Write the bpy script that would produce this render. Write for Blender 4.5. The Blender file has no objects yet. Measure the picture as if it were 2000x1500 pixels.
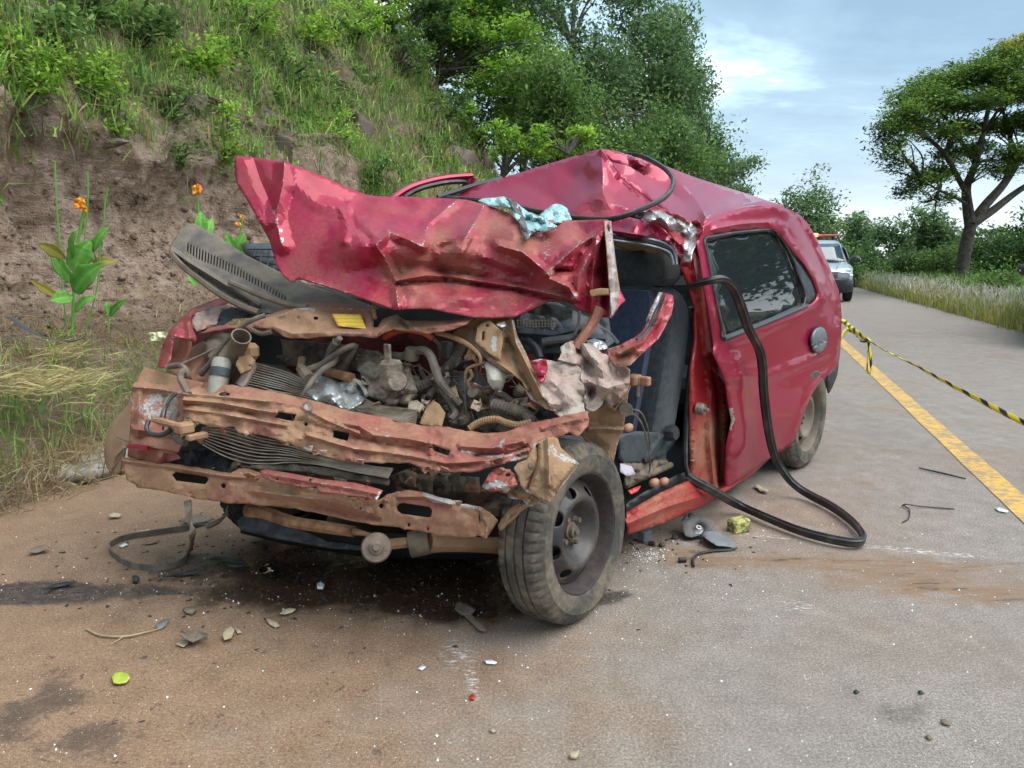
import bpy, bmesh, math, random
import numpy as np
from mathutils import Vector, Matrix
from mathutils.geometry import delaunay_2d_cdt

random.seed(7)
RNG = np.random.default_rng(7)
scene = bpy.context.scene
COLL = scene.collection

# ------------------------------------------------------------------ camera, sky, sun, exposure
FPX, CAM_H, HORIZON = 1444.0, 1.17, 503.0
PITCH = math.atan((750 - HORIZON) / FPX)
cam_data = bpy.data.cameras.new('camera')
cam_data.sensor_width = 36.0
cam_data.lens = 36.0 * FPX / 2000.0
cam_data.clip_start = 0.05
cam_data.clip_end = 3000.0
cam = bpy.data.objects.new('camera', cam_data)
cam.location = (0, 0, CAM_H)
cam.rotation_euler = (math.pi / 2 - PITCH, 0, 0)
COLL.objects.link(cam)
scene.camera = cam

SUN_AZ, SUN_EL = math.radians(105), math.radians(58)      # azimuth measured from +Y towards +X
world = bpy.data.worlds.new('World')
scene.world = world
world.use_nodes = True
wn, wl = world.node_tree.nodes, world.node_tree.links
wn.clear()


def wnode(t, **kw):
    n = wn.new(t)
    for k, v in kw.items():
        setattr(n, k, v)
    return n


def build_world():
    out = wnode('ShaderNodeOutputWorld')
    sky = wnode('ShaderNodeTexSky', sky_type='NISHITA')
    sky.sun_disc = False
    sky.sun_elevation = SUN_EL
    sky.sun_rotation = SUN_AZ
    sky.air_density = 1.0
    sky.dust_density = 1.5
    bg1 = wnode('ShaderNodeBackground')
    bg1.inputs[1].default_value = 0.10
    wl.new(sky.outputs[0], bg1.inputs[0])
    tc = wnode('ShaderNodeTexCoord')
    sep = wnode('ShaderNodeSeparateXYZ')
    wl.new(tc.outputs['Generated'], sep.inputs[0])

    def math_(op, a, b=None, c=None, clamp=False):
        n = wnode('ShaderNodeMath', operation=op)
        n.use_clamp = clamp
        for i, v in enumerate((a, b, c)):
            if v is None:
                continue
            if isinstance(v, (int, float)):
                n.inputs[i].default_value = v
            else:
                wl.new(v, n.inputs[i])
        return n.outputs[0]
    zc = math_('ADD', math_('MAXIMUM', sep.outputs[2], 0.0), 0.16)
    comb = wnode('ShaderNodeCombineXYZ')
    wl.new(math_('DIVIDE', sep.outputs[0], zc), comb.inputs[0])
    wl.new(math_('DIVIDE', sep.outputs[1], zc), comb.inputs[1])
    rot = wnode('ShaderNodeMapping')
    rot.inputs['Rotation'].default_value = (0, 0, 0.35)
    rot.inputs['Scale'].default_value = (0.7, 0.95, 1)
    rot.inputs['Location'].default_value = (0.24, 7.39, 0)
    wl.new(comb.outputs[0], rot.inputs[0])
    n1 = wnode('ShaderNodeTexNoise')
    n1.inputs['Scale'].default_value = 0.85
    n1.inputs['Detail'].default_value = 6
    n1.inputs['Roughness'].default_value = 0.64
    n1.inputs['Distortion'].default_value = 0.35
    wl.new(rot.outputs[0], n1.inputs['Vector'])
    dens = n1.outputs[0]
    # thin cloud near the veiled sun is brighter
    sd = wnode('ShaderNodeVectorMath', operation='DOT_PRODUCT')
    wl.new(tc.outputs['Generated'], sd.inputs[0])
    sd.inputs[1].default_value = (math.sin(SUN_AZ) * math.cos(SUN_EL), math.cos(SUN_AZ) * math.cos(SUN_EL), math.sin(SUN_EL))
    glow = math_('POWER', math_('MAXIMUM', sd.outputs['Value'], 0.0), 5.0)
    ramp = wnode('ShaderNodeValToRGB')
    cr = ramp.color_ramp
    cr.elements[0].position = 0.32
    cr.elements[0].color = (0.92, 0.96, 0.96, 1)
    cr.elements[1].position = 0.62
    cr.elements[1].color = (0.19, 0.29, 0.39, 1)
    e = cr.elements.new(0.40)
    e.color = (0.42, 0.58, 0.69, 1)
    e = cr.elements.new(0.48)
    e.color = (0.26, 0.38, 0.47, 1)
    wl.new(dens, ramp.inputs[0])
    # horizon haze: brighter white band low down
    low = math_('POWER', math_('SUBTRACT', 1.0, math_('MINIMUM', math_('MAXIMUM', sep.outputs[2], 0.0), 1.0)), 15.0)
    mixh = wnode('ShaderNodeMix', data_type='RGBA')
    wl.new(math_('MULTIPLY', low, 0.95), mixh.inputs[0])
    wl.new(ramp.outputs[0], mixh.inputs[6])
    mixh.inputs[7].default_value = (0.86, 0.92, 0.94, 1)
    bg2 = wnode('ShaderNodeBackground')
    wl.new(mixh.outputs[2], bg2.inputs[0])
    wl.new(math_('ADD', 0.64, math_('MULTIPLY', glow, 0.75)), bg2.inputs[1])
    mix = wnode('ShaderNodeMixShader')
    mix.inputs[0].default_value = 0.90
    wl.new(bg1.outputs[0], mix.inputs[1])
    wl.new(bg2.outputs[0], mix.inputs[2])
    wl.new(mix.outputs[0], out.inputs[0])


build_world()
sun_data = bpy.data.lights.new('sun', 'SUN')
sun_data.energy = 1.5
sun_data.angle = math.radians(65)
sun_data.color = (1.0, 0.96, 0.9)
sun = bpy.data.objects.new('sun', sun_data)
sdir = Vector((math.sin(SUN_AZ) * math.cos(SUN_EL), math.cos(SUN_AZ) * math.cos(SUN_EL), math.sin(SUN_EL)))
sun.rotation_euler = sdir.to_track_quat('Z', 'Y').to_euler()
sun.location = (0, 0, 30)
COLL.objects.link(sun)
vs = scene.view_settings
vs.view_transform = 'Standard'
vs.look = 'None'
vs.exposure = 1.55
vs.gamma = 1.0
vs.use_curve_mapping = False
scene.cycles.max_bounces = 4
scene.cycles.diffuse_bounces = 2
scene.cycles.glossy_bounces = 3
scene.cycles.transparent_max_bounces = 8
scene.cycles.use_adaptive_sampling = True
scene.cycles.adaptive_threshold = 0.03

# ------------------------------------------------------------------ geometry of the view (photograph pixel -> place)
CP, SP = math.cos(PITCH), math.sin(PITCH)


def ray(px, py):
    x = (np.asarray(px, float) - 1000) / FPX
    y = (750 - np.asarray(py, float)) / FPX
    return np.stack([x, CP + y * SP, -SP + y * CP], -1)


ORG = np.array([0, 0, CAM_H])


def P(px, py, d):                       # point at axis depth d
    return ORG + ray(px, py) * np.asarray(d, float)[..., None]


def G(px, py, z=0.0):                   # point on the horizontal plane at height z
    r = ray(px, py)
    return ORG + r * ((z - CAM_H) / r[..., 2])[..., None]


FW = G(1105, 1212)[:2]
RW = G(1570, 910)[:2]
UU = (RW - FW) / np.linalg.norm(RW - FW)           # car axis, pointing rearwards
WW = np.array([-UU[1], UU[0]])                      # across the car, towards the passenger side


def C(u, w, z):                         # car coordinates -> world
    xy = FW + UU * u + WW * w
    return np.array([xy[0], xy[1], z])


def dW(W):                              # axis depth of the pixel ray on the car plane w = W
    def f(x, y):
        r = ray(x, y)
        w = W(x, y) if callable(W) else W
        return (w + FW @ WW) / (r[..., 0] * WW[0] + r[..., 1] * WW[1])
    return f


def S(px, py, W):
    return P(px, py, dW(W)(np.asarray(px, float), np.asarray(py, float)))


Y1, Y2 = G(2000, 995), G(1640, 665)
RD = (Y2 - Y1)[:2]
RD /= np.linalg.norm(RD)                            # road direction
RN = np.array([-RD[1], RD[0]])                      # to the left of the road
RB = Y1[:2]


def R(s, t, z=0.0):                     # road coordinates (along, left of yellow line) -> world
    s = np.asarray(s, float)
    t = np.asarray(t, float)
    return np.stack([RB[0] + RD[0] * s + RN[0] * t, RB[1] + RD[1] * s + RN[1] * t, z + 0 * s], -1)


# ------------------------------------------------------------------ numeric noise
def h2(ix, iy, seed=0):
    n = (ix.astype(np.int64) * 374761393 + iy.astype(np.int64) * 668265263 + seed * 974711) & 0x7fffffff
    n = ((n ^ (n >> 13)) * 1274126177) & 0x7fffffff
    n = (n ^ (n >> 16)) & 0xffff
    return n / 65535.0


def vn(x, y, seed=0):
    x = np.asarray(x, float)
    y = np.asarray(y, float)
    ix, iy = np.floor(x), np.floor(y)
    fx, fy = x - ix, y - iy
    fx, fy = fx * fx * (3 - 2 * fx), fy * fy * (3 - 2 * fy)
    a, b = h2(ix, iy, seed), h2(ix + 1, iy, seed)
    c, d = h2(ix, iy + 1, seed), h2(ix + 1, iy + 1, seed)
    return (a + (b - a) * fx) * (1 - fy) + (c + (d - c) * fx) * fy


def fbm(x, y, o=4, seed=0):
    x = np.asarray(x, float)
    y = np.asarray(y, float)
    s, a, t = 0, 0.5, 0
    for i in range(o):
        s = s + a * (vn(x, y, seed + i) - 0.5)
        t += a
        x, y, a = x * 2.03 + 7.1, y * 2.03 + 3.7, a * 0.5
    return s / t * 2


def facet(x, y, seed=0):                # piecewise flat noise: creased sheet metal
    k = (x + y) * 0.3660254
    i, j = np.floor(x + k), np.floor(y + k)
    fx, fy = x + k - i, y + k - j
    a = h2(i, j, seed)
    b = h2(i + 1, j + 1, seed)
    up = fx > fy
    c = np.where(up, h2(i + 1, j, seed), h2(i, j + 1, seed))
    m, l = np.where(up, fx, fy), np.where(up, fy, fx)
    return a * (1 - m) + c * (m - l) + b * l - 0.5


def cat(pts, n=6, closed=False):        # Catmull-Rom through points
    p = np.asarray(pts, float)
    if len(p) < 3 and not closed:
        return np.array([p[0] + (p[-1] - p[0]) * t for t in np.linspace(0, 1, n + 1)])
    if closed:
        q = np.vstack([p[-1], p, p[0], p[1]])
    else:
        q = np.vstack([2 * p[0] - p[1], p, 2 * p[-1] - p[-2]])
    out = []
    for i in range(1, len(q) - 2):
        a, b, c, d = q[i - 1], q[i], q[i + 1], q[i + 2]
        for t in np.arange(n) / n:
            out.append(0.5 * (2 * b + (c - a) * t + (2 * a - 5 * b + 4 * c - d) * t * t + (3 * b - a - 3 * c + d) * t ** 3))
    if not closed:
        out.append(p[-1])
    return np.array(out)


# ------------------------------------------------------------------ object helpers
def thing(name, label, cat_, loc, group=None):
    o = bpy.data.objects.new(name, None)
    o.empty_display_size = 0.1
    o.location = tuple(float(v) for v in loc)
    COLL.objects.link(o)
    o['label'] = label
    o['category'] = cat_
    if group:
        o['group'] = group
    o['org'] = [float(v) for v in loc]
    return o


def org_of(o):
    while o.parent is not None:
        o = o.parent
    return np.array(o['org'] if 'org' in o else [0, 0, 0], float)


def obj(name, v, f, mat, parent=None, smooth=True, thick=0.0, at=None, kind=None, label=None, category=None, group=None,
        offset=0.0, attrs=None, sharp=38):
    """One mesh object from world-space vertices. Children share the local frame of their thing."""
    v = np.asarray(v, float)
    if parent is not None:
        o0 = org_of(parent)
    else:
        o0 = np.zeros(3) if at is None else np.asarray(at, float)
    me = bpy.data.meshes.new(name)
    if isinstance(f, np.ndarray):
        nf, k = f.shape
        me.vertices.add(len(v))
        me.vertices.foreach_set('co', (v - o0).astype(np.float32).ravel())
        me.loops.add(nf * k)
        me.loops.foreach_set('vertex_index', f.astype(np.int32).ravel())
        me.polygons.add(nf)
        me.polygons.foreach_set('loop_start', np.arange(0, nf * k, k, dtype=np.int32))
        me.update(calc_edges=True)
    else:
        me.from_pydata([tuple(p) for p in (v - o0)], [], [tuple(int(i) for i in q) for q in f])
    if smooth and len(me.polygons):
        me.polygons.foreach_set('use_smooth', np.ones(len(me.polygons), bool))
    for an, av in (attrs or {}).items():
        av = np.asarray(av, np.float32)
        if av.ndim == 1:
            a = me.attributes.new(an, 'FLOAT', 'POINT')
            a.data.foreach_set('value', av)
        else:
            a = me.attributes.new(an, 'FLOAT_COLOR', 'POINT')
            a.data.foreach_set('color', np.hstack([av, np.ones((len(av), 1), np.float32)]).astype(np.float32).ravel())
    me.validate()
    me.update()
    if smooth and sharp and len(me.polygons) < 60000:
        me.set_sharp_from_angle(angle=math.radians(sharp))
    o = bpy.data.objects.new(name, me)
    COLL.objects.link(o)
    if mat is not None:
        me.materials.append(mat)
    if parent is not None:
        o.parent = parent
    else:
        o.location = tuple(o0)
        o['org'] = [float(x) for x in o0]
    if thick:
        md = o.modifiers.new('thickness', 'SOLIDIFY')
        md.thickness = thick
        md.offset = offset
    if kind:
        o['kind'] = kind
    if label:
        o['label'] = label
    if category:
        o['category'] = category
    if group:
        o['group'] = group
    return o


def copy_tree(o, parent=None, loc=None, rz=None, scale=None):
    c = o.copy()
    COLL.objects.link(c)
    c.parent = parent
    if loc is not None:
        c.location = tuple(float(v) for v in loc)
        c['org'] = [float(v) for v in loc]
    if rz is not None:
        c.rotation_euler = (0, 0, rz)
    if scale is not None:
        c.scale = (scale,) * 3 if isinstance(scale, (int, float)) else scale
    for ch in list(o.children):
        copy_tree(ch, c)
    return c


class MB:
    """collects pieces of one part"""
    def __init__(self):
        self.v, self.f, self.n = [], [], 0

    def add(self, v, f):
        v = np.asarray(v, float)
        self.v.append(v)
        for q in f:
            self.f.append([int(i) + self.n for i in q])
        self.n += len(v)
        return self

    def obj(self, name, mat, parent=None, **kw):
        return obj(name, np.vstack(self.v), self.f, mat, parent, **kw)


def g_tube(pts, r, seg=8, n=5, caps=True, corr=0, flat=None, up=None, ridge=0.0):
    """swept tube. r number or list; flat = height/width ratio; corr = corrugation depth"""
    p = np.asarray(pts, float)
    rr = np.broadcast_to(np.asarray(r, float), (len(p),)).copy()
    if n > 1 and len(p) > 2:
        q = cat(np.hstack([p, rr[:, None]]), n)
        p, rr = q[:, :3], np.maximum(q[:, 3], 1e-4)
    t = np.gradient(p, axis=0)
    t /= np.linalg.norm(t, axis=1)[:, None] + 1e-12
    a = np.array([0, 0, 1.0]) if up is None else np.asarray(up, float)
    if abs(a @ t[0]) > 0.95 and up is None:
        a = np.array([1.0, 0, 0])
    nrm = np.cross(t[0], a)
    nrm /= np.linalg.norm(nrm)
    ang = np.linspace(0, 2 * math.pi, seg, endpoint=False)
    vs_, fs = [], []
    for i in range(len(p)):
        if up is not None:
            nrm = np.cross(t[i], a)
        else:
            nrm = nrm - t[i] * (nrm @ t[i])
        nrm = nrm / (np.linalg.norm(nrm) + 1e-12)
        b = np.cross(t[i], nrm)
        k = rr[i] * (1 + (corr if i % 2 else -corr))
        e = 1.0 if flat is None else flat
        k = k * (1 + ridge * np.cos(6 * ang))
        vs_.append(p[i] + np.outer(np.cos(ang) * k, nrm) + np.outer(np.sin(ang) * k * e, b))
    for i in range(len(p) - 1):
        for j in range(seg):
            j2 = (j + 1) % seg
            fs.append((i * seg + j, i * seg + j2, (i + 1) * seg + j2, (i + 1) * seg + j))
    if caps:
        fs.append(tuple(range(seg))[::-1])
        fs.append(tuple((len(p) - 1) * seg + j for j in range(seg)))
    return np.vstack(vs_), fs


def tube(name, pts, r, mat, parent=None, **kw):
    g = {k: kw.pop(k) for k in list(kw) if k in ('seg', 'n', 'caps', 'corr', 'flat', 'up', 'ridge')}
    v, f = g_tube(pts, r, **g)
    return obj(name, v, f, mat, parent, **kw)


def basis(ax):
    ax = np.asarray(ax, float)
    ax = ax / np.linalg.norm(ax)
    a = np.array([0, 0, 1.0]) if abs(ax[2]) < 0.9 else np.array([1.0, 0, 0])
    x = np.cross(a, ax)
    x /= np.linalg.norm(x)
    return x, np.cross(ax, x), ax


def g_lathe(profile, c, ax, seg=24, closed=False, rmod=None):
    """profile of (radius, height along axis)"""
    x, y, z = basis(ax)
    ang = np.linspace(0, 2 * math.pi, seg, endpoint=False)
    vs_, fs = [], []
    for k, (r, h) in enumerate(profile):
        rr = r if rmod is None else r * rmod(k, ang)
        vs_.append(np.asarray(c) + np.outer(np.cos(ang) * rr, x) + np.outer(np.sin(ang) * rr, y) + z * h)
    m = len(profile)
    for i in range(m if closed else m - 1):
        i2 = (i + 1) % m
        for j in range(seg):
            j2 = (j + 1) % seg
            fs.append((i * seg + j, i * seg + j2, i2 * seg + j2, i2 * seg + j))
    return np.vstack(vs_), fs


def lathe(name, profile, c, ax, mat, parent=None, seg=24, closed=False, rmod=None, **kw):
    v, f = g_lathe(profile, c, ax, seg, closed, rmod)
    return obj(name, v, f, mat, parent, **kw)


def g_box(c, size, ax=None, bev=0.0):
    """box about c with half-axes; bev chamfers the twelve edges"""
    X = np.eye(3) if ax is None else np.asarray(ax, float)
    s = np.asarray(size, float) / 2
    b = min(bev, *(s * 0.9)) if bev else 0
    if not b:
        v = [(i, j, k) for i in (-1, 1) for j in (-1, 1) for k in (-1, 1)]
        v = np.array(v) * s
        f = [(0, 1, 3, 2), (4, 6, 7, 5), (0, 4, 5, 1), (2, 3, 7, 6), (0, 2, 6, 4), (1, 5, 7, 3)]
    else:
        v, idx = [], {}
        for i in (-1, 1):
            for j in (-1, 1):
                for k in (-1, 1):
                    for a in range(3):
                        q = np.array([i, j, k]) * (s - b)
                        q[a] = (i, j, k)[a] * s[a]
                        idx[(i, j, k, a)] = len(v)
                        v.append(q)
        v = np.array(v)
        f = []
        for a in range(3):
            o1, o2 = [q for q in range(3) if q != a]
            for sg in (-1, 1):
                loop = []
                for p_, q_ in ((-1, -1), (1, -1), (1, 1), (-1, 1)):
                    k = [0, 0, 0]
                    k[a], k[o1], k[o2] = sg, p_, q_
                    loop.append(idx[(k[0], k[1], k[2], a)])
                f.append(loop)
            for p_ in (-1, 1):
                for q_ in (-1, 1):
                    k1, k2 = [0, 0, 0], [0, 0, 0]
                    k1[a], k1[o1], k1[o2] = -1, p_, q_
                    k2[a], k2[o1], k2[o2] = 1, p_, q_
                    f.append([idx[(*k1, o1)], idx[(*k2, o1)], idx[(*k2, o2)], idx[(*k1, o2)]])
        for i in (-1, 1):
            for j in (-1, 1):
                for k in (-1, 1):
                    f.append([idx[(i, j, k, a)] for a in range(3)])
    return np.asarray(c) + v @ X, f


def box(name, c, size, mat, parent=None, ax=None, bev=0.004, **kw):
    v, f = g_box(c, size, ax, bev)
    o = obj(name, v, f, mat, parent, smooth=False, **kw)
    fix_normals(o)
    return o


def fix_normals(o):
    bm = bmesh.new()
    bm.from_mesh(o.data)
    bmesh.ops.recalc_face_normals(bm, faces=bm.faces)
    bm.to_mesh(o.data)
    bm.free()


def g_loft(rings, cap=True):
    m = len(rings[0])
    v = np.vstack(rings)
    f = []
    for i in range(len(rings) - 1):
        for j in range(m):
            j2 = (j + 1) % m
            f.append((i * m + j, i * m + j2, (i + 1) * m + j2, (i + 1) * m + j))
    if cap:
        f.append(tuple(range(m))[::-1])
        f.append(tuple((len(rings) - 1) * m + j for j in range(m)))
    return v, f


CARX = np.array([[UU[0], UU[1], 0], [WW[0], WW[1], 0], [0, 0, 1.0]])


# ------------------------------------------------------------------ sheets traced in the view, each with its own depth
def inpoly(poly, x, y):
    p = np.asarray(poly, float)
    q = np.roll(p, -1, 0)
    r = np.zeros(np.shape(x), bool)
    for (x0, y0), (x1, y1) in zip(p, q):
        if y0 == y1:
            continue
        c = ((y0 > y) != (y1 > y)) & (x < (x1 - x0) * (y - y0) / (y1 - y0) + x0)
        r ^= c
    return r


def dseg(x, y, poly, closed=False):
    """distance to a polyline"""
    p = np.asarray(poly, float)
    if closed:
        p = np.vstack([p, p[:1]])
    best = np.full(np.shape(x), 1e9)
    for (x0, y0), (x1, y1) in zip(p[:-1], p[1:]):
        L = (x1 - x0) ** 2 + (y1 - y0) ** 2 + 1e-9
        t = np.clip(((x - x0) * (x1 - x0) + (y - y0) * (y1 - y0)) / L, 0, 1)
        best = np.minimum(best, np.hypot(x - x0 - t * (x1 - x0), y - y0 - t * (y1 - y0)))
    return best


def rbf(ctrl):
    c = np.asarray(ctrl, float)
    xy, d = c[:, :2] / 100.0, c[:, 2]
    n = len(c)
    A = np.zeros((n + 3, n + 3))
    A[:n, :n] = np.hypot(xy[:, None, 0] - xy[None, :, 0], xy[:, None, 1] - xy[None, :, 1])
    A[:n, n:] = np.hstack([np.ones((n, 1)), xy])
    A[n:, :n] = A[:n, n:].T
    sol = np.linalg.lstsq(A, np.concatenate([d, np.zeros(3)]), rcond=None)[0]

    def f(x, y):
        X = np.stack([np.asarray(x, float), np.asarray(y, float)], -1) / 100.0
        r = np.hypot(X[..., None, 0] - xy[:, 0], X[..., None, 1] - xy[:, 1])
        return r @ sol[:n] + sol[n] + X @ sol[n + 1:]
    return f


def resample(poly, sp, closed=True):
    p = np.asarray(poly, float)
    q = np.vstack([p, p[:1]]) if closed else p
    out = []
    for a, b in zip(q[:-1], q[1:]):
        k = max(1, int(round(np.linalg.norm(b - a) / sp)))
        for i in range(k):
            out.append(a + (b - a) * i / k)
    if not closed:
        out.append(q[-1])
    return np.array(out)


def mesh2d(outline, holes=(), sp=7, lines=(), seed=1):
    rng = np.random.default_rng(seed)
    pts, edges = [], []

    def loop(poly, closed=True, s=sp):
        q = resample(poly, s, closed)
        b = len(pts)
        for a in q:
            pts.append(a)
        for i in range(len(q) - (0 if closed else 1)):
            edges.append((b + i, b + (i + 1) % len(q)))
        return q
    ol = loop(outline)
    for h in holes:
        loop(h, s=min(sp, 4))
    for l in lines:
        loop(l, False)
    bd = np.array(pts)
    lo, hi = ol.min(0), ol.max(0)
    gx, gy = np.meshgrid(np.arange(lo[0], hi[0], sp), np.arange(lo[1], hi[1], sp * 0.87))
    gx[1::2] += sp / 2
    gx = (gx + rng.uniform(-.22, .22, gx.shape) * sp).ravel()
    gy = (gy + rng.uniform(-.22, .22, gy.shape) * sp).ravel()
    k = inpoly(outline, gx, gy)
    for h in holes:
        k &= ~inpoly(h, gx, gy)
    gx, gy = gx[k], gy[k]
    keep = np.ones(len(gx), bool)
    for i in range(0, len(gx), 4000):
        s_ = slice(i, i + 4000)
        dd = ((gx[s_, None] - bd[None, :, 0]) ** 2 + (gy[s_, None] - bd[None, :, 1]) ** 2).min(1)
        keep[s_] = dd > (0.55 * sp) ** 2
    allp = np.vstack([bd, np.stack([gx[keep], gy[keep]], 1)])
    r = delaunay_2d_cdt([Vector((float(a), float(b))) for a, b in allp], edges, [], 0, 1e-5)
    v = np.array([(a.x, a.y) for a in r[0]])
    t = np.array([tuple(q) for q in r[2] if len(q) == 3])
    ce = v[t].mean(1)
    k = inpoly(outline, ce[:, 0], ce[:, 1])
    for h in holes:
        k &= ~inpoly(h, ce[:, 0], ce[:, 1])
    t = t[k]
    used = np.unique(t)
    re = -np.ones(len(v), int)
    re[used] = np.arange(len(used))
    return v[used], re[t]


def psheet(name, outline, depth, mat, parent=None, sp=7, holes=(), creases=(), fac=(), fb=(), thick=0.0025, dust=(),
           dust0=0.0, bare=(), rimbare=0.0, seed=1, wob=0.0, lines=(), mask=None, wear=0.5, **kw):
    """sheet metal / plastic piece: outline in photograph pixels, a depth field, creases, dents and facets.
    creases: (polyline, amount towards viewer in m, half width px); fac/fb: (scale px, amount m, seed)"""
    if wob:
        o_ = resample(outline, 9)
        o_ = o_ + np.stack([fbm(o_[:, 0] / 12, o_[:, 1] / 12, 2, seed), fbm(o_[:, 0] / 12 + 50, o_[:, 1] / 12, 2, seed + 5)], 1) * wob
        outline = o_
    v, t = mesh2d(outline, holes, sp, list(lines) + [c[0] for c in creases if len(c) > 3 and c[3]], seed)
    x, y = v[:, 0], v[:, 1]
    df = depth if callable(depth) else rbf(depth)
    d = df(x, y)
    for c in creases:
        q = dseg(x, y, c[0]) / c[2]
        d = d - c[1] * np.clip(1 - q, 0, 1)
    for (sc, a, sd) in fac:
        d = d - a * facet(x / sc, y / sc * 1.2, sd) * (1.0 if mask is None else mask(x, y))
    for (sc, a, sd) in fb:
        d = d - a * fbm(x / sc, y / sc, 3, sd)
    du = np.full(len(x), float(dust0))
    for (cx, cy, r, a) in dust:
        du += a * np.exp(-((x - cx) ** 2 + (y - cy) ** 2) / (r * r))
    ba = np.zeros(len(x))
    for (pl, wd, a) in bare:
        ba = np.maximum(ba, a * np.clip(1.2 - dseg(x, y, pl) / wd, 0, 1))
    if rimbare:
        ba = np.maximum(ba, 0.62 * np.clip(1.0 - dseg(x, y, outline, True) / rimbare, 0, 1) * (vn(x / 25, y / 25, seed) > 0.45))
    for c in creases:
        if wear and len(c) > 3:
            ba = np.maximum(ba, wear * np.clip(1.3 - dseg(x, y, c[0]) / 2.2, 0, 1) * (vn(x / 14, y / 14, seed + 9) > 0.5))
    kw.setdefault('sharp', 15)
    kw.setdefault('attrs', {'dust': du, 'bare': ba, 'sx': x / 100.0, 'sy': y / 100.0})
    o = obj(name, P(x, y, d), t[:, ::-1].copy(), mat, parent, thick=thick, **kw)
    return o


def circ(cx, cy, rx, ry=None, n=14, rot=0.0):
    ry = rx if ry is None else ry
    a = np.linspace(0, 2 * math.pi, n, endpoint=False)
    X, Y = np.cos(a) * rx, np.sin(a) * ry
    return [(cx + p * math.cos(rot) - q * math.sin(rot), cy + p * math.sin(rot) + q * math.cos(rot)) for p, q in zip(X, Y)]

# ------------------------------------------------------------------ materials (all procedural)
class NT:
    def __init__(self, name):
        self.m = bpy.data.materials.new(name)
        self.m.use_nodes = True
        self.n, self.l = self.m.node_tree.nodes, self.m.node_tree.links
        self.b = self.n['Principled BSDF']
        self.out = self.n['Material Output']

    def new(self, t, **kw):
        n = self.n.new(t)
        for k, v in kw.items():
            setattr(n, k, v)
        return n

    def set(self, sock, v):
        if v is None:
            return
        if isinstance(v, bpy.types.NodeSocket):
            self.l.new(v, sock)
        elif isinstance(v, (tuple, list)):
            v = tuple(v)
            if sock.type == 'RGBA' and len(v) == 3:
                v = v + (1,)
            sock.default_value = v
        else:
            sock.default_value = v

    def inp(self, name, v):
        self.set(self.b.inputs[name], v)

    def math(self, op, a, b=None, c=None, clamp=False):
        n = self.new('ShaderNodeMath', operation=op)
        n.use_clamp = clamp
        for i, v in enumerate((a, b, c)):
            self.set(n.inputs[i], v)
        return n.outputs[0]

    def mix(self, f, a, b):
        n = self.new('ShaderNodeMix', data_type='RGBA')
        self.set(n.inputs[0], f)
        self.set(n.inputs[6], a)
        self.set(n.inputs[7], b)
        return n.outputs[2]

    def coord(self, kind='Object'):
        return self.new('ShaderNodeTexCoord').outputs[kind]

    def pos(self):
        return self.new('ShaderNodeNewGeometry').outputs['Position']

    def noise(self, scale, detail=4, rough=0.55, vec=None, dist=0.0, col=False, stretch=None):
        n = self.new('ShaderNodeTexNoise')
        n.inputs['Scale'].default_value = scale
        n.inputs['Detail'].default_value = detail
        n.inputs['Roughness'].default_value = rough
        n.inputs['Distortion'].default_value = dist
        v = vec if vec is not None else self.coord()
        if stretch:
            mp = self.new('ShaderNodeMapping')
            mp.inputs['Scale'].default_value = stretch
            self.l.new(v, mp.inputs[0])
            v = mp.outputs[0]
        self.l.new(v, n.inputs['Vector'])
        return n.outputs[1 if col else 0]

    def voro(self, scale, vec=None, feature='F1', out='Distance', rnd=1.0):
        n = self.new('ShaderNodeTexVoronoi', feature=feature)
        n.inputs['Scale'].default_value = scale
        n.inputs['Randomness'].default_value = rnd
        self.l.new(vec if vec is not None else self.coord(), n.inputs['Vector'])
        return n.outputs[out]

    def ss(self, v, lo, hi, a=0.0, b=1.0):
        n = self.new('ShaderNodeMapRange')
        n.interpolation_type = 'SMOOTHSTEP'
        self.set(n.inputs[0], v)
        n.inputs[1].default_value = lo
        n.inputs[2].default_value = hi
        n.inputs[3].default_value = a
        n.inputs[4].default_value = b
        return n.outputs[0]

    def ramp(self, v, stops):
        n = self.new('ShaderNodeValToRGB')
        cr = n.color_ramp
        while len(cr.elements) < len(stops):
            cr.elements.new(0.5)
        for e, (p, c) in zip(cr.elements, stops):
            e.position = p
            e.color = tuple(c) + (1,) if len(c) == 3 else c
        self.set(n.inputs[0], v)
        return n.outputs[0]

    def attr(self, name, out='Fac'):
        n = self.new('ShaderNodeAttribute', attribute_name=name)
        return n.outputs[out]

    def bump(self, h, strength=0.3, dist=0.01):
        n = self.new('ShaderNodeBump')
        n.inputs['Strength'].default_value = strength
        n.inputs['Distance'].default_value = dist
        self.set(n.inputs['Height'], h)
        self.inp('Normal', n.outputs[0])


DUST = (0.345, 0.20, 0.115)


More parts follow.
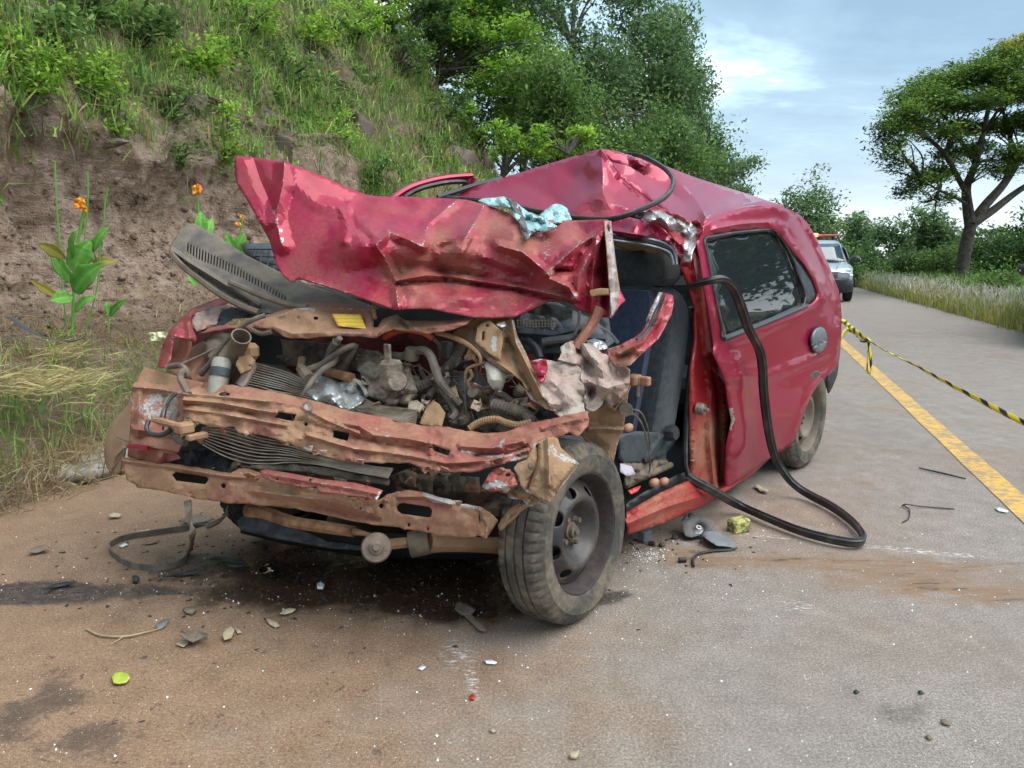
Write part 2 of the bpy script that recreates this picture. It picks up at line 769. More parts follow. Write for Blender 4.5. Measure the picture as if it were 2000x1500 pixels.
def panel_mat(name, base, rough=0.32, metal=0.0, coat=0.0, dust_add=0.0, dust_col=DUST, bare_col=(0.52, 0.50, 0.47), grime=0.0, dents=0.0):
    """painted sheet metal: paint under a broken film of dust, bare metal where the attribute says so"""
    t = NT(name)
    big = t.noise(7, 5, 0.6)
    fine = t.noise(70, 5, 0.65)
    nz = t.math('ADD', t.math('MULTIPLY', big, 0.55), t.math('MULTIPLY', fine, 0.45))
    lvl = t.math('ADD', t.attr('dust'), dust_add)
    f = t.math('ADD', t.math('MULTIPLY', t.math('SUBTRACT', nz, 0.5), 2.6), lvl, clamp=True)
    f = t.math('MULTIPLY', f, t.math('MINIMUM', t.math('MULTIPLY', lvl, 5.0), 1.0), clamp=True)
    spk = t.ss(t.noise(260, 2, 0.7), 0.64, 0.74)
    f2 = t.math('MAXIMUM', f, t.math('MULTIPLY', spk, t.math('MINIMUM', t.math('ADD', t.math('MULTIPLY', lvl, 2.0), 0.10), 0.7)))
    hue = t.mix(t.noise(18, 3), tuple(c * 0.74 for c in dust_col), tuple(min(1, c * 1.16) for c in dust_col))
    blot = t.ss(t.noise(42, 4, 0.65), 0.54, 0.70)
    hue = t.mix(t.math('MULTIPLY', blot, 0.45), hue, tuple(c * 0.45 for c in dust_col))
    bcol = t.mix(t.noise(4, 2), base, tuple(c * 0.8 for c in base))
    col = t.mix(f2, bcol, hue)
    br = t.math('ADD', t.attr('bare'), t.math('MULTIPLY', t.math('SUBTRACT', t.noise(90, 4, 0.7), 0.5), 1.5))
    br = t.math('MULTIPLY', t.ss(br, 0.42, 0.62), t.math('MINIMUM', t.math('MULTIPLY', t.attr('bare'), 6.0), 1.0))
    scr = t.ss(t.noise(30, 4, 0.6, stretch=(1, 9, 9)), 0.70, 0.76)
    br = t.math('MAXIMUM', br, t.math('MULTIPLY', scr, grime))
    bc = t.mix(t.noise(160, 3), tuple(c * 0.55 for c in bare_col), tuple(min(1, c * 1.25) for c in bare_col))
    col = t.mix(br, col, bc)
    t.inp('Base Color', col)
    t.inp('Roughness', t.math('ADD', rough, t.math('MULTIPLY', f2, 0.85 - rough), clamp=True))
    t.inp('Metallic', t.math('MAXIMUM', t.math('MULTIPLY', br, 0.75), t.math('MULTIPLY', t.math('SUBTRACT', 1.0, f2), metal)))
    t.inp('Coat Weight', t.math('MULTIPLY', t.math('SUBTRACT', 1.0, t.math('MAXIMUM', f2, br)), coat))
    t.inp('Coat Roughness', 0.05)
    t.inp('Specular IOR Level', 0.25)
    if dents:
        h = t.math('ADD', t.math('MULTIPLY', t.noise(9, 3, 0.5), dents), t.math('MULTIPLY', t.math('MULTIPLY', fine, f2), 0.08))
    else:
        h = t.math('MULTIPLY', fine, t.math('ADD', t.math('MULTIPLY', f2, 0.16), 0.0))
    t.bump(h, 0.55, 0.02)
    return t.m


def simple(name, cols, scale=12, rough=0.7, metal=0.0, bump=0.0, bscale=None, coat=0.0, spec=None, detail=5, r2=None, stretch=None):
    t = NT(name)
    nz = t.noise(scale, detail, 0.6, stretch=stretch)
    if len(cols) == 1:
        cols = [tuple(c * 0.8 for c in cols[0]), tuple(c * 1.15 for c in cols[0])]
    k = [(0.30 + 0.40 * i / (len(cols) - 1), c) for i, c in enumerate(cols)]
    t.inp('Base Color', t.ramp(nz, k))
    t.inp('Roughness', rough if r2 is None else t.ss(nz, 0.3, 0.7, rough, r2))
    t.inp('Metallic', metal)
    t.inp('Coat Weight', coat)
    if spec is not None:
        t.inp('Specular IOR Level', spec)
    if bump:
        t.bump(t.noise(bscale or scale * 4, 5, 0.65), bump, 0.01)
    return t.m


M = {}
RED = (0.37, 0.015, 0.054)
M['paint'] = panel_mat('red_paint', RED, 0.40, 0.4, 0.5, 0.0)
M['paint_dented'] = panel_mat('red_paint_dented', RED, 0.40, 0.4, 0.5, 0.0)
M['paint_hood'] = panel_mat('red_paint_hood', RED, 0.46, 0.32, 0.32, 0.10, grime=0.12, dust_col=(0.29, 0.15, 0.09))
M['paint_jamb'] = panel_mat('red_paint_jamb', (0.33, 0.014, 0.020), 0.38, 0.0, 0.4, 0.12)
M['primer'] = panel_mat('dusty_red_metal', (0.28, 0.055, 0.058), 0.6, 0.0, 0.0, 0.56, grime=0.2)
M['dusty'] = panel_mat('mud_coated_metal', (0.30, 0.06, 0.05), 0.7, 0.0, 0.0, 0.86, dust_col=(0.36, 0.215, 0.125), grime=0.12)
M['tan'] = panel_mat('tan_coated_metal', (0.24, 0.14, 0.085), 0.75, 0.0, 0.0, 0.75, dust_col=(0.33, 0.20, 0.105), grime=0.1)
M['crumple'] = panel_mat('crumpled_beige_metal', (0.36, 0.13, 0.11), 0.6, 0.0, 0.0, 0.70, dust_col=(0.40, 0.345, 0.285), grime=0.5)
M['torn'] = panel_mat('torn_bare_metal', (0.36, 0.03, 0.05), 0.35, 0.2, 0.3, 0.1, bare_col=(0.60, 0.58, 0.56), grime=0.5)
M['grime'] = simple('engine_grime', [(0.035, 0.030, 0.026), (0.11, 0.085, 0.06), (0.20, 0.145, 0.095)], 14, 0.75, 0.0, 0.5, 60)
M['alloy'] = simple('dirty_alloy', [(0.07, 0.052, 0.037), (0.22, 0.165, 0.12), (0.34, 0.29, 0.235)], 26, 0.6, 0.2, 0.6, 80)
M['silver'] = simple('crushed_aluminium', [(0.30, 0.29, 0.27), (0.62, 0.62, 0.60), (0.78, 0.79, 0.80)], 26, 0.35, 0.7, 0.5, 60)
M['fin'] = simple('radiator_fins', [(0.22, 0.165, 0.11), (0.42, 0.345, 0.26), (0.58, 0.53, 0.46)], 11, 0.6, 0.15, 0.4, 90)
M['core'] = simple('radiator_core', [(0.05, 0.037, 0.026), (0.14, 0.105, 0.075)], 30, 0.8, 0, 0.5, 150)
M['hose'] = simple('dusty_hose_rubber', [(0.075, 0.062, 0.05), (0.19, 0.15, 0.11)], 22, 0.8, 0, 0.3, 90)
M['duct'] = simple('brown_duct_plastic', [(0.10, 0.072, 0.048), (0.19, 0.145, 0.10)], 14, 0.7, 0, 0.2)
M['rust'] = simple('rusty_pipe', [(0.10, 0.045, 0.022), (0.26, 0.12, 0.055), (0.36, 0.22, 0.12)], 20, 0.8, 0.1, 0.6, 80)
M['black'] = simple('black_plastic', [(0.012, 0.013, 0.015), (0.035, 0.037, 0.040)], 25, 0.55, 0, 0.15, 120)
M['dark'] = simple('cavity_shade_black', [(0.010, 0.010, 0.011), (0.022, 0.021, 0.020)], 10, 0.9)  # near-black, the shade inside cavities put into the colour
M['slate'] = simple('slate_plastic', [(0.034, 0.040, 0.046), (0.062, 0.070, 0.078)], 30, 0.55, 0, 0.2, 200)
M['slate_dusty'] = simple('dusty_slate_plastic', [(0.055, 0.058, 0.058), (0.14, 0.125, 0.11)], 20, 0.7, 0, 0.3, 150)
M['rubber'] = simple('seal_rubber', [(0.012, 0.012, 0.013), (0.024, 0.024, 0.025), (0.075, 0.064, 0.053)], 16, 0.45, 0, 0.2, 160)
M['cowl'] = simple('dusty_cowl_plastic', [(0.075, 0.066, 0.055), (0.15, 0.125, 0.095), (0.22, 0.17, 0.115)], 9, 0.75, 0, 0.4, 120)
M['orange'] = simple('orange_cable', [(0.45, 0.06, 0.02), (0.6, 0.10, 0.04)], 20, 0.5)
M['reservoir'] = simple('pale_reservoir_plastic', [(0.24, 0.22, 0.17), (0.40, 0.37, 0.30)], 9, 0.45, 0, 0.1)
M['headliner'] = simple('tan_headliner_board', [(0.26, 0.19, 0.10), (0.42, 0.32, 0.19)], 16, 0.9, 0, 0.4, 120)
M['brownplastic'] = simple('mud_brown_bumper_plastic', [(0.27, 0.16, 0.09), (0.37, 0.235, 0.14)], 6, 0.75, 0, 0.2, 60)
M['strawplastic'] = M['brownplastic']


def fabric(name, a, b):
    t = NT(name)
    st = t.new('ShaderNodeTexWave', wave_type='BANDS', bands_direction='X')
    st.inputs['Scale'].default_value = 28
    st.inputs['Distortion'].default_value = 1.2
    t.l.new(t.coord(), st.inputs['Vector'])
    c = t.mix(t.ss(t.noise(38, 3), 0.35, 0.7), a, b)
    c = t.mix(t.math('MULTIPLY', st.outputs[1], 0.25), c, tuple(x * 0.45 for x in a))
    c = t.mix(t.math('MULTIPLY', t.ss(t.noise(6, 4), 0.5, 0.8), 0.25), c, (0.16, 0.13, 0.10))
    t.inp('Base Color', c)
    t.inp('Roughness', 0.95)
    t.inp('Sheen Weight', 0.25)
    t.bump(t.noise(420, 2), 0.35, 0.003)
    return t.m


M['fab_blue'] = fabric('navy_seat_fabric', (0.012, 0.020, 0.055), (0.026, 0.040, 0.085))
M['fab_grey'] = fabric('charcoal_seat_fabric', (0.020, 0.024, 0.030), (0.045, 0.050, 0.056))


def tyre_mat():
    t = NT('dusty_tyre_rubber')
    n = t.noise(9, 5, 0.6)
    n2 = t.noise(60, 3)
    f = t.ss(t.math('ADD', t.math('MULTIPLY', n, 0.7), t.math('MULTIPLY', n2, 0.3)), 0.38, 0.66)
    t.inp('Base Color', t.mix(f, (0.050, 0.046, 0.040), (0.190, 0.150, 0.105)))
    t.inp('Roughness', 0.85)
    t.bump(n2, 0.25, 0.006)
    return t.m


M['tyre'] = tyre_mat()
M['tyre_black'] = simple('clean_tyre_rubber', [(0.012, 0.012, 0.012), (0.028, 0.027, 0.026)], 20, 0.85)
M['rim'] = simple('worn_steel_rim', [(0.026, 0.023, 0.022), (0.056, 0.050, 0.048), (0.10, 0.078, 0.062)], 9, 0.45, 0.25, 0.15, 60)
M['rim_rust'] = simple('rusty_rim_well', [(0.028, 0.022, 0.020), (0.07, 0.05, 0.043)], 30, 0.8, 0.1, 0.4, 90)
M['rim_dusty'] = simple('dusty_rim', [(0.12, 0.095, 0.07), (0.23, 0.18, 0.135)], 9, 0.75, 0.1, 0.2, 60)


def glass_mat(name, col, rough=0.03, trans=0.0, alpha=1.0, crack=0.0, spec=0.6):
    t = NT(name)
    c = col
    if crack:
        e = t.voro(crack, feature='DISTANCE_TO_EDGE')
        k = t.ss(e, 0.0, 0.05, 1.0, 0.0)
        c = t.mix(k, t.mix(t.noise(25, 4), col, tuple(x * 0.7 for x in col)), (0.82, 0.92, 0.92))
        t.bump(e, 0.5, 0.01)
    t.inp('Base Color', c)
    t.inp('Roughness', rough)
    t.inp('Transmission Weight', trans)
    t.inp('Alpha', alpha)
    t.inp('Specular IOR Level', spec)
    return t.m


M['winglass'] = glass_mat('tinted_side_glass', (0.020, 0.026, 0.028), 0.02, 0.0, 0.90, spec=0.9)
M['teal'] = glass_mat('shattered_teal_glass', (0.42, 0.70, 0.70), 0.25, 0.2, 1.0, 55)
M['autoglass'] = glass_mat('car_glass', (0.04, 0.07, 0.085), 0.02, 0, 1.0, spec=0.9)
M['shard'] = glass_mat('glass_crumbs', (0.72, 0.78, 0.76), 0.15, 0.0, 1.0)


def flat(name, c, rough=0.6, metal=0.0, emit=None, es=0.0):
    t = NT(name)
    t.inp('Base Color', t.mix(t.noise(15, 3), tuple(x * 0.88 for x in c), tuple(min(1, x * 1.1) for x in c)))
    t.inp('Roughness', rough)
    t.inp('Metallic', metal)
    if emit:
        t.inp('Emission Color', emit)
        t.inp('Emission Strength', es)
    return t.m


M['white'] = flat('white_car_paint', (0.62, 0.64, 0.65), 0.3)
M['silverpaint'] = flat('silver_grey_car_paint', (0.42, 0.47, 0.50), 0.28, 0.4)
M['darkpaint'] = flat('dark_car_paint', (0.02, 0.021, 0.023), 0.3)
M['chrome'] = flat('chrome', (0.7, 0.7, 0.7), 0.15, 1.0)
M['lamp_red'] = flat('lit_red_beacon', (0.8, 0.05, 0.02), 0.3, 0, (1.0, 0.09, 0.03), 6.0)
M['bar_red'] = flat('red_light_bar', (0.42, 0.03, 0.02), 0.35, 0, None)
M['headlamp'] = flat('lit_headlamp', (0.8, 0.8, 0.78), 0.1, 0, (1.0, 0.93, 0.75), 2.5)
M['lens'] = flat('lamp_lens', (0.55, 0.60, 0.62), 0.08)
M['bare'] = simple('scratched_steel', [(0.25, 0.24, 0.23), (0.55, 0.54, 0.53)], 30, 0.35, 0.8, 0.2)
M['bolt'] = simple('rusty_bolt', [(0.09, 0.065, 0.045), (0.21, 0.155, 0.11)], 30, 0.7, 0.2, 0.3)
M['egg'] = flat('brown_egg', (0.42, 0.20, 0.12), 0.5)
M['concrete'] = simple('weathered_concrete', [(0.15, 0.135, 0.11), (0.26, 0.24, 0.205), (0.32, 0.30, 0.265)], 9, 0.9, 0, 0.6, 60)
M['rock'] = simple('basalt_rock', [(0.060, 0.047, 0.040), (0.13, 0.095, 0.075), (0.19, 0.145, 0.115)], 4, 0.9, 0, 0.8, 14)
M['bark'] = simple('dark_bark', [(0.022, 0.018, 0.014), (0.060, 0.048, 0.036), (0.10, 0.085, 0.066)], 6, 0.95, 0, 0.8, 18)
M['bark_pale'] = simple('pale_bark', [(0.06, 0.05, 0.04), (0.16, 0.135, 0.105)], 6, 0.95, 0, 0.6, 18)
M['tape'] = None
M['deadleaf'] = simple('dry_leaf', [(0.30, 0.235, 0.14), (0.46, 0.38, 0.25)], 30, 0.8, 0, 0.3)
M['limeleaf'] = simple('lime_leaf', [(0.26, 0.34, 0.03), (0.42, 0.46, 0.06)], 25, 0.6)
M['twig'] = simple('dry_twig', [(0.26, 0.18, 0.10), (0.42, 0.31, 0.19)], 30, 0.85)
M['greyflake'] = simple('grey_paint_flake', [(0.10, 0.11, 0.12), (0.18, 0.19, 0.20)], 20, 0.6)
M['mudflake'] = simple('mud_flake', [(0.11, 0.085, 0.06), (0.22, 0.17, 0.125)], 20, 0.85, 0, 0.4)
M['petal'] = None


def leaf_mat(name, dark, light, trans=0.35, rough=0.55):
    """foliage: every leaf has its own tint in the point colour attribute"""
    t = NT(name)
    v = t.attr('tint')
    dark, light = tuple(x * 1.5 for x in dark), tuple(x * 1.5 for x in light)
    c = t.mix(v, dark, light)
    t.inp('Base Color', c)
    t.inp('Roughness', rough)
    t.inp('Specular IOR Level', 0.12)
    tr = t.new('ShaderNodeBsdfTranslucent')
    t.l.new(c, tr.inputs[0])
    mx = t.new('ShaderNodeMixShader')
    mx.inputs[0].default_value = trans
    t.l.new(t.b.outputs[0], mx.inputs[1])
    t.l.new(tr.outputs[0], mx.inputs[2])
    t.l.new(mx.outputs[0], t.out.inputs[0])
    return t.m


M['leaf_euc'] = leaf_mat('grey_green_foliage', (0.032, 0.062, 0.024), (0.155, 0.235, 0.095))
M['leaf_dark'] = leaf_mat('dark_green_foliage', (0.018, 0.040, 0.014), (0.095, 0.160, 0.045))
M['leaf_mid'] = leaf_mat('mid_green_foliage', (0.035, 0.070, 0.018), (0.155, 0.24, 0.065))
M['leaf_bright'] = leaf_mat('bright_green_foliage', (0.075, 0.150, 0.018), (0.28, 0.43, 0.06), 0.45)
M['leaf_flame'] = leaf_mat('feathery_green_foliage', (0.018, 0.040, 0.012), (0.16, 0.25, 0.045))
M['leaf_yellow'] = leaf_mat('yellow_blossom', (0.20, 0.18, 0.015), (0.38, 0.30, 0.03))


def color_attr_mat(name, rough=0.7, trans=0.3):
    t = NT(name)
    c = t.attr('col', 'Color')
    t.inp('Base Color', c)
    t.inp('Roughness', rough)
    t.inp('Specular IOR Level', 0.08)
    tr = t.new('ShaderNodeBsdfTranslucent')
    t.l.new(c, tr.inputs[0])
    mx = t.new('ShaderNodeMixShader')
    mx.inputs[0].default_value = trans
    t.l.new(t.b.outputs[0], mx.inputs[1])
    t.l.new(tr.outputs[0], mx.inputs[2])
    t.l.new(mx.outputs[0], t.out.inputs[0])
    return t.m


M['grass'] = color_attr_mat('grass_blades')
M['canna'] = leaf_mat('canna_leaf', (0.070, 0.19, 0.028), (0.20, 0.42, 0.09), 0.35, 0.4)
M['canna_dry'] = leaf_mat('canna_dry_leaf', (0.16, 0.12, 0.03), (0.30, 0.27, 0.06), 0.3)


def petal():
    t = NT('orange_yellow_petal')
    t.inp('Base Color', t.mix(t.ss(t.noise(60, 2), 0.42, 0.6), (0.80, 0.16, 0.015), (0.85, 0.50, 0.02)))
    t.inp('Roughness', 0.6)
    return t.m


M['petal'] = petal()


def tape_mat():
    t = NT('yellow_black_warning_tape')
    s = t.math('FRACT', t.attr('along'))
    k = t.math('LESS_THAN', s, 0.42)
    c = t.mix(k, (0.72, 0.60, 0.03), (0.02, 0.02, 0.018))
    t.inp('Base Color', c)
    t.inp('Roughness', 0.35)
    return t.m


M['tape'] = tape_mat()


def sponge():
    t = NT('yellow_speckled_foam')
    t.inp('Base Color', t.mix(t.ss(t.noise(45, 4), 0.45, 0.58), (0.50, 0.44, 0.13), (0.16, 0.17, 0.09)))
    t.inp('Roughness', 0.9)
    t.bump(t.noise(120, 3), 0.6, 0.01)
    return t.m


M['sponge'] = sponge()


def sticker():
    t = NT('yellow_sticker_print')
    y = t.attr('sy')
    x = t.attr('sx')
    ln = t.math('FRACT', t.math('MULTIPLY', y, 14.0))
    k = t.math('LESS_THAN', ln, 0.35)
    w = t.ss(t.noise(300, 2), 0.42, 0.5)
    k = t.math('MULTIPLY', t.math('MULTIPLY', k, w), 0.55)
    c = t.mix(k, (0.78, 0.48, 0.05), (0.30, 0.20, 0.04))
    t.inp('Base Color', c)
    t.inp('Roughness', 0.6)
    return t.m


M['sticker'] = sticker()

# ------------------------------------------------------------------ the setting: road, line, verges, bank
def road_mat():
    t = NT('dusty_asphalt')
    p = t.pos()
    fl = t.new('ShaderNodeMapping')
    fl.inputs['Scale'].default_value = (1, 1, 0)
    t.l.new(p, fl.inputs[0])
    p = fl.outputs[0]
    wob = t.noise(2.2, 5, 0.6, p)
    wob2 = t.noise(9, 4, 0.65, p)
    wob3 = t.noise(38, 3, 0.6, p)

    def ell(px, py, rx, ry, rot=0.0, soft=0.5, amp=0.9):
        """irregular blot on the ground"""
        c = G(px, py)
        mp = t.new('ShaderNodeMapping', vector_type='TEXTURE')
        mp.inputs['Location'].default_value = (c[0], c[1], 0)
        mp.inputs['Rotation'].default_value = (0, 0, rot)
        mp.inputs['Scale'].default_value = (rx, ry, 1)
        t.l.new(p, mp.inputs[0])
        ln = t.new('ShaderNodeVectorMath', operation='LENGTH')
        t.l.new(mp.outputs[0], ln.inputs[0])
        q = t.math('ADD', ln.outputs['Value'], t.math('MULTIPLY', t.math('SUBTRACT', wob, 0.5), amp * 2.6))
        q = t.math('ADD', q, t.math('MULTIPLY', t.math('SUBTRACT', wob2, 0.5), amp * 1.5))
        q = t.math('ADD', q, t.math('MULTIPLY', t.math('SUBTRACT', wob3, 0.5), amp * 0.35))
        return t.ss(q, 1.0 - soft, 1.0 + soft * 0.3, 1.0, 0.0)

    def mx(*a):
        r = a[0]
        for b in a[1:]:
            r = t.math('MAXIMUM', r, b)
        return r
    agg = t.noise(130, 4, 0.75, p)
    agg2 = t.noise(420, 2, 0.7, p)
    grain = t.math('ADD', t.math('MULTIPLY', t.math('SUBTRACT', agg, 0.5), 0.9), t.math('ADD', t.math('MULTIPLY', t.math('SUBTRACT', agg2, 0.5), 0.9), t.math('ADD', t.math('MULTIPLY', t.math('SUBTRACT', wob2, 0.5), 0.25), 0.48)))
    grey = t.ramp(grain, [(0.30, (0.105, 0.089, 0.076)), (0.48, (0.218, 0.188, 0.162)), (0.66, (0.40, 0.35, 0.305))])
    grey = t.mix(t.ss(wob, 0.35, 0.7), grey, t.mix(0.35, grey, (0.20, 0.165, 0.135)))
    # red soil trodden over the left and lower part, and a film of it everywhere
    soilc = t.ramp(grain, [(0.3, (0.105, 0.060, 0.034)), (0.5, (0.235, 0.138, 0.078)), (0.66, (0.37, 0.235, 0.145))])
    m_soil = mx(ell(150, 1330, 1.0, 0.65, 0.0, 0.9, 1.0), ell(330, 1130, 1.25, 0.6, 0.0, 0.9, 0.8), ell(560, 1440, 0.35, 0.25, 0, 0.9, 1.2),
                t.math('MULTIPLY', ell(1500, 1010, 0.9, 0.45, 0.5, 0.9, 1.0), 0.55), ell(50, 1030, 1.2, 0.5, 0, 0.8, .6))
    sx = t.new('ShaderNodeSeparateXYZ')
    t.l.new(p, sx.inputs[0])
    grad = t.ss(t.math('ADD', t.math('ADD', sx.outputs[0], t.math('MULTIPLY', sx.outputs[1], -0.12)), t.math('MULTIPLY', t.math('SUBTRACT', wob, 0.5), 2.4)), 0.55, -0.9)
    film = t.math('MAXIMUM', grad, t.math('MULTIPLY', t.ss(t.noise(1.1, 4, 0.6, p), 0.44, 0.72), 0.38))
    col = t.mix(t.math('MULTIPLY', t.math('MAXIMUM', m_soil, film), 0.92), grey, soilc)
    # tracked-in soil band at the right, smeared along the skid
    band = mx(ell(1640, 1100, 0.95, 0.12, -0.12, 0.8, 0.9), ell(1930, 1150, 0.75, 0.16, -0.2, 0.8, 0.9))
    streak = t.noise(14, 4, 0.7, p, stretch=(0.35, 1.6, 1))
    col = t.mix(t.math('MULTIPLY', band, t.ss(streak, 0.3, 0.55)), col, (0.215, 0.135, 0.080))
    col = t.mix(t.math('MULTIPLY', band, t.ss(streak, 0.56, 0.66)), col, (0.085, 0.070, 0.058))
    # pale scrapes
    scr = t.ss(t.noise(60, 4, 0.7, p, stretch=(0.5, 1.4, 1)), 0.50, 0.62)
    m_scr = mx(ell(1780, 1075, 0.34, 0.035, -0.28, 0.7, 0.5), ell(895, 1275, 0.055, 0.10, 0.15, 0.8, 0.5), ell(922, 1335, 0.02, 0.10, 0.15, .8, .4),
               ell(1560, 1185, 0.09, 0.05, -0.4, 0.8, 0.5), ell(1480, 1045, 0.22, 0.03, -.3, .8, .6))
    col = t.mix(t.math('MULTIPLY', m_scr, t.math('MULTIPLY', scr, 0.85)), col, (0.62, 0.60, 0.58))
    # oil and water, plus a painted shadow beside the front wheel
    oil = mx(ell(740, 1128, 0.66, 0.27, 0.10, 0.3, 0.45), ell(900, 1160, 0.40, 0.24, 0.1, 0.3, 0.45), ell(600, 1095, 0.6, 0.22, 0.1, 0.4, 0.5))
    damp_shade = mx(ell(90, 1160, 0.42, 0.10, 0.0, 0.3, 0.6), ell(510, 1142, 0.10, 0.035, 0, 0.4, 0.6), ell(300, 1155, 0.16, 0.05, 0, 0.5, 0.8),
              t.math('MULTIPLY', ell(60, 1390, 0.10, 0.12, 0.3, 0.6, 2.2), 0.7), t.math('MULTIPLY', ell(190, 1450, 0.12, 0.07, 0.3, 0.7, 2.4), 0.65),
              ell(1200, 1165, 0.10, 0.05, 0.6, 0.5, 0.8),  # dark blot at the front wheel: its contact shadow, painted in
              t.math('MULTIPLY', ell(1760, 1392, 0.06, 0.035, .4, .9, 2.2), .4))
    spot = t.math('MULTIPLY', t.ss(t.noise(26, 3, 0.6, p), 0.62, 0.68), ell(250, 1400, 0.75, 0.45, 0, 0.9, 1.0))
    col = t.mix(t.math('MULTIPLY', mx(damp_shade, spot), t.ss(wob3, 0.25, 0.6, 0.55, 0.95)), col, (0.034, 0.027, 0.024))
    ring = t.math('MULTIPLY', ell(760, 1140, 0.95, 0.30, 0.1, 0.9, 0.8), 0.6)
    col = t.mix(ring, col, (0.095, 0.060, 0.038))
    col = t.mix(t.math('MULTIPLY', oil, 0.95), col, (0.034, 0.017, 0.009))
    # chips of quartz and glass dust
    vv = t.voro(75, p)
    vc = t.voro(75, p, out='Color')
    sepc = t.new('ShaderNodeSeparateColor')
    t.l.new(vc, sepc.inputs[0])
    chip = t.math('MULTIPLY', t.math('LESS_THAN', vv, 0.22), t.math('GREATER_THAN', sepc.outputs[0], 0.93))
    chip2 = t.math('MULTIPLY', t.math('LESS_THAN', t.voro(170, p), 0.25), t.math('GREATER_THAN', t.noise(40, 2, .5, p), 0.58))
    col = t.mix(t.math('MULTIPLY', chip, 0.22), col, (0.66, 0.62, 0.57))
    col = t.mix(t.math('MULTIPLY', chip2, 0.35), col, (0.60, 0.56, 0.50))
    t.inp('Base Color', col)
    wet = t.math('MAXIMUM', t.math('MULTIPLY', oil, 0.92), t.math('MULTIPLY', damp_shade, 0.25))
    t.inp('Roughness', t.math('SUBTRACT', 0.92, t.math('MULTIPLY', wet, t.ss(wob2, 0.35, 0.6, 0.45, 0.8))))
    t.inp('Specular IOR Level', 0.4)
    t.bump(t.math('ADD', t.math('MULTIPLY', grain, 1.0), t.math('MULTIPLY', wob2, 0.15)), 0.4, 0.004)
    return t.m


def ground_sheet(name, s0, s1, t0, t1, z, mat, ns, ntt, zf=None, **kw):
    s, tt = np.meshgrid(np.linspace(s0, s1, ns), np.linspace(t0, t1, ntt), indexing='ij')
    v = R(s.ravel(), tt.ravel(), 0.0)
    v[:, 2] = z if zf is None else zf(s.ravel(), tt.ravel())
    i, j = np.meshgrid(np.arange(ns - 1), np.arange(ntt - 1), indexing='ij')
    a = (i * ntt + j).ravel()
    f = np.stack([a, a + 1, a + ntt + 1, a + ntt], 1)[:, ::-1].copy()
    return obj(name, v, f, mat, **kw)


def st(p):                              # world -> road coordinates
    q = np.asarray(p)[..., :2] - RB
    return q @ RD, q @ RN


S_LE, T_LE = st(np.array([G(100, 968), G(200, 940), G(0, 1000)]))
T_LEFT = 4.62
T_RIGHT = float(st(G(2000, 650))[1])            # right edge of the asphalt (negative)
M['road'] = road_mat()
t_ = NT('far_ground')
t_.inp('Base Color', t_.ramp(t_.noise(0.6, 6, 0.6, t_.pos()), [(0.35, (0.045, 0.06, 0.018)), (0.65, (0.12, 0.12, 0.05))]))
t_.inp('Roughness', 0.95)
M['field'] = t_.m
ground_sheet('ground', -60, 900, -700, 700, -0.06, M['field'], 20, 30, kind='structure')
ground_sheet('road', -14, 70, T_RIGHT, T_LEFT + 0.25, 0.0, M['road'], 90, 12, kind='structure')


def line_mat():
    t = NT('worn_yellow_line')
    p = t.pos()
    n = t.noise(38, 4, 0.7, p, stretch=(0.5, 1.3, 1))
    n2 = t.noise(7, 4, 0.6, p)
    wear = t.ss(t.math('ADD', t.math('MULTIPLY', n, 0.65), t.math('MULTIPLY', n2, 0.35)), 0.44, 0.56)
    c = t.mix(t.noise(120, 3, 0.6, p), (0.52, 0.28, 0.045), (0.74, 0.45, 0.10))
    t.inp('Base Color', t.mix(t.math('MULTIPLY', wear, 0.8), c, (0.22, 0.18, 0.145)))
    t.inp('Roughness', 0.85)
    t.bump(t.noise(150, 3, 0.7, p), 0.5, 0.006)
    return t.m


M['line'] = line_mat()


def yellow_line():
    s = np.linspace(-10, 60, 560)
    wl_ = 0.068 + 0.007 * fbm(s * 9, s * 0, 3, 3)
    wr_ = 0.068 + 0.007 * fbm(s * 9, s * 0 + 9, 3, 5)
    a, b = R(s, wl_, 0.004), R(s, -wr_, 0.004)
    v = np.empty((len(s) * 2, 3))
    v[0::2], v[1::2] = a, b
    k = np.arange(len(s) - 1) * 2
    f = np.stack([k, k + 1, k + 3, k + 2], 1)
    obj('yellow_line', v, f, M['line'], kind='structure')


yellow_line()

# ---- left verge and bank, one terrain sheet swept along the road
PROF = np.array([[4.50, -0.05], [4.62, 0.02], [4.80, 0.10], [5.05, 0.20], [5.4, 0.36], [5.75, 0.52], [6.1, 0.66], [6.45, 0.76], [6.62, 0.92],
                 [6.72, 1.25], [6.80, 1.60], [6.90, 1.95], [6.96, 2.25], [7.02, 2.42], [7.30, 2.62], [7.65, 3.0], [8.2, 3.65], [8.8, 4.4], [9.6, 5.4],
                 [10.6, 6.6], [11.8, 7.9], [13.2, 9.2], [15, 10.4], [18, 11.5], [24, 12.0], [40, 12.0]])


def bank_profile(q):
    k = np.concatenate([[0], np.cumsum(np.linalg.norm(np.diff(PROF, axis=0), axis=1))])
    return np.interp(q, k, PROF[:, 0]), np.interp(q, k, PROF[:, 1]), k[-1]


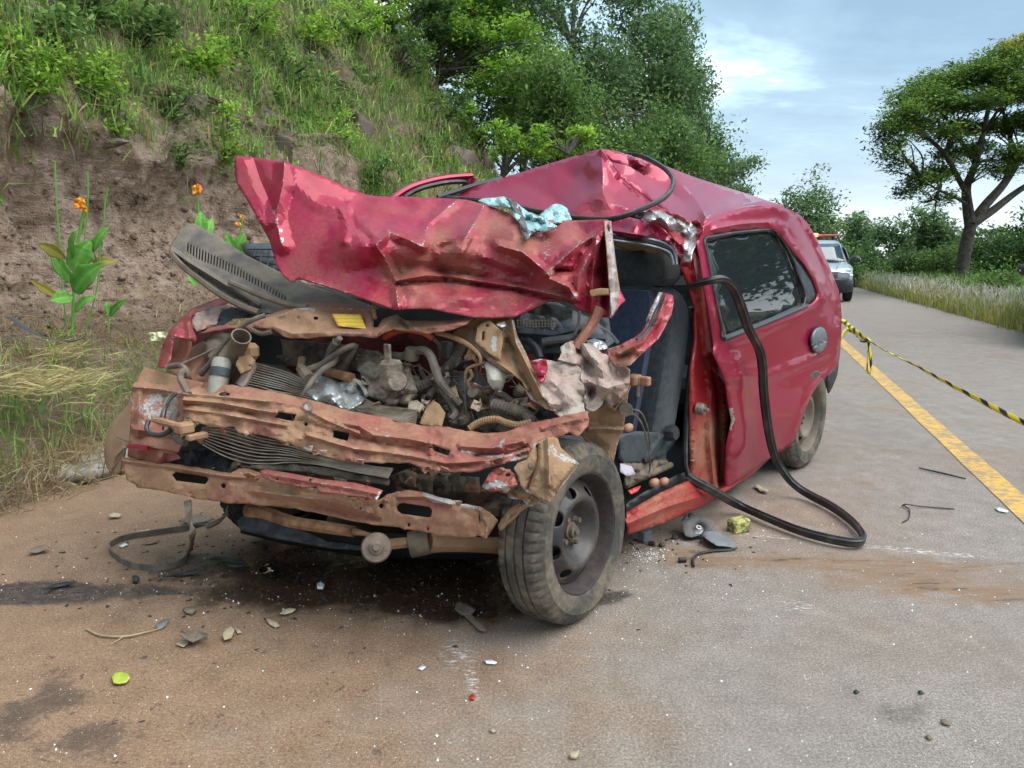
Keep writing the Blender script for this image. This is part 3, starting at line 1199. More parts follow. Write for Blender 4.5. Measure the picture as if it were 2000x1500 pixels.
def bank_point(s, q):
    t, z, L = bank_profile(q)
    # tangent of the profile for displacement along its normal
    t2, z2, _ = bank_profile(q + 0.05)
    tx, tz = t2 - t, z2 - z
    l = np.hypot(tx, tz) + 1e-9
    nx, nz = -tz / l, tx / l
    steep = np.clip((np.abs(tz) / l - 0.25) * 2, 0, 1)
    hgt = np.clip((z - 0.5) / 1.5, 0, 1)
    d = 0.55 * fbm(s * 0.28, q * 0.4, 3, 2) * hgt + (0.20 * fbm(s * 1.1, q * 1.3, 4, 8) + (0.085 * fbm(s * 4.0, q * 4.5, 4, 12) + 0.10 * facet(s * 3.1, q * 4.2, 21) + 0.06 * facet(s * 7.5, q * 9, 22)) * steep) * np.clip(z * 1.5, 0.1, 1)
    lip = np.exp(-((q - (4.15 + 0.35 * fbm(s * 0.5, s * 0, 2, 31))) / 0.10) ** 2)      # broken ledge above the bare cut
    d = d + 0.20 * lip * (vn(s * 0.9, s * 0 + 3, 5) > 0.25)
    gully = np.exp(-((s - 0.95) / 0.16) ** 2) * np.clip((z - .7) / .4, 0, 1) * np.clip((3.3 - z) / .8, 0, 1)
    d = d - 0.22 * gully
    t = t + nx * d
    z = z + nz * d + 0.02 * fbm(s * 6, q * 6, 3, 4)
    # the bank runs out towards the far end
    e = np.clip((s - 15.5) / 7.0, 0, 1)
    e = e * e * (3 - 2 * e)
    z = z * (1 - e * 0.85)
    t = t + e * 0.6
    return R(s, t, z)


def soil_mat():
    t = NT('red_brown_soil_bank')
    p = t.pos()
    n = t.noise(1.3, 6, 0.6, p)
    n2 = t.noise(9, 6, 0.72, p, dist=0.15)
    n3 = t.noise(55, 4, 0.7, p)
    c = t.ramp(n2, [(0.30, (0.16, 0.105, 0.072)), (0.44, (0.37, 0.262, 0.192)), (0.58, (0.51, 0.385, 0.30)), (0.72, (0.60, 0.475, 0.385))])
    c = t.mix(t.ss(n, 0.46, 0.66), c, t.mix(0.55, c, (0.17, 0.105, 0.062)))
    sz = t.new('ShaderNodeSeparateXYZ')
    t.l.new(p, sz.inputs[0])
    up = t.ss(t.math('ADD', sz.outputs[2], t.math('MULTIPLY', t.math('SUBTRACT', n, 0.5), 2.5)), 2.0, 3.6)
    c = t.mix(t.math('MULTIPLY', up, 0.75), c, t.ramp(n2, [(0.35, (0.080, 0.072, 0.030)), (0.65, (0.20, 0.185, 0.085))]))
    low = t.ss(sz.outputs[2], 0.95, 0.55)
    c = t.mix(t.math('MULTIPLY', low, 0.6), c, (0.165, 0.110, 0.070))
    cr = t.ss(t.voro(5.5, t.math and p, feature='DISTANCE_TO_EDGE'), 0.0, 0.035, 1.0, 0.0)
    c = t.mix(t.math('MULTIPLY', cr, t.math('MULTIPLY', t.ss(n, 0.4, 0.6), 0.15)), c, (0.07, 0.045, 0.030))
    t.inp('Base Color', c)
    t.inp('Roughness', 0.97)
    t.inp('Specular IOR Level', 0.15)
    lay = t.noise(5, 4, 0.65, p, stretch=(0.6, 0.6, 3.2))
    c = t.mix(t.ss(lay, 0.58, 0.68, 0, 0.45), c, (0.10, 0.066, 0.045))
    t.inp('Base Color', c)
    t.bump(t.math('ADD', t.math('ADD', t.math('MULTIPLY', n2, 1.0), t.math('MULTIPLY', lay, -0.9)), t.math('ADD', t.math('MULTIPLY', n3, 0.6), t.math('MULTIPLY', cr, -0.08))), 1.0, 0.09)
    return t.m


M['soil'] = soil_mat()


def build_bank():
    ss_ = np.concatenate([np.linspace(-6, 6, 340), np.linspace(6.05, 8, 34), np.linspace(8.1, 28, 150), np.linspace(30, 90, 16)])
    L = bank_profile(0)[2]
    qq = np.concatenate([np.linspace(0, 6, 190), np.linspace(6.04, 7.5, 36), np.linspace(7.7, 16, 60), np.linspace(17, L, 14)])
    s, q = np.meshgrid(ss_, qq, indexing='ij')
    v = bank_point(s.ravel(), q.ravel())
    n2 = len(qq)
    i, j = np.meshgrid(np.arange(len(ss_) - 1), np.arange(n2 - 1), indexing='ij')
    a = (i * n2 + j).ravel()
    f = np.stack([a, a + n2, a + n2 + 1, a + 1], 1)
    obj('bank', v, f, M['soil'], kind='structure')


build_bank()

# right verge: low shelf of earth beside the road, dropping away
M['verge'] = simple('verge_earth', [(0.06, 0.055, 0.025), (0.14, 0.115, 0.06)], 3, 0.95, 0, 0.6, 20)


def rv(s, t):
    x = T_RIGHT - t
    return 0.03 * np.clip(x / 0.3, 0, 1) + 0.12 * fbm(s * 0.5, t * 0.5, 3, 5) * np.clip(x, 0, 1) - 0.05 * np.clip(x - 4, 0, 30)


ground_sheet('right_verge', -14, 140, T_RIGHT - 60, T_RIGHT + 0.02, 0, M['verge'], 150, 90, zf=rv, kind='structure')


# ---- grass
def blades(pts, lens, cols, width=0.006, lean=0.35, seg=2, rng=RNG, droop=0.35, ups=None, curl=None):
    """pts Nx3, lens N, cols Nx3 -> mesh arrays of tapering bent blades"""
    n = len(pts)
    az = rng.uniform(0, 2 * math.pi, n)
    dirv = np.stack([np.cos(az), np.sin(az), np.zeros(n)], 1)
    ln = rng.normal(0, lean, n)[:, None]
    up = np.tile([0, 0, 1.0], (n, 1)) if ups is None else ups
    ax = up + dirv * ln
    ax /= np.linalg.norm(ax, axis=1)[:, None]
    side = np.cross(ax, rng.normal(size=(n, 3)))
    side /= np.linalg.norm(side, axis=1)[:, None]
    w = np.broadcast_to(np.asarray(width, float), (n,))[:, None] * rng.uniform(.6, 1.3, n)[:, None]
    L = lens[:, None]
    dr = (rng.uniform(0.2, 1.2, n) * droop)[:, None]
    mid = pts + ax * L * 0.55 + dirv * L * dr * 0.18
    tip = pts + ax * L * 0.95 + dirv * L * dr * 0.75 - np.array([0, 0, 1.0]) * L * dr * 0.35
    v = np.empty((n, 5, 3))
    v[:, 0], v[:, 1] = pts - side * w, pts + side * w
    v[:, 2], v[:, 3] = mid + side * w * 0.8, mid - side * w * 0.8
    v[:, 4] = tip
    b = np.arange(n)[:, None] * 5
    tri = np.concatenate([b + [0, 1, 2], b + [0, 2, 3], b + [3, 2, 4]], 0)
    c = np.repeat(cols, 5, 0)
    return v.reshape(-1, 3), tri, c


GREEN = np.array([[0.075, 0.145, 0.026], [0.11, 0.20, 0.035], [0.15, 0.26, 0.05], [0.20, 0.30, 0.07], [0.085, 0.14, 0.045]]) * 1.4
STRAW = np.array([[0.36, 0.29, 0.15], [0.46, 0.38, 0.21], [0.29, 0.215, 0.115], [0.40, 0.28, 0.13], [0.20, 0.145, 0.085]])
PALE = np.array([[0.42, 0.38, 0.28], [0.50, 0.45, 0.34], [0.33, 0.29, 0.20]])


def pick(pal, n, rng=RNG, var=0.18):
    return pal[rng.integers(0, len(pal), n)] * rng.uniform(1 - var, 1 + var, (n, 1))


def stuff(name, parts, label, cat_, mat=None):
    V, T, Cc, off = [], [], [], 0
    for v, t, c in parts:
        V.append(v)
        T.append(t + off)
        Cc.append(c)
        off += len(v)
    return obj(name, np.vstack(V), np.vstack(T), mat or M['grass'], kind='stuff', label=label, category=cat_, smooth=False,
               attrs={'col': np.vstack(Cc)})


def tufts(cent, per, spread, lmin, lmax, pal, width, lean, droop, rng=RNG, colvar=0.18, mixpal=None, mixp=0.0):
    n = len(cent)
    idx = np.repeat(np.arange(n), per)
    pts = cent[idx] + np.stack([rng.normal(0, spread, n * per), rng.normal(0, spread, n * per), np.zeros(n * per)], 1)
    tl = rng.uniform(lmin, lmax, n)
    lens = tl[idx] * rng.uniform(0.45, 1.1, n * per)
    tc = pick(pal, n, rng)
    cols = tc[idx] * rng.uniform(1 - colvar, 1 + colvar, (n * per, 1))
    if mixpal is not None:
        k = rng.uniform(size=n * per) < mixp
        cols[k] = pick(mixpal, int(k.sum()), rng)
    return blades(pts, lens, cols, width, lean, droop=droop, rng=rng)


def bank_grass():
    rng = np.random.default_rng(21)
    parts = []

    def pts_on_bank(n, s0, s1, q0, q1, dens):
        s, q = rng.uniform(s0, s1, n), rng.uniform(q0, q1, n)
        k = rng.uniform(size=n) < dens(s, q)
        return bank_point(s[k], q[k])
    hi = lambda s, q: np.clip((q - 3.75 + 1.1 * fbm(s * 0.7, q * 0.7, 3, 40) + 0.10 * np.clip(s - 1.5, 0, 9) + 0.25*np.clip(s-3,0,4)) / 1.1, 0.012, 1) * np.clip(0.65 + 1.3 * fbm(s * 0.9, q * 1.1, 3, 77), 0.06, 1)
    a = pts_on_bank(19000, -5, 8, 2.6, 14, hi)
    parts.append(tufts(a, 9, 0.07, 0.16, 0.50, GREEN * 1.15, 0.0065, 0.42, 0.8, rng, mixpal=STRAW, mixp=0.22))
    a = pts_on_bank(9000, 8, 27, 2.6, 15, hi)
    parts.append(tufts(a, 9, 0.10, 0.22, 0.6, GREEN * 1.1, 0.011, 0.45, 0.8, rng, mixpal=STRAW, mixp=0.25))
    a = pts_on_bank(3600, -5, 10, 3.6, 12, lambda s, q: np.clip((q - 4.0) / 1.5, 0, 1) * np.clip(0.5 + 1.5 * fbm(s * 1.2, q * 1.2, 3, 91), 0, 1))
    parts.append(tufts(a, 6, 0.08, 0.2, 0.55, PALE * 0.72, 0.0032, 0.7, 1.1, rng, mixpal=STRAW, mixp=0.5))
    a = pts_on_bank(1600, 8, 26, 3.6, 12, lambda s, q: np.clip((q - 3.6) / 1.5, 0, 1) * np.clip(0.5 + 1.5 * fbm(s * 1.2, q * 1.2, 3, 91), 0, 1))
    parts.append(tufts(a, 6, 0.12, 0.3, 0.75, PALE * 0.75, 0.006, 0.7, 1.0, rng, mixpal=STRAW, mixp=0.4))
    # yellow-green clumps
    a = pts_on_bank(1500, -5, 12, 4.4, 13, lambda s, q: (fbm(s * 0.8, q * 0.8, 2, 55) > 0.15) * 0.8)
    parts.append(tufts(a, 10, 0.06, 0.18, 0.45, np.array([[0.17, 0.26, 0.035], [0.22, 0.32, 0.05]]), 0.005, 0.5, 0.8, rng))
    # dead stems and roots hanging over the broken edge
    n = 900
    s, q = rng.uniform(-4, 7, n), rng.normal(4.15, 0.3, n)
    pts = bank_point(s, q)
    ups = np.tile([-RN[0] * 0.8, -RN[1] * 0.8, -0.6], (n, 1)) + rng.normal(0, .5, (n, 3))
    ups /= np.linalg.norm(ups, axis=1)[:, None]
    parts.append(blades(pts, rng.uniform(.12, .45, n), pick(PALE * 0.7, n, rng), 0.0025, 0.2, ups=ups, rng=rng, droop=0.9))
    stuff('bank_grass', parts, 'tangled green and dry grass growing over the soil bank', 'grass')


def weed_cover():
    """small broad leaves scattered over the bank"""
    rng = np.random.default_rng(5)
    n = 52000
    s, q = rng.uniform(-5, 24, n), rng.uniform(3.2, 13.5, n)
    k = rng.uniform(size=n) < np.clip((q - 3.6) / 2.0, 0.02, 1) * np.clip((fbm(s * 1.0, q * 1.0, 3, 17) - 0.02) * 3.5, 0, 1)
    p = bank_point(s[k], q[k])
    n = len(p)
    reps = 4
    p = np.repeat(p, reps, 0) + rng.normal(0, 0.05, (n * reps, 3)) + [0, 0, 0.06]
    col = np.repeat(pick(np.array([[0.055, 0.13, 0.025], [0.10, 0.20, 0.035], [0.17, 0.28, 0.05], [0.045, 0.095, 0.03]]), n, rng), reps, 0)
    sz = rng.uniform(0.018, 0.046, n * reps) * (1 + 0.05 * np.repeat(np.clip(s[k], 0, 20), reps))
    v, t = leaf_quads(p, sz, rng, flatten=0.35)
    stuff('bank_weeds', [(v, np.vstack([t[:, [0, 1, 2]], t[:, [0, 2, 3]]]), np.repeat(col, 4, 0))], 'small leafy weeds spread over the soil bank', 'weeds')


def leaf_quads(p, sz, rng, flatten=0.5, aspect=0.45, hang=0.0):
    """rhombic leaves: N*4 verts, N quads"""
    n = len(p)
    nor = rng.normal(size=(n, 3))
    nor[:, 2] = np.abs(nor[:, 2]) + flatten
    nor /= np.linalg.norm(nor, axis=1)[:, None]
    a = rng.normal(size=(n, 3))
    a[:, 2] -= hang
    a = a - nor * (a * nor).sum(1)[:, None]
    a /= np.linalg.norm(a, axis=1)[:, None] + 1e-9
    b = np.cross(nor, a)
    s_ = np.asarray(sz)[:, None]
    v = np.empty((n, 4, 3))
    v[:, 0] = p - a * s_
    v[:, 1] = p - a * s_ * 0.1 + b * s_ * aspect
    v[:, 2] = p + a * s_ - nor * s_ * 0.25
    v[:, 3] = p - a * s_ * 0.1 - b * s_ * aspect
    f = np.arange(n * 4).reshape(n, 4)
    return v.reshape(-1, 3), f


def verge_grass():
    rng = np.random.default_rng(33)
    parts = []

    def on_verge(n, s0, s1, q0, q1, dens=None):
        s, q = rng.uniform(s0, s1, n), rng.uniform(q0, q1, n)
        if dens is not None:
            k = rng.uniform(size=n) < dens(s, q)
            s, q = s[k], q[k]
        return bank_point(s, q)
    patch = lambda s, q: np.clip(0.35 + 1.6 * fbm(s * 1.1, q * 1.3, 3, 63), 0, 1)
    a = on_verge(1500, -4, 8, 0.25, 1.7, patch)
    parts.append(tufts(a, 10, 0.04, 0.08, 0.26, GREEN * 1.15, 0.0030, 0.6, 0.9, rng, mixpal=STRAW, mixp=0.2))
    # dry cut straw lying flat
    a = on_verge(4600, -4, 7, 0.15, 2.4, lambda s, q: np.clip(0.5 + 1.6 * fbm(s * 1.3, q * 1.3, 3, 11), 0.05, 1))
    v, t, c = tufts(a, 7, 0.10, 0.10, 0.30, STRAW, 0.0022, 2.6, 0.6, rng)
    parts.append((v, t, c))
    a = on_verge(900, -3.5, 1.5, 0.08, 0.40)
    parts.append(tufts(a, 8, 0.09, 0.10, 0.34, STRAW * 1.05, 0.0022, 2.0, 0.8, rng))
    a = on_verge(260, -3.5, 1.2, 0.30, 1.0)
    parts.append(tufts(a, 6, 0.03, 0.18, 0.42, np.array([[0.16, 0.30, 0.06], [0.22, 0.36, 0.09]]), 0.0032, 0.45, 1.0, rng))
    # mounds of pulled straw
    for (px, py, z, r) in ((85, 755, 0.45, 0.34), (70, 700, 0.5, 0.26)):
        c0 = G(px, py, z)
        n = 480
        pts = c0 + rng.normal(0, 1, (n, 3)) * [r * 0.6, r * 0.45, 0.03] + [0, 0, 0.03]
        az = rng.normal(-0.5, 1.3, n)
        ups = np.stack([np.cos(az) * 1.0, np.sin(az), rng.uniform(0.05, 0.5, n)], 1)
        parts.append(blades(pts, rng.uniform(.08, .2, n), pick(np.array([[0.50, 0.42, 0.20], [0.58, 0.48, 0.22], [0.40, 0.32, 0.16]]), n, rng), 0.003, 0.2, ups=ups, rng=rng))
    stuff('verge_grass', parts, 'cut straw and short grass on the left verge', 'grass')


def right_grass():
    rng = np.random.default_rng(44)
    parts = []
    n = 9000
    s = rng.uniform(1, 75, n) ** 1.0
    t = T_RIGHT - 0.05 - np.abs(rng.normal(0, 0.75, n))
    z = rv(s, t)
    k = rng.uniform(size=n) < np.clip(26.0 / (s + 8), 0.25, 1)
    cent = R(s[k], t[k], 0)
    cent[:, 2] = z[k]
    gold = np.array([[0.42, 0.34, 0.07], [0.46, 0.40, 0.11], [0.30, 0.32, 0.07], [0.22, 0.29, 0.06], [0.26, 0.33, 0.08]])
    parts.append(tufts(cent, 11, 0.10, 0.20, 0.55, gold, 0.007, 0.25, 0.35, rng, mixpal=np.array([[0.50, 0.46, 0.34], [0.56, 0.50, 0.40]]), mixp=0.22))
    # pale seed heads
    sel = cent[rng.uniform(size=len(cent)) < 0.20]
    m = len(sel)
    idx = np.repeat(np.arange(m), 5)
    top = sel[idx] + np.stack([rng.normal(0, .12, m * 5), rng.normal(0, .12, m * 5), rng.uniform(.18, .52, m * 5)], 1)
    parts.append(blades(top, rng.uniform(.10, .22, m * 5), pick(np.array([[0.62, 0.57, 0.46], [0.50, 0.45, 0.34]]), m * 5, rng), 0.010, 0.5, rng=rng))
    n = 5200
    s = rng.uniform(2, 70, n)
    t = T_RIGHT - 1.3 - np.abs(rng.normal(0, 1.6, n))
    cent = R(s, t, 0)
    cent[:, 2] = rv(s, t)
    parts.append(tufts(cent, 8, 0.12, 0.4, 0.95, GREEN * 1.0, 0.011, 0.35, 0.6, rng, mixpal=gold, mixp=0.12))
    stuff('roadside_grass', parts, 'tall golden grass with pale seed heads along the far road edge', 'grass')


bank_grass()
weed_cover()
verge_grass()
right_grass()


def clods():
    """crumbs of earth and small stones fallen from the cut"""
    rng = np.random.default_rng(3)
    n = 5200
    s = rng.uniform(-3.5, 7, n)
    q = np.where(rng.uniform(size=n) < 0.55, rng.normal(2.3, 0.45, n), rng.uniform(2.2, 4.6, n))
    c = bank_point(s, q)
    r = rng.uniform(0.006, 0.022, n) * rng.choice([1, 1, 1, 2.0], n)
    o8 = np.array([[1, 0, 0], [-1, 0, 0], [0, 1, 0], [0, -1, 0], [0, 0, 1], [0, 0, -1]], float)
    f8 = np.array([[0, 2, 4], [2, 1, 4], [1, 3, 4], [3, 0, 4], [2, 0, 5], [1, 2, 5], [3, 1, 5], [0, 3, 5]])
    v = c[:, None, :] + o8[None] * r[:, None, None] * rng.uniform(.5, 1.4, (n, 6, 1)) + rng.normal(0, .15, (n, 6, 3)) * r[:, None, None]
    f = (np.arange(n)[:, None, None] * 6 + f8[None]).reshape(-1, 3)
    obj('soil_clods', v.reshape(-1, 3), f, M['soil'], kind='stuff', label='crumbs of earth and small stones on the bare cut', category='soil', smooth=False)


clods()


# concrete gutter edge showing through the straw, left of the wreck
def gutter():
    v, t = mesh2d([(0, 905), (60, 872), (140, 848), (235, 836), (262, 858), (240, 900), (170, 925), (100, 930), (30, 955), (0, 965)], sp=9)
    p = G(v[:, 0], v[:, 1], 0.045 + 0.07 * (950 - v[:, 1]) / 100)
    p[:, 2] += 0.025 * fbm(v[:, 0] / 25, v[:, 1] / 25, 3, 9)
    obj('concrete_gutter', p, t[:, ::-1].copy(), M['concrete'], thick=0.05, offset=-1, kind='structure')


gutter()


def boulder(px, py, s, q, size, label, seed, sq=(1, 0.7, 1)):
    c = bank_point(np.array([s]), np.array([q]))[0]
    bm = bmesh.new()
    bmesh.ops.create_icosphere(bm, subdivisions=4, radius=1.0)
    v = np.array([x.co[:] for x in bm.verts])
    f = [[a.index for a in q_.verts] for q_ in bm.faces]
    bm.free()
    rng = np.random.default_rng(seed)
    pl = rng.normal(size=(11, 3))
    pl /= np.linalg.norm(pl, axis=1)[:, None]
    k = rng.uniform(0.55, 0.95, 11)
    dd = (v @ pl.T) / k
    r = 1.0 / np.maximum(dd.max(1), 0.6)
    r = r * (1 + 0.06 * fbm(v[:, 0] * 3 + seed, v[:, 1] * 3 + v[:, 2] * 2, 3, seed))
    v = v * r[:, None] * size * np.array(sq)
    obj('boulder', v + c, f, M['rock'], at=c, label=label, category='rock', smooth=False)


def solve_bank(px, py):
    """bank parameters whose projection is nearest a pixel"""
    s, q = np.meshgrid(np.linspace(-4, 26, 500), np.linspace(0, 14, 400), indexing='ij')
    p = bank_point(s.ravel(), q.ravel()) - ORG
    dd = p[:, 1] * CP - p[:, 2] * SP
    X = 1000 + FPX * p[:, 0] / dd
    Y = 750 - FPX * (p[:, 1] * SP + p[:, 2] * CP) / dd
    e = (X - px) ** 2 + (Y - py) ** 2
    e = np.where(dd < 0.5, 1e12, e) + dd * 3
    i = int(np.argmin(e))
    return s.ravel()[i], q.ravel()[i], dd[i]


for (px, py, r, lb, sd, sq) in ((705, 265, 34, 'dark pointed boulder in the bank above the crumpled bonnet', 1, (0.95, .7, 1.3)),
                                (520, 235, 26, 'rounded brown boulder in the bank above the raised bonnet corner', 2, (1.2, .7, .9)),
                                (375, 205, 22, 'reddish rock under the grass fringe above the cannas', 3, (1.4, .7, .8)),
                                (880, 305, 26, 'wide dark rock at the bank foot above the roof edge', 4, (1.3, .7, 1.0)),
                                (940, 322, 18, 'small dark rock at the right end of the bank rocks', 6, (0.9, .7, 1.2)),
                                (205, 285, 16, 'flat orange stone lodged under the broken soil ledge', 5, (1.8, .7, .5)),
                                (545, 285, 24, 'grey rounded stone low in the bank behind the bonnet', 8, (1.0, .8, 1.1))):
    s_, q_, dd_ = solve_bank(px, py)
    boulder(px, py, s_, q_, r * dd_ / FPX, lb, sd, sq)

# ------------------------------------------------------------------ trees and shrubs
def crown(blobs, n, size, rng, clump=0.28, per=26, flatten=0.5, hang=0.0, aspect=0.42, shell=0.55):
    """leaf clumps spread through ellipsoid blobs; tint grows towards the outside/top of each clump at random"""
    vol = np.array([b[3] * b[4] * b[5] for b in blobs]) ** 0.75
    nb = np.maximum(1, (vol / vol.sum() * n / per).astype(int))
    P_, T_ = [], []
    for b, k in zip(blobs, nb):
        d = rng.normal(size=(k, 3))
        d /= np.linalg.norm(d, axis=1)[:, None]
        r = (shell + (1 - shell) * rng.uniform(size=k)) ** 0.8
        r *= 1 + 0.10 * np.clip(rng.normal(size=k), -2, 1)
        c = np.array(b[:3]) + d * r[:, None] * np.array(b[3:6])
        cs = clump * rng.uniform(0.5, 1.5, k)
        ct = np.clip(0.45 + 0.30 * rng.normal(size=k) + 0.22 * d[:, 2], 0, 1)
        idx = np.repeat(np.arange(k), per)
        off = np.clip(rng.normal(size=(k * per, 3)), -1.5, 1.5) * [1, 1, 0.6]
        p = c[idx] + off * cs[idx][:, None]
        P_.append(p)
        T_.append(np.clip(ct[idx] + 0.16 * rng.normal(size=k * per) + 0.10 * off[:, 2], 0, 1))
    p = np.vstack(P_)
    tint = np.concatenate(T_)
    v, f = leaf_quads(p, size * rng.uniform(0.45, 1.2, len(p)), rng, flatten, aspect, hang)
    return v, f, np.repeat(tint, 4)


def limb_mesh(mb, pts, r0, r1, seg=7):
    n = len(pts)
    v, f = g_tube(pts, np.linspace(r0, r1, n), seg=seg, n=4)
    mb.add(v, f)


def branchy(mb, base, tips, r, rng, sag=0.1, seg=6):
    for tp in tips:
        base_, tp = np.asarray(base, float), np.asarray(tp, float)
        m1 = base_ + (tp - base_) * 0.35 + rng.normal(0, 0.05, 3) * np.linalg.norm(tp - base_) + [0, 0, sag * np.linalg.norm(tp - base_)]
        m2 = base_ + (tp - base_) * 0.7 + rng.normal(0, 0.05, 3) * np.linalg.norm(tp - base_) + [0, 0, sag * 0.5 * np.linalg.norm(tp - base_)]
        limb_mesh(mb, [base_, m1, m2, tp], r, r * 0.25, seg)


def tree(name, label, base, trunk, blobs, n, size, leaf, seed, bark='bark', r0=0.2, group=None, twig=0.6, cat_='tree', **kw):
    rng = np.random.default_rng(seed)
    base = np.asarray(base, float)
    t = thing(name, label, cat_, base, group)
    mb = MB()
    tr = np.asarray(trunk, float) + base
    limb_mesh(mb, tr, r0, r0 * 0.3, 9)
    for b in blobs:
        c = np.array(b[:3]) + base
        k = np.argmin(np.linalg.norm(tr[1:] - c, axis=1) + (tr[1:, 2] > c[2]) * 2.0) + 1
        tips = [c + rng.normal(0, 0.45, 3) * np.array(b[3:6]) for _ in range(3)]
        branchy(mb, tr[k], tips, r0 * 0.28, rng)
    mb.obj('trunk', M[bark], t)
    bl = [tuple(np.array(b[:3]) + base) + tuple(b[3:]) for b in blobs]
    v, f, tint = crown(bl, n, size, rng, **kw)
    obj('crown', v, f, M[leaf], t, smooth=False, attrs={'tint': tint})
    return t


def at(px, d, z=0.0):
    """ground position seen at column px, at axis depth d"""
    x = (px - 1000) / FPX * d
    y = (d - (CAM_H - z) * SP) / CP
    return np.array([x, y, z])


def zat(py, d):
    return float(P(1000, py, d)[2])


def tall_tree(px, d, top_py, half_px, label, seed, zbase=0.0, n=7000, leaf='leaf_euc', size=0.17, bottom_py=400, group='tall trees behind the bank', **kw):
    """slender tree whose crown fills a column of the view"""
    rng = np.random.default_rng(seed)
    b = at(px, d, zbase)
    H = zat(top_py, d) - zbase
    z0 = max(zat(bottom_py, d) - zbase, 0.8)
    hw = half_px * d / FPX
    bl = []
    k = 7
    for i in range(k):
        f = i / (k - 1)
        z = z0 + (H - z0) * (0.08 + 0.86 * f)
        w = hw * (0.95 - 0.55 * f ** 1.6) * rng.uniform(.7, 1.05)
        for q in range(2):
            bl.append((rng.normal(0, hw * 0.38), rng.normal(0, hw * 0.38), z + rng.normal(0, 0.04) * H, w * 0.72, w * 0.72, (H - z0) / k * 0.95))
    trunk = [(0, 0, -0.3), (0.05 * hw, 0, H * 0.3), (-0.06 * hw, 0.05, H * 0.6), (0.03 * hw, 0, H * 0.9)]
    kw.setdefault('clump', 0.42)
    kw.setdefault('per', 24)
    return tree('tall_tree', label, b, trunk, bl, int(n * 2.4), size * 0.60, leaf, seed, 'bark_pale', max(0.10, H * 0.013), group, hang=0.8, **kw)


tall_tree(1015, 24, -190, 130, 'tall dense tree with dark foliage right behind the bright leafy shrub', 101, 1.2, 9000, size=0.15, bottom_py=330)
tall_tree(1120, 27, -170, 120, 'tall grey-green tree above the tented roof peak, top out of frame', 102, 0.8, 9500, bottom_py=330)
tall_tree(1235, 31, -60, 105, 'tall airy tree whose top meets the sky at upper centre', 103, 0.3, 9500, bottom_py=300, size=0.19)
tall_tree(1305, 38, 75, 78, 'rounded grey-green tree overhanging the sky gap at mid height', 104, 0.2, 7500, size=0.2, bottom_py=350)
tall_tree(1340, 46, 205, 72, 'smaller tree stepping down behind the roof seal loop', 105, 0.0, 6500, size=0.22)
tall_tree(1395, 56, 285, 52, 'last low tree of the left row, tip above the roof rear', 106, 0.0, 5000, size=0.25)
tall_tree(1180, 22, 215, 90, 'leafy mid-green tree low behind the roof peak', 107, 0.6, 6500, leaf='leaf_mid', size=0.14, bottom_py=420)
tall_tree(1290, 29, 265, 75, 'mid-green bushy tree right of the roof peak', 108, 0.2, 5500, leaf='leaf_mid', size=0.16, bottom_py=430)
tall_tree(1090, 20, 130, 75, 'dark slender tree just beyond the end of the bank', 109, 1.6, 5000, leaf='leaf_mid', size=0.13, bottom_py=330)
tall_tree(860, 24, -330, 130, 'leafy green tree rising from the bank crest out of the top edge', 111, 7.0, 7000, leaf='leaf_mid', size=0.16, bottom_py=30)
tall_tree(930, 25, -260, 120, 'dark tree at top centre standing on the bank crest', 110, 7.5, 6500, leaf='leaf_mid', size=0.16, bottom_py=60)

# bright shrub leaning out over the bank, with flat leafy sprays
def spray_shrub():
    rng = np.random.default_rng(61)
    s_, q_, d_ = solve_bank(905, 150)
    b = bank_point(np.array([s_]), np.array([q_]))[0]
    d0 = d_
    t = thing('leafy_shrub', 'bright green leafy shrub leaning from the bank at top centre', 'shrub', b)
    mb = MB()
    bl = []
    for px, py, rx, ry in ((870, 60, 60, 40), (940, 40, 60, 45), (1000, 60, 55, 35), (1040, 90, 45, 22), (1000, 130, 55, 25), (1050, 130, 45, 16), (960, 170, 50, 28),
                           (1030, 185, 45, 20), (985, 225, 35, 22), (905, 120, 45, 35), (1085, 105, 28, 10), (880, 10, 70, 40), (960, -20, 80, 40), (900, 175, 50, 35), (945, 120, 55, 40), (850, 110, 55, 45), (925, 75, 60, 40)):
        dd = d0 + rng.uniform(-1.2, 0.6)
        c = P(px, py, dd)
        bl.append((*c, rx * dd / FPX, rx * dd / FPX * 0.7, ry * dd / FPX * 0.8))
        branchy(mb, b + [0, 0, 0.1], [c], 0.05, rng, 0.15)
    mb.obj('trunk', M['bark'], t)
    v, f, tint = crown(bl, 15000, 0.075, rng, clump=0.22, per=24, flatten=1.2, aspect=0.5, shell=0.3)
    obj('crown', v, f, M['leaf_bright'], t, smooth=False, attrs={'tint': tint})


spray_shrub()


def shrub(px, py, rx, ry, label, seed, leaf='leaf_mid', n=2200, size=0.05, d=None, name='shrub', off=0.0, group=None, clump=0.10, bark='bark'):
    rng = np.random.default_rng(seed)
    if d is None:
        s_, q_, d = solve_bank(px, py + ry)
        b = bank_point(np.array([s_]), np.array([q_]))[0]
    else:
        b = at(px, d)
        b[2] = zat(py + ry, d)
    d = d - off
    t = thing(name, label, 'shrub', b, group)
    mb, bl = MB(), []
    for i in range(9):
        x, y = px + rng.uniform(-1, 1) * rx, py + rng.uniform(-.9, .9) * ry
        dd = d + rng.uniform(-.5, .2) * rx * d / FPX
        c = P(x, y, dd)
        bl.append((*c, rx * .30 * d / FPX, rx * .3 * d / FPX, ry * .34 * d / FPX))
        branchy(mb, b, [c], max(0.006, 0.0025 * d), rng, 0.1, 5)
    mb.obj('stem', M[bark], t)
    v, f, tint = crown(bl, n, size, rng, clump=clump, per=16, flatten=0.7, aspect=0.5)
    obj('foliage', v, f, M[leaf], t, smooth=False, attrs={'tint': tint})
    return t


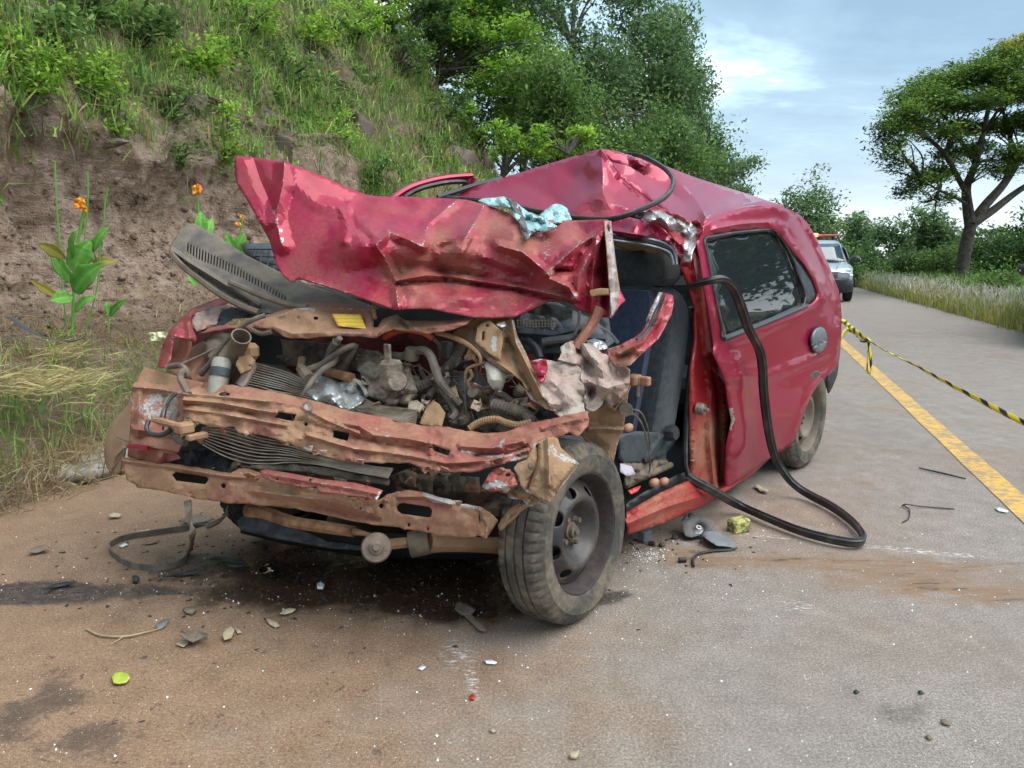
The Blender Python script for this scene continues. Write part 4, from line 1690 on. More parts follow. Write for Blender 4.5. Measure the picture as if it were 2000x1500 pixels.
# shrubs and weeds that can be told apart on the bank
shrub(60, 120, 70, 55, 'bright green shrub at the far left of the bank top', 1, 'leaf_bright', 2200, 0.03)
shrub(185, 155, 55, 45, 'yellow-green shrub above the broken soil ledge', 2, 'leaf_bright', 1700, 0.028)
shrub(100, 60, 45, 35, 'dark green weed clump high at the left of the bank', 3, 'leaf_mid', 700, 0.04)
shrub(335, 190, 40, 45, 'small leafy weed hanging beside the reddish rock', 4, 'leaf_mid', 800, 0.03)
shrub(430, 260, 38, 60, 'upright leafy weed left of the raised bonnet corner', 5, 'leaf_bright', 900, 0.03)
shrub(345, 305, 32, 28, 'little green weed on the bare soil below the rocks', 6, 'leaf_mid', 500, 0.026)
shrub(225, 220, 26, 50, 'trailing yellow-green weed over the ledge edge', 7, 'leaf_bright', 500, 0.03)
shrub(620, 60, 75, 40, 'light green leafy clump on the upper bank at left of centre', 8, 'leaf_bright', 1300, 0.05)
shrub(720, 330, 50, 34, 'leafy weed on the bank just above the bonnet dip', 9, 'leaf_mid', 800, 0.035)
shrub(650, 245, 36, 34, 'bright weed beside the pointed boulder', 10, 'leaf_bright', 600, 0.035)
shrub(775, 90, 70, 55, 'blue-green shrub on the upper bank under the bright leafy shrub', 11, 'leaf_mid', 1600, 0.055)
shrub(720, -15, 70, 50, 'light green shrub on the crest at the top edge', 19, 'leaf_bright', 2000, 0.06)
shrub(690, 45, 60, 40, 'yellow-green leafy clump under the crest shrub', 20, 'leaf_bright', 1500, 0.05)
shrub(850, 70, 70, 50, 'dense mid-green shrub joining the bank to the trees', 21, 'leaf_mid', 2200, 0.07)
shrub(930, 245, 60, 45, 'grassy light green shrub on the right bank shoulder', 22, 'leaf_bright', 1500, 0.06)
shrub(380, 110, 60, 45, 'pale green weed patch in the middle of the left bank', 23, 'leaf_bright', 1200, 0.04)
shrub(160, 20, 60, 40, 'green leafy patch at the top left', 24, 'leaf_mid', 1200, 0.045)
shrub(800, 10, 80, 45, 'dark blue-green bamboo-like shrub at the top edge', 12, 'leaf_dark', 1600, 0.075)
shrub(1010, 270, 48, 40, 'tall pale grass-like shrub at the right end of the bank', 13, 'leaf_bright', 1200, 0.06)
shrub(1105, 278, 48, 30, 'round bright shrub behind the left slope of the roof', 14, 'leaf_bright', 1400, 0.06, d=17)
shrub(560, 130, 60, 40, 'mid-green weed clump over the rounded boulder', 15, 'leaf_mid', 1000, 0.04)
shrub(270, 60, 55, 40, 'mid-green grassy shrub on the left upper bank', 16, 'leaf_mid', 900, 0.045)
shrub(480, 40, 70, 40, 'light green weed clump at the top edge left of centre', 17, 'leaf_bright', 1100, 0.045)
shrub(870, 210, 55, 40, 'grey-green shrub in the tall grass of the right bank', 18, 'leaf_mid', 1000, 0.06)


# the spreading feathery tree on the right
def umbrella_tree():
    rng = np.random.default_rng(71)
    d = 24.0
    b = at(1878, d)
    b[2] = zat(552, d)
    t = thing('umbrella_tree', 'large spreading tree with yellow blossom tips at the right edge', 'tree', b)
    mb = MB()

    def Q(px, py, dd=0.0):
        return P(px, py, d + dd)
    tr = [Q(1876, 560), Q(1880, 520), Q(1887, 480), Q(1896, 440)]
    limb_mesh(mb, tr, 0.21, 0.18, 11)
    f1 = Q(1896, 440)
    main = {'a': ([f1, Q(1890, 405, .2), Q(1888, 365, .4), Q(1905, 320, .4), Q(1920, 260, .6), Q(1935, 190, .6)], .19),
            'b': ([f1, Q(1925, 400, .3), Q(1960, 360, .8), Q(1992, 310, 1.2), Q(2040, 230, 1.4), Q(2080, 160, 1.5)], .17),
            'c': ([f1, Q(1940, 410, .5), Q(1990, 372, 1.0), Q(2060, 330, 1.5), Q(2150, 280, 2)], .15),
            'd': ([Q(1889, 380, .3), Q(1870, 345, -.5), Q(1845, 300, -1.2), Q(1800, 262, -1.6), Q(1755, 245, -2)], .10),
            'e': ([Q(1905, 320, .4), Q(1880, 280, 1), Q(1850, 235, 1.5), Q(1810, 190, 1.8)], .085),
            'f': ([Q(1960, 360, .8), Q(1975, 300, 1.4), Q(1960, 220, 1.8), Q(1930, 170, 1.8)], .09),
            'g': ([Q(1890, 400, .2), Q(1865, 385, -.4), Q(1835, 372, -.9), Q(1800, 352, -1)], .06)}
    for pts, r in main.values():
        limb_mesh(mb, pts, r, r * 0.35, 8)
    bl = []
    for px, py, rx, ry, dd in ((1745, 262, 34, 26, -2), (1770, 225, 44, 26, -1.8), (1790, 190, 52, 24, -1), (1830, 165, 52, 26, 0), (1880, 150, 55, 24, .6), (1850, 205, 55, 20, 1),
                               (1925, 145, 55, 26, -1), (1960, 120, 50, 28, -.5), (1995, 100, 48, 26, 0), (2040, 90, 60, 30, 0), (1900, 200, 50, 20, -1.6), (1950, 190, 55, 22, 1.2),
                               (1800, 245, 42, 18, .8), (1845, 262, 40, 16, -1.5), (2000, 170, 60, 30, -1.5), (2060, 150, 60, 35, 1), (1985, 240, 50, 26, 1.5), (1930, 250, 45, 18, 1.8),
                               (2040, 230, 60, 30, 0), (1740, 295, 22, 14, -2.2), (1800, 352, 36, 14, -1), (1835, 335, 38, 16, -.4), (1775, 375, 24, 10, -1), (1860, 300, 38, 18, .6),
                               (1985, 300, 45, 22, -1), (2060, 300, 60, 35, 1), (1905, 290, 36, 15, 1.2), (1950, 330, 30, 14, -1), (1755, 320, 20, 10, -1.6), (1830, 385, 30, 10, -.5), (1875, 245, 34, 16, 1.4)):
        dd_ = d + dd
        bl.append((*P(px, py, dd_), rx * 1.12 * d / FPX, rx * d / FPX * 1.3, ry * d / FPX * 0.95))
        c = P(px, py, dd_)
        k = min((p for pts, r in main.values() for p in pts[2:]), key=lambda p: np.linalg.norm(p - c) + (3 if p[2] > c[2] else 0))
        branchy(mb, k, [c + rng.normal(0, .35, 3) for _ in range(3)], 0.035, rng, 0.05, 5)
    mb.obj('trunk', M['bark'], t)
    v, f, tint = crown(bl, 74000, 0.082, rng, clump=0.19, per=26, flatten=1.5, aspect=0.34, shell=0.15)
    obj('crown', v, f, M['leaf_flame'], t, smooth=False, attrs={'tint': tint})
    yl = [(*P(px, py, d - .6), rx * d / FPX, rx * d / FPX, ry * d / FPX) for px, py, rx, ry in ((1970, 92, 28, 7), (1998, 76, 18, 8), (1955, 108, 18, 5), (1795, 172, 10, 4), (1868, 300, 5, 3), (1885, 315, 8, 3), (2040, 66, 30, 8))]
    v, f, tint = crown(yl, 600, 0.07, rng, clump=0.10, per=14, flatten=1.0)
    obj('blossom', v, f, M['leaf_yellow'], t, smooth=False, attrs={'tint': tint})


umbrella_tree()


def bush_tree(px, d, top_py, half_px, label, seed, n=4200, leaf='leaf_mid', size=0.16, bottom_py=560, group='trees beyond the far road edge', k=9, trunk_r=0.12, lo=0.25):
    rng = np.random.default_rng(seed)
    zb = zat(bottom_py, d)
    b = at(px, d)
    b[2] = zb
    H = zat(top_py, d) - zb
    hw = half_px * d / FPX
    bl = []
    for i in range(k):
        a = rng.uniform(0, 2 * math.pi)
        f = rng.uniform(0.0, 1.0)
        z = H * (lo + (0.86 - lo) * f)
        w = hw * math.sqrt(max(0.1, 1 - (max(0, f - 0.25) / 0.85) ** 2))
        bl.append((math.cos(a) * w * 0.55, math.sin(a) * w * 0.55, z, w * 0.5, w * 0.5, H * 0.17))
    return tree('bush_tree', label, b, [(0, 0, -.2), (0.1 * hw, 0, H * .25), (-.05 * hw, 0, H * .5), (0, 0, H * .75)], bl, int(n * 1.5), size * 0.7, leaf, seed, 'bark', trunk_r, group, clump=0.30, per=22)


bush_tree(1560, 34, 330, 62, 'airy tree rising behind the rear roof corner', 201, 4200, 'leaf_euc', 0.15, 600, lo=0.45)
bush_tree(1610, 40, 395, 48, 'mid-green tree behind the police car beacon', 202, 3600, 'leaf_mid', 0.17, 600)
bush_tree(1668, 52, 412, 52, 'rounded far tree right of the police car', 203, 3800, 'leaf_euc', 0.22, 570)
bush_tree(1640, 30, 470, 40, 'bright low tree directly behind the police car mirror', 204, 2600, 'leaf_mid', 0.13, 590)
bush_tree(1735, 44, 425, 60, 'dull green far tree left of the big tree trunk', 205, 3800, 'leaf_euc', 0.2, 565)
bush_tree(1790, 38, 400, 62, 'umbrella-shaped tree half hidden behind the big tree crown', 206, 4200, 'leaf_euc', 0.17, 565, lo=.4)
bush_tree(1700, 34, 500, 50, 'dark low tree over the grass left of centre right', 207, 2800, 'leaf_dark', 0.14, 580)
bush_tree(1765, 30, 490, 62, 'dark green thicket in front of the umbrella-shaped tree', 208, 3600, 'leaf_dark', 0.13, 585)
bush_tree(1830, 28, 480, 52, 'mid-green thicket just left of the big trunk', 209, 3200, 'leaf_mid', 0.12, 585)
bush_tree(1925, 32, 440, 62, 'dark thicket just right of the big trunk', 210, 4200, 'leaf_dark', 0.14, 590)
bush_tree(1990, 26, 455, 66, 'dark tree at the right edge behind the black mirror', 211, 4500, 'leaf_dark', 0.12, 600)
bush_tree(2040, 30, 380, 70, 'tall dark tree cut by the right edge of the frame', 212, 4200, 'leaf_dark', 0.14, 600)
bush_tree(1735, 29, 538, 34, 'fluffy light green bush at the back of the golden grass', 213, 1800, 'leaf_bright', 0.07, 585)
bush_tree(1855, 21, 548, 46, 'leafy bush at the foot of the big tree', 214, 2000, 'leaf_mid', 0.07, 590)
bush_tree(1950, 18, 520, 48, 'feathery light bush below the dark thicket', 215, 2200, 'leaf_mid', 0.07, 600)
for i, (px, d, tp, hp, lf, lb) in enumerate(((1475, 90, 395, 50, 'leaf_euc', 'faint far tree in the gap behind the roof rear'), (1530, 80, 420, 60, 'leaf_mid', 'far tree low behind the rear pillar'),
                                             (1690, 95, 440, 60, 'leaf_euc', 'hazy far tree in the notch right of the police car'), (1760, 100, 435, 70, 'leaf_euc', 'hazy far tree left of the big trunk at the skyline'),
                                             (1860, 90, 440, 70, 'leaf_euc', 'hazy far tree seen through the big tree limbs'), (1960, 80, 430, 80, 'leaf_dark', 'dark far tree at the right skyline'))):
    bush_tree(px, d, tp, hp, lb, 230 + i, 3000, lf, 0.35, 545)

# trees on the right verge beside the camera, out of frame; the side window mirrors them
src_t = [o for o in COLL.objects if o.name.startswith('bush_tree') and o.parent is None]
for k, (x, y, sc, lb) in enumerate(((11.5, 8.2, 1.5, 'dark roadside tree just outside the right frame edge, mirrored in the side window'), (15.5, 11.0, 1.9, 'second roadside tree outside the right frame edge, farther out'), (12.5, 3.0, 1.7, 'roadside tree level with the camera at the right'))):
    copy = copy_tree(src_t[(9, 11, 10)[k]], None, (x, y, -0.1), k * 1.1, sc)
    copy['label'] = lb

# ------------------------------------------------------------------ the wrecked car
CAR = thing('wrecked_car', 'crushed red hatchback with torn-open front and missing driver door', 'car', C(1.1, 0.75, 0))


def part(name, *a, **k):
    return psheet(name, *a, parent=CAR, **k)


def side_w(x, y):
    """body side: leans in above the belt line, tucks in at the sill and at the tail"""
    z = 1.17 - (y - 503) / FPX * 3.6
    return 0.075 * np.clip((z - 0.86) / 0.5, 0, 1) ** 1.3 + 0.05 * np.clip((0.42 - z) / 0.3, 0, 1) ** 2


# ---- rear quarter with window opening and wheel arch
WIN = [(1374, 467), (1400, 458), (1435, 452), (1480, 448), (1507, 447), (1521, 455), (1543, 486), (1570, 517), (1586, 545), (1595, 570), (1594, 583), (1586, 592), (1560, 603), (1500, 630), (1450, 649), (1414, 663),
       (1408, 640), (1398, 590), (1385, 520)]
QUART = [(1362, 458), (1371, 444), (1383, 430), (1420, 415), (1480, 402), (1512, 401), (1540, 409), (1562, 420), (1577, 437), (1594, 465), (1607, 495), (1619, 520), (1630, 548), (1637, 566), (1641, 590), (1643, 620),
         (1642, 660), (1640, 690), (1637, 712), (1622, 726), (1602, 745), (1588, 765), (1577, 787), (1567, 815), (1559, 840), (1551, 860), (1540, 874), (1524, 882), (1498, 898), (1450, 931), (1416, 954),
         (1415, 930), (1418, 870), (1429, 822), (1421, 785), (1416, 745), (1404, 716), (1392, 690), (1393, 674), (1384, 612), (1374, 560), (1366, 505), (1360, 478)]


def quart_d(x, y):
    base = dW(side_w)(x, y)
    # the skin was pried outwards at its front edge
    k = np.clip((1480 - x) / 70, 0, 1) * np.clip((y - 670) / 40, 0, 1)
    base = base - 0.13 * np.exp(-((x - 1585) ** 2 / 4200 + (y - 800) ** 2 / 8500))
    base = base - 0.05 * k * np.clip((960 - y) / 200, 0, 1)
    return base


qp = part('rear_quarter_panel', QUART, quart_d, mat=M['paint'], sp=8, holes=[WIN], thick=0.006,
          creases=[([(1418, 672), (1500, 640), (1560, 614), (1592, 598), (1606, 580)], 0.018, 12, 1), ([(1440, 735), (1490, 738), (1570, 708), (1612, 690)], 0.02, 14, 1),
                   ([(1455, 770), (1470, 830), (1465, 900)], -0.03, 40), ([(1432, 712), (1448, 760), (1452, 850), (1436, 930)], 0.03, 26, 1), ([(1412, 742), (1440, 735), (1470, 760)], 0.02, 16),
                   ([(1636, 712), (1602, 745), (1577, 787), (1559, 840), (1545, 868)], 0.035, 16, 1),
                   ([(1508, 446), (1535, 470), (1560, 500), (1592, 545), (1604, 580)], 0.03, 9, 1), ([(1395, 447), (1450, 437), (1508, 434), (1530, 446)], 0.03, 8, 1),
                   ([(1560, 425), (1590, 480), (1622, 560), (1630, 620)], -0.05, 22), ([(1380, 425), (1430, 411), (1500, 401)], -0.03, 9, 1)],
          fb=[(120, 0.008, 3)], dust=[(1520, 870, 50, 0.10), (1450, 925, 30, 0.08)], dust0=0.0, sharp=40, wear=0.0,
          bare=[([(1426, 800), (1430, 818), (1424, 835)], 7, 0.9), ([(1475, 400), (1492, 399), (1510, 401)], 4, 0.5), ([(1560, 440), (1600, 530), (1612, 590)], 3, 0.35), ([(1585, 460), (1615, 545)], 2, 0.3), ([(1520, 800), (1535, 830)], 3, 0.3)])
GLASS = [(1381, 472), (1440, 457), (1503, 452), (1516, 460), (1538, 495), (1552, 530), (1567, 592), (1500, 622), (1418, 654), (1410, 625), (1395, 560)]
part('side_window', [(1376, 469), (1438, 454), (1506, 449), (1520, 458), (1542, 492), (1556, 530), (1571, 596), (1502, 627), (1415, 659), (1407, 630), (1392, 560)], dW(lambda x, y: side_w(x, y) + 0.018), mat=M['winglass'], sp=14, thick=0.004)
TRI = [(1541, 490), (1566, 518), (1584, 548), (1592, 572), (1590, 584), (1578, 594), (1571, 594), (1560, 545)]
part('window_corner_trim', TRI, dW(lambda x, y: side_w(x, y) + 0.006), mat=M['slate'], sp=9, thick=0.006)


def on_side(pts, off):
    p = np.array(pts, float)
    return P(p[:, 0], p[:, 1], dW(lambda x, y: side_w(x, y) + off)(p[:, 0], p[:, 1]))


fr = cat(np.array([(1376, 468), (1400, 461), (1440, 454), (1505, 449), (1519, 457), (1541, 491), (1556, 530), (1570, 594), (1500, 625), (1415, 659), (1407, 632), (1392, 560), (1381, 500)], float), 4, True)
part('window_surround', WIN, dW(lambda x, y: side_w(x, y) + 0.012), mat=M['rubber'], sp=6, holes=[GLASS], thick=0.004)
tube('window_seal', on_side(np.vstack([fr, fr[:1]]), -0.002), 0.007, M['rubber'], CAR, n=1, seg=6, caps=False)
tube('belt_strip', on_side([(1413, 662), (1460, 644), (1510, 624), (1575, 597)], -0.002), 0.013, M['slate'], CAR, seg=6)
cap = part('fuel_flap', circ(1599, 664, 15, 25, 22, 0.12), dW(lambda x, y: side_w(x, y) - 0.016 - 0.010 * (np.abs((y - 664) + 0.45 * (x - 1599) - 6) > 1.6) - 0.012 * np.clip(1 - ((x - 1599) ** 2 / 225 + (y - 664) ** 2 / 625), 0, 1)), mat=flat('grey_flap_plastic', (0.13, 0.15, 0.16), 0.3), sp=5, thick=0.01)
part('fuel_flap_gap', circ(1599, 664, 17, 27, 22, 0.12), dW(lambda x, y: side_w(x, y) - 0.012), mat=M['dark'], sp=6, thick=0.003)

# ---- sill, jamb, floor
part('sill', [(1222, 1002), (1285, 966), (1342, 940), (1368, 944), (1396, 958), (1420, 950), (1468, 918), (1500, 897), (1470, 925), (1385, 981), (1300, 1019), (1225, 1043)],
     dW(lambda x, y: 0.02 + 0.05 * np.clip((np.interp(x, [1222, 1342, 1400], [1010, 950, 965]) - y) / 25, 0, 1)), mat=M['paint_jamb'], sp=6, thick=0.01,
     creases=[([(1225, 1022), (1300, 990), (1390, 962)], 0.025, 9, 1), ([(1232, 1008), (1300, 975), (1345, 950)], -0.015, 6)], fb=[(40, 0.006, 4)], dust=[(1270, 985, 40, 0.3), (1320, 965, 30, 0.2), (1250, 1035, 40, 0.25)], dust0=-0.05, sharp=45, wear=0.3)
JAMB = [(1333, 500), (1352, 488), (1364, 512), (1376, 570), (1386, 625), (1394, 680), (1396, 712), (1416, 762), (1422, 812), (1416, 862), (1418, 946), (1396, 957), (1360, 942), (1347, 921), (1345, 780), (1349, 720), (1357, 660), (1356, 600), (1342, 552), (1331, 525)]
part('door_jamb', JAMB, dW(lambda x, y: 0.075 + 0.0 * x), mat=M['paint_jamb'], sp=6, thick=0.012,
     creases=[([(1352, 500), (1368, 600), (1382, 700), (1388, 760), (1384, 850), (1392, 940)], 0.05, 10, 1), ([(1384, 700), (1402, 780), (1404, 860), (1404, 940)], -0.09, 11, 1), ([(1348, 700), (1352, 800), (1354, 900)], 0.03, 8)],
     fb=[(30, 0.012, 8)], dust=[(1403, 840, 30, 0.7), (1380, 920, 40, 0.45), (1365, 870, 40, 0.25)], dust0=-0.05, sharp=45, wear=0.25, bare=[([(1378, 942), (1386, 946)], 5, 0.8)])
st_c = S(1371, 799, 0.03)
lk = lathe('door_latch_striker', [(0.0, 0.012), (0.022, 0.012), (0.026, 0.004), (0.026, -0.02)], st_c, np.array([-WW[0], -WW[1], 0]), M['alloy'], CAR, seg=14)
lathe('striker_pin', [(0.0, 0.03), (0.008, 0.03), (0.008, 0.0)], st_c, np.array([-WW[0], -WW[1], 0]), M['bare'], lk, seg=10)
tube('opening_seal', [S(1349, 600, .12), S(1356, 660, .11), S(1346, 740, .10), S(1340, 820, .09), S(1338, 900, .07), S(1345, 932, .05)], 0.020, M['rubber'], CAR, seg=8, flat=0.6)

# hanging door seal: one long loop of black rubber
seal = [S(1340, 566, .10), S(1362, 555, 0.02), S(1388, 549, -.05), S(1412, 547, -.08), S(1432, 562, -.09), S(1448, 600, -.09), S(1462, 642, -.085), S(1482, 680, -.08), S(1489, 715, -.075), S(1492, 770, -.07), S(1501, 840, -.06),
        S(1514, 893, -.06), G(1538, 932, 0.10), G(1556, 950, 0.06), G(1580, 966, .035), G(1622, 988, .03), G(1656, 1012, .03), G(1678, 1034, .03), G(1686, 1052, .03), G(1670, 1060, .03), G(1618, 1052, .03), G(1560, 1036, .03), G(1500, 1012, .035), G(1440, 985, .05), S(1390, 957, -.02), S(1358, 940, 0.02), S(1343, 930, .05)]
tube('door_seal', seal, 0.0185, M['rubber'], CAR, seg=24, n=5, flat=0.62, ridge=0.16)
tube('door_seal_lip', [p + np.array([0, 0, 0.013]) for p in seal[1:]], 0.0055, M['rubber'], CAR, seg=6, n=5)

FLOOR = MB()
for c, s, in (((1.3, 0.78, 0.185), (2.5, 1.36, 0.03)), ((1.55, 1.50, 0.50), (2.1, 0.05, 0.62)), ((2.62, 0.78, 0.52), (0.05, 1.40, 0.66))):
    FLOOR.add(*g_box(C(*c), s, CARX, 0.005))
FLOOR.obj('floor_pan', M['dark'], CAR, smooth=False)  # near-black so the open cabin looks shaded inside
part('sill_trim', [(1222, 985), (1260, 960), (1300, 938), (1338, 922), (1344, 938), (1290, 964), (1240, 996), (1222, 1006)], dW(lambda x, y: 0.09 + 0.0 * x), mat=M['black'], sp=8, thick=0.01, fb=[(20, 0.02, 3)])
part('passenger_side_panel', [(880, 380), (960, 420), (1030, 470), (1090, 520), (1090, 640), (1000, 660), (900, 600), (870, 470)], lambda x, y: 0 * x + 4.25, mat=M['paint'], sp=20, thick=0.01)
RH = MB()
RH.add(*g_box(C(1.95, 0.78, 0.45), (0.55, 1.3, 0.18), CARX, 0.05))
RH.add(*g_box(C(2.28, 0.78, 0.75), (0.16, 1.3, 0.62), CARX, 0.05))
RH.obj('rear_seat', M['fab_grey'], CAR, smooth=False)
# tailgate and tail, seen only from further round
tg = np.array([[C(2.74 + 0.02 * math.cos(a * 3), 0.10 + 1.36 * i / 10, z) + np.append(UU * (0.06 * math.sin(math.pi * i / 10)), 0) for i in range(11)] for a, z in ((0, .30), (1, .5), (2, .8))]
              + [[C(2.66 - (z - .8) * .75, 0.14 + 1.30 * i / 10, z) + np.append(UU * (0.06 * math.sin(math.pi * i / 10)), 0) for i in range(11)] for z in (.95, 1.15, 1.34)])
nr = len(tg)
obj('tailgate', tg.reshape(-1, 3), [(i * 11 + j, i * 11 + j + 1, (i + 1) * 11 + j + 1, (i + 1) * 11 + j) for i in range(nr - 1) for j in range(10)], M['paint'], CAR, thick=0.02)
obj('rear_bumper', *g_loft([np.array([C(u, w, z) for u, z in ((2.55, .46), (2.70, .46), (2.73, .50), (2.71, .58), (2.56, .56))]) for w in np.linspace(0.14, 1.42, 8)]), M['black'], CAR)
part('rear_arch_liner', [(1500, 800), (1560, 735), (1612, 724), (1616, 745), (1600, 800), (1580, 880), (1540, 890)], dW(lambda x, y: 0.17 + 0.0 * x), mat=M['dark'], sp=16, thick=0.01)
part('rear_arch_edge', [(1637, 711), (1633, 735), (1624, 757), (1618, 768), (1613, 745), (1620, 727)], dW(lambda x, y: 0.035 + 0.0 * x), mat=M['black'], sp=7, thick=0.01)

# ---- roof: tented front, torn lip, long rear
part('front_roof', [(862, 386), (893, 377), (950, 358), (1050, 327), (1120, 306), (1160, 294), (1176, 291), (1190, 314), (1215, 350), (1262, 388), (1300, 412), (1322, 424), (1300, 440), (1262, 434), (1190, 434), (1110, 430), (1030, 414), (930, 393), (890, 388)],
     [(862, 386, 3.80), (893, 380, 3.80), (950, 358, 3.82), (1050, 327, 3.76), (1120, 306, 3.66), (1172, 292, 3.55), (1215, 350, 3.46), (1262, 388, 3.34), (1310, 420, 3.16), (1262, 434, 3.10), (1190, 432, 3.16), (1110, 428, 3.30), (1030, 412, 3.46), (930, 391, 3.70),
      (1177, 375, 3.32), (1176, 330, 3.42), (1060, 370, 3.58), (980, 378, 3.70), (1120, 345, 3.58), (1120, 390, 3.40), (1230, 405, 3.26), (1205, 410, 3.24)], mat=M['paint_dented'], sp=8, thick=0.004,
     creases=[([(1174, 292), (1178, 340), (1177, 376), (1186, 398), (1240, 412)], 0.05, 34, 1), ([(1110, 420), (1140, 395), (1175, 388)], 0.035, 24), ([(1020, 360), (1080, 385), (1110, 420)], -0.03, 40), ([(1174, 293), (1215, 348), (1262, 387), (1305, 415)], 0.03, 9, 1)],
     fb=[(110, 0.05, 6), (45, 0.008, 3)], dust=[(1170, 425, 60, 0.12)], dust0=0.015, bare=[([(1150, 398), (1178, 380)], 4, 0.4)])
part('rear_roof', [(1176, 291), (1222, 299), (1260, 309), (1300, 325), (1360, 348), (1450, 376), (1503, 394), (1528, 402), (1512, 406), (1480, 409), (1430, 418), (1400, 428), (1379, 438), (1350, 446), (1318, 430), (1290, 404), (1255, 382), (1212, 346), (1190, 318)],
     [(1176, 291, 3.70), (1260, 309, 3.85), (1300, 325, 3.95), (1360, 348, 4.10), (1450, 376, 4.30), (1528, 402, 4.05), (1480, 403, 3.72), (1430, 410, 3.50), (1379, 426, 3.22), (1345, 436, 3.22), (1318, 428, 3.30), (1290, 404, 3.50), (1255, 382, 3.62), (1212, 346, 3.70), (1330, 385, 3.70), (1400, 390, 3.75), (1350, 410, 3.45), (1270, 350, 3.84), (1310, 370, 3.80), (1450, 392, 3.95)],
     mat=M['paint'], sp=8, thick=0.004, creases=[([(1379, 425), (1360, 392), (1330, 360)], 0.05, 26, 1), ([(1262, 335), (1320, 385), (1372, 420)], -0.04, 22), ([(1379, 425), (1430, 402), (1490, 394)], 0.03, 14, 1)], fb=[(80, 0.025, 9)], dust0=0.01)
tube('roof_gutter', P(np.array([1350, 1379, 1430, 1480, 1525]), np.array([441, 431, 417, 408, 407]), np.array([3.2, 3.24, 3.48, 3.72, 4.0]) + .04), 0.022, M['paint'], CAR, seg=7)
part('torn_roof_lip', [(1173, 291), (1200, 296), (1232, 304), (1257, 314), (1268, 322), (1266, 340), (1258, 342), (1245, 334), (1224, 322), (1196, 316), (1180, 304)],
     [(1173, 291, 3.56), (1232, 304, 3.56), (1268, 322, 3.52), (1262, 341, 3.56), (1224, 322, 3.50), (1196, 316, 3.52)], mat=M['paint_dented'], sp=5, thick=0.004, creases=[([(1240, 310), (1256, 326), (1256, 341)], 0.06, 14)], rimbare=1.5)
part('windscreen_header', [(1188, 431), (1225, 424), (1262, 432), (1292, 443), (1318, 466), (1335, 482), (1342, 522), (1324, 517), (1316, 488), (1298, 477), (1270, 469), (1225, 464), (1190, 459)],
     [(1188, 431, 3.13), (1262, 430, 3.08), (1318, 466, 2.98), (1342, 522, 2.98), (1316, 488, 3.0), (1270, 469, 3.03), (1190, 459, 3.10), (1240, 447, 2.98)], mat=M['paint_dented'], sp=6, thick=0.004, creases=[([(1192, 450), (1250, 458), (1300, 470), (1330, 505)], 0.03, 8, 1)], fb=[(25, 0.02, 3)])
part('headliner', [(1198, 462), (1230, 466), (1258, 468), (1286, 475), (1306, 487), (1311, 505), (1303, 498), (1293, 490), (1282, 494), (1266, 492), (1250, 493), (1222, 486), (1202, 480)],
     [(1198, 462, 3.10), (1258, 468, 3.05), (1306, 487, 3.0), (1311, 505, 3.0), (1250, 493, 3.22), (1202, 480, 3.2)], mat=M['headliner'], sp=5, thick=0.006, fac=[(14, 0.02, 2)])
for k, (dy, rr, mt) in enumerate(((0, 0.008, 'bare'), (6, 0.007, 'rubber'), (11, 0.006, 'bare'))):
    tube('header_seal', P(np.array([1190, 1225, 1268, 1298, 1314, 1320, 1322]) - k * 3, np.array([456, 461, 467, 475, 487, 502, 517]) + dy * np.array([1, 1, 1, 1, .6, .2, 0]), np.array([3.09, 3.04, 3.01, 2.99, 2.97, 2.96, 2.96])), rr, M[mt], CAR, seg=6)
part('crushed_roof_corner', [(1222, 418), (1260, 413), (1293, 410), (1326, 418), (1344, 430), (1362, 432), (1373, 446), (1364, 468), (1352, 505), (1347, 521), (1334, 519), (1335, 484), (1318, 467), (1292, 444), (1260, 428)],
     [(1222, 418, 3.10), (1293, 410, 3.02), (1344, 430, 2.93), (1373, 446, 2.92), (1352, 505, 2.90), (1335, 484, 2.92), (1318, 467, 2.94), (1292, 444, 3.0), (1260, 428, 3.05)], mat=M['torn'], sp=3.5, thick=0.004,
     fac=[(26, 0.16, 3), (11, 0.035, 5)], bare=[([(1230, 418), (1290, 425), (1330, 445), (1350, 450), (1345, 500)], 16, 0.95)], dust=[(1328, 438, 14, 0.6)], wob=5)
loop = [(862, 386, 3.80), (900, 388, 3.72), (960, 394, 3.58), (1035, 410, 3.40), (1122, 425, 3.20), (1185, 428, 3.08), (1224, 420, 3.03), (1260, 405, 3.05), (1296, 387, 3.12), (1313, 366, 3.2), (1314, 348, 3.3), (1300, 331, 3.42), (1275, 315, 3.55), (1246, 303, 3.66), (1215, 301, 3.72)]
lp = np.array(loop)
tube('windscreen_seal', P(lp[:, 0], lp[:, 1], lp[:, 2] - 0.02), 0.0115, M['rubber'], CAR, seg=8)
tube('windscreen_seal_lip', P(lp[3:, 0], lp[3:, 1] - 3, lp[3:, 2] - 0.03), 0.004, M['slate_dusty'], CAR, seg=6)
tube('passenger_pillar_trim', P(np.array([855, 880, 930, 980]), np.array([386, 378, 362, 349]), np.array([3.75, 3.78, 3.84, 3.9])), 0.016, M['black'], CAR, seg=6)
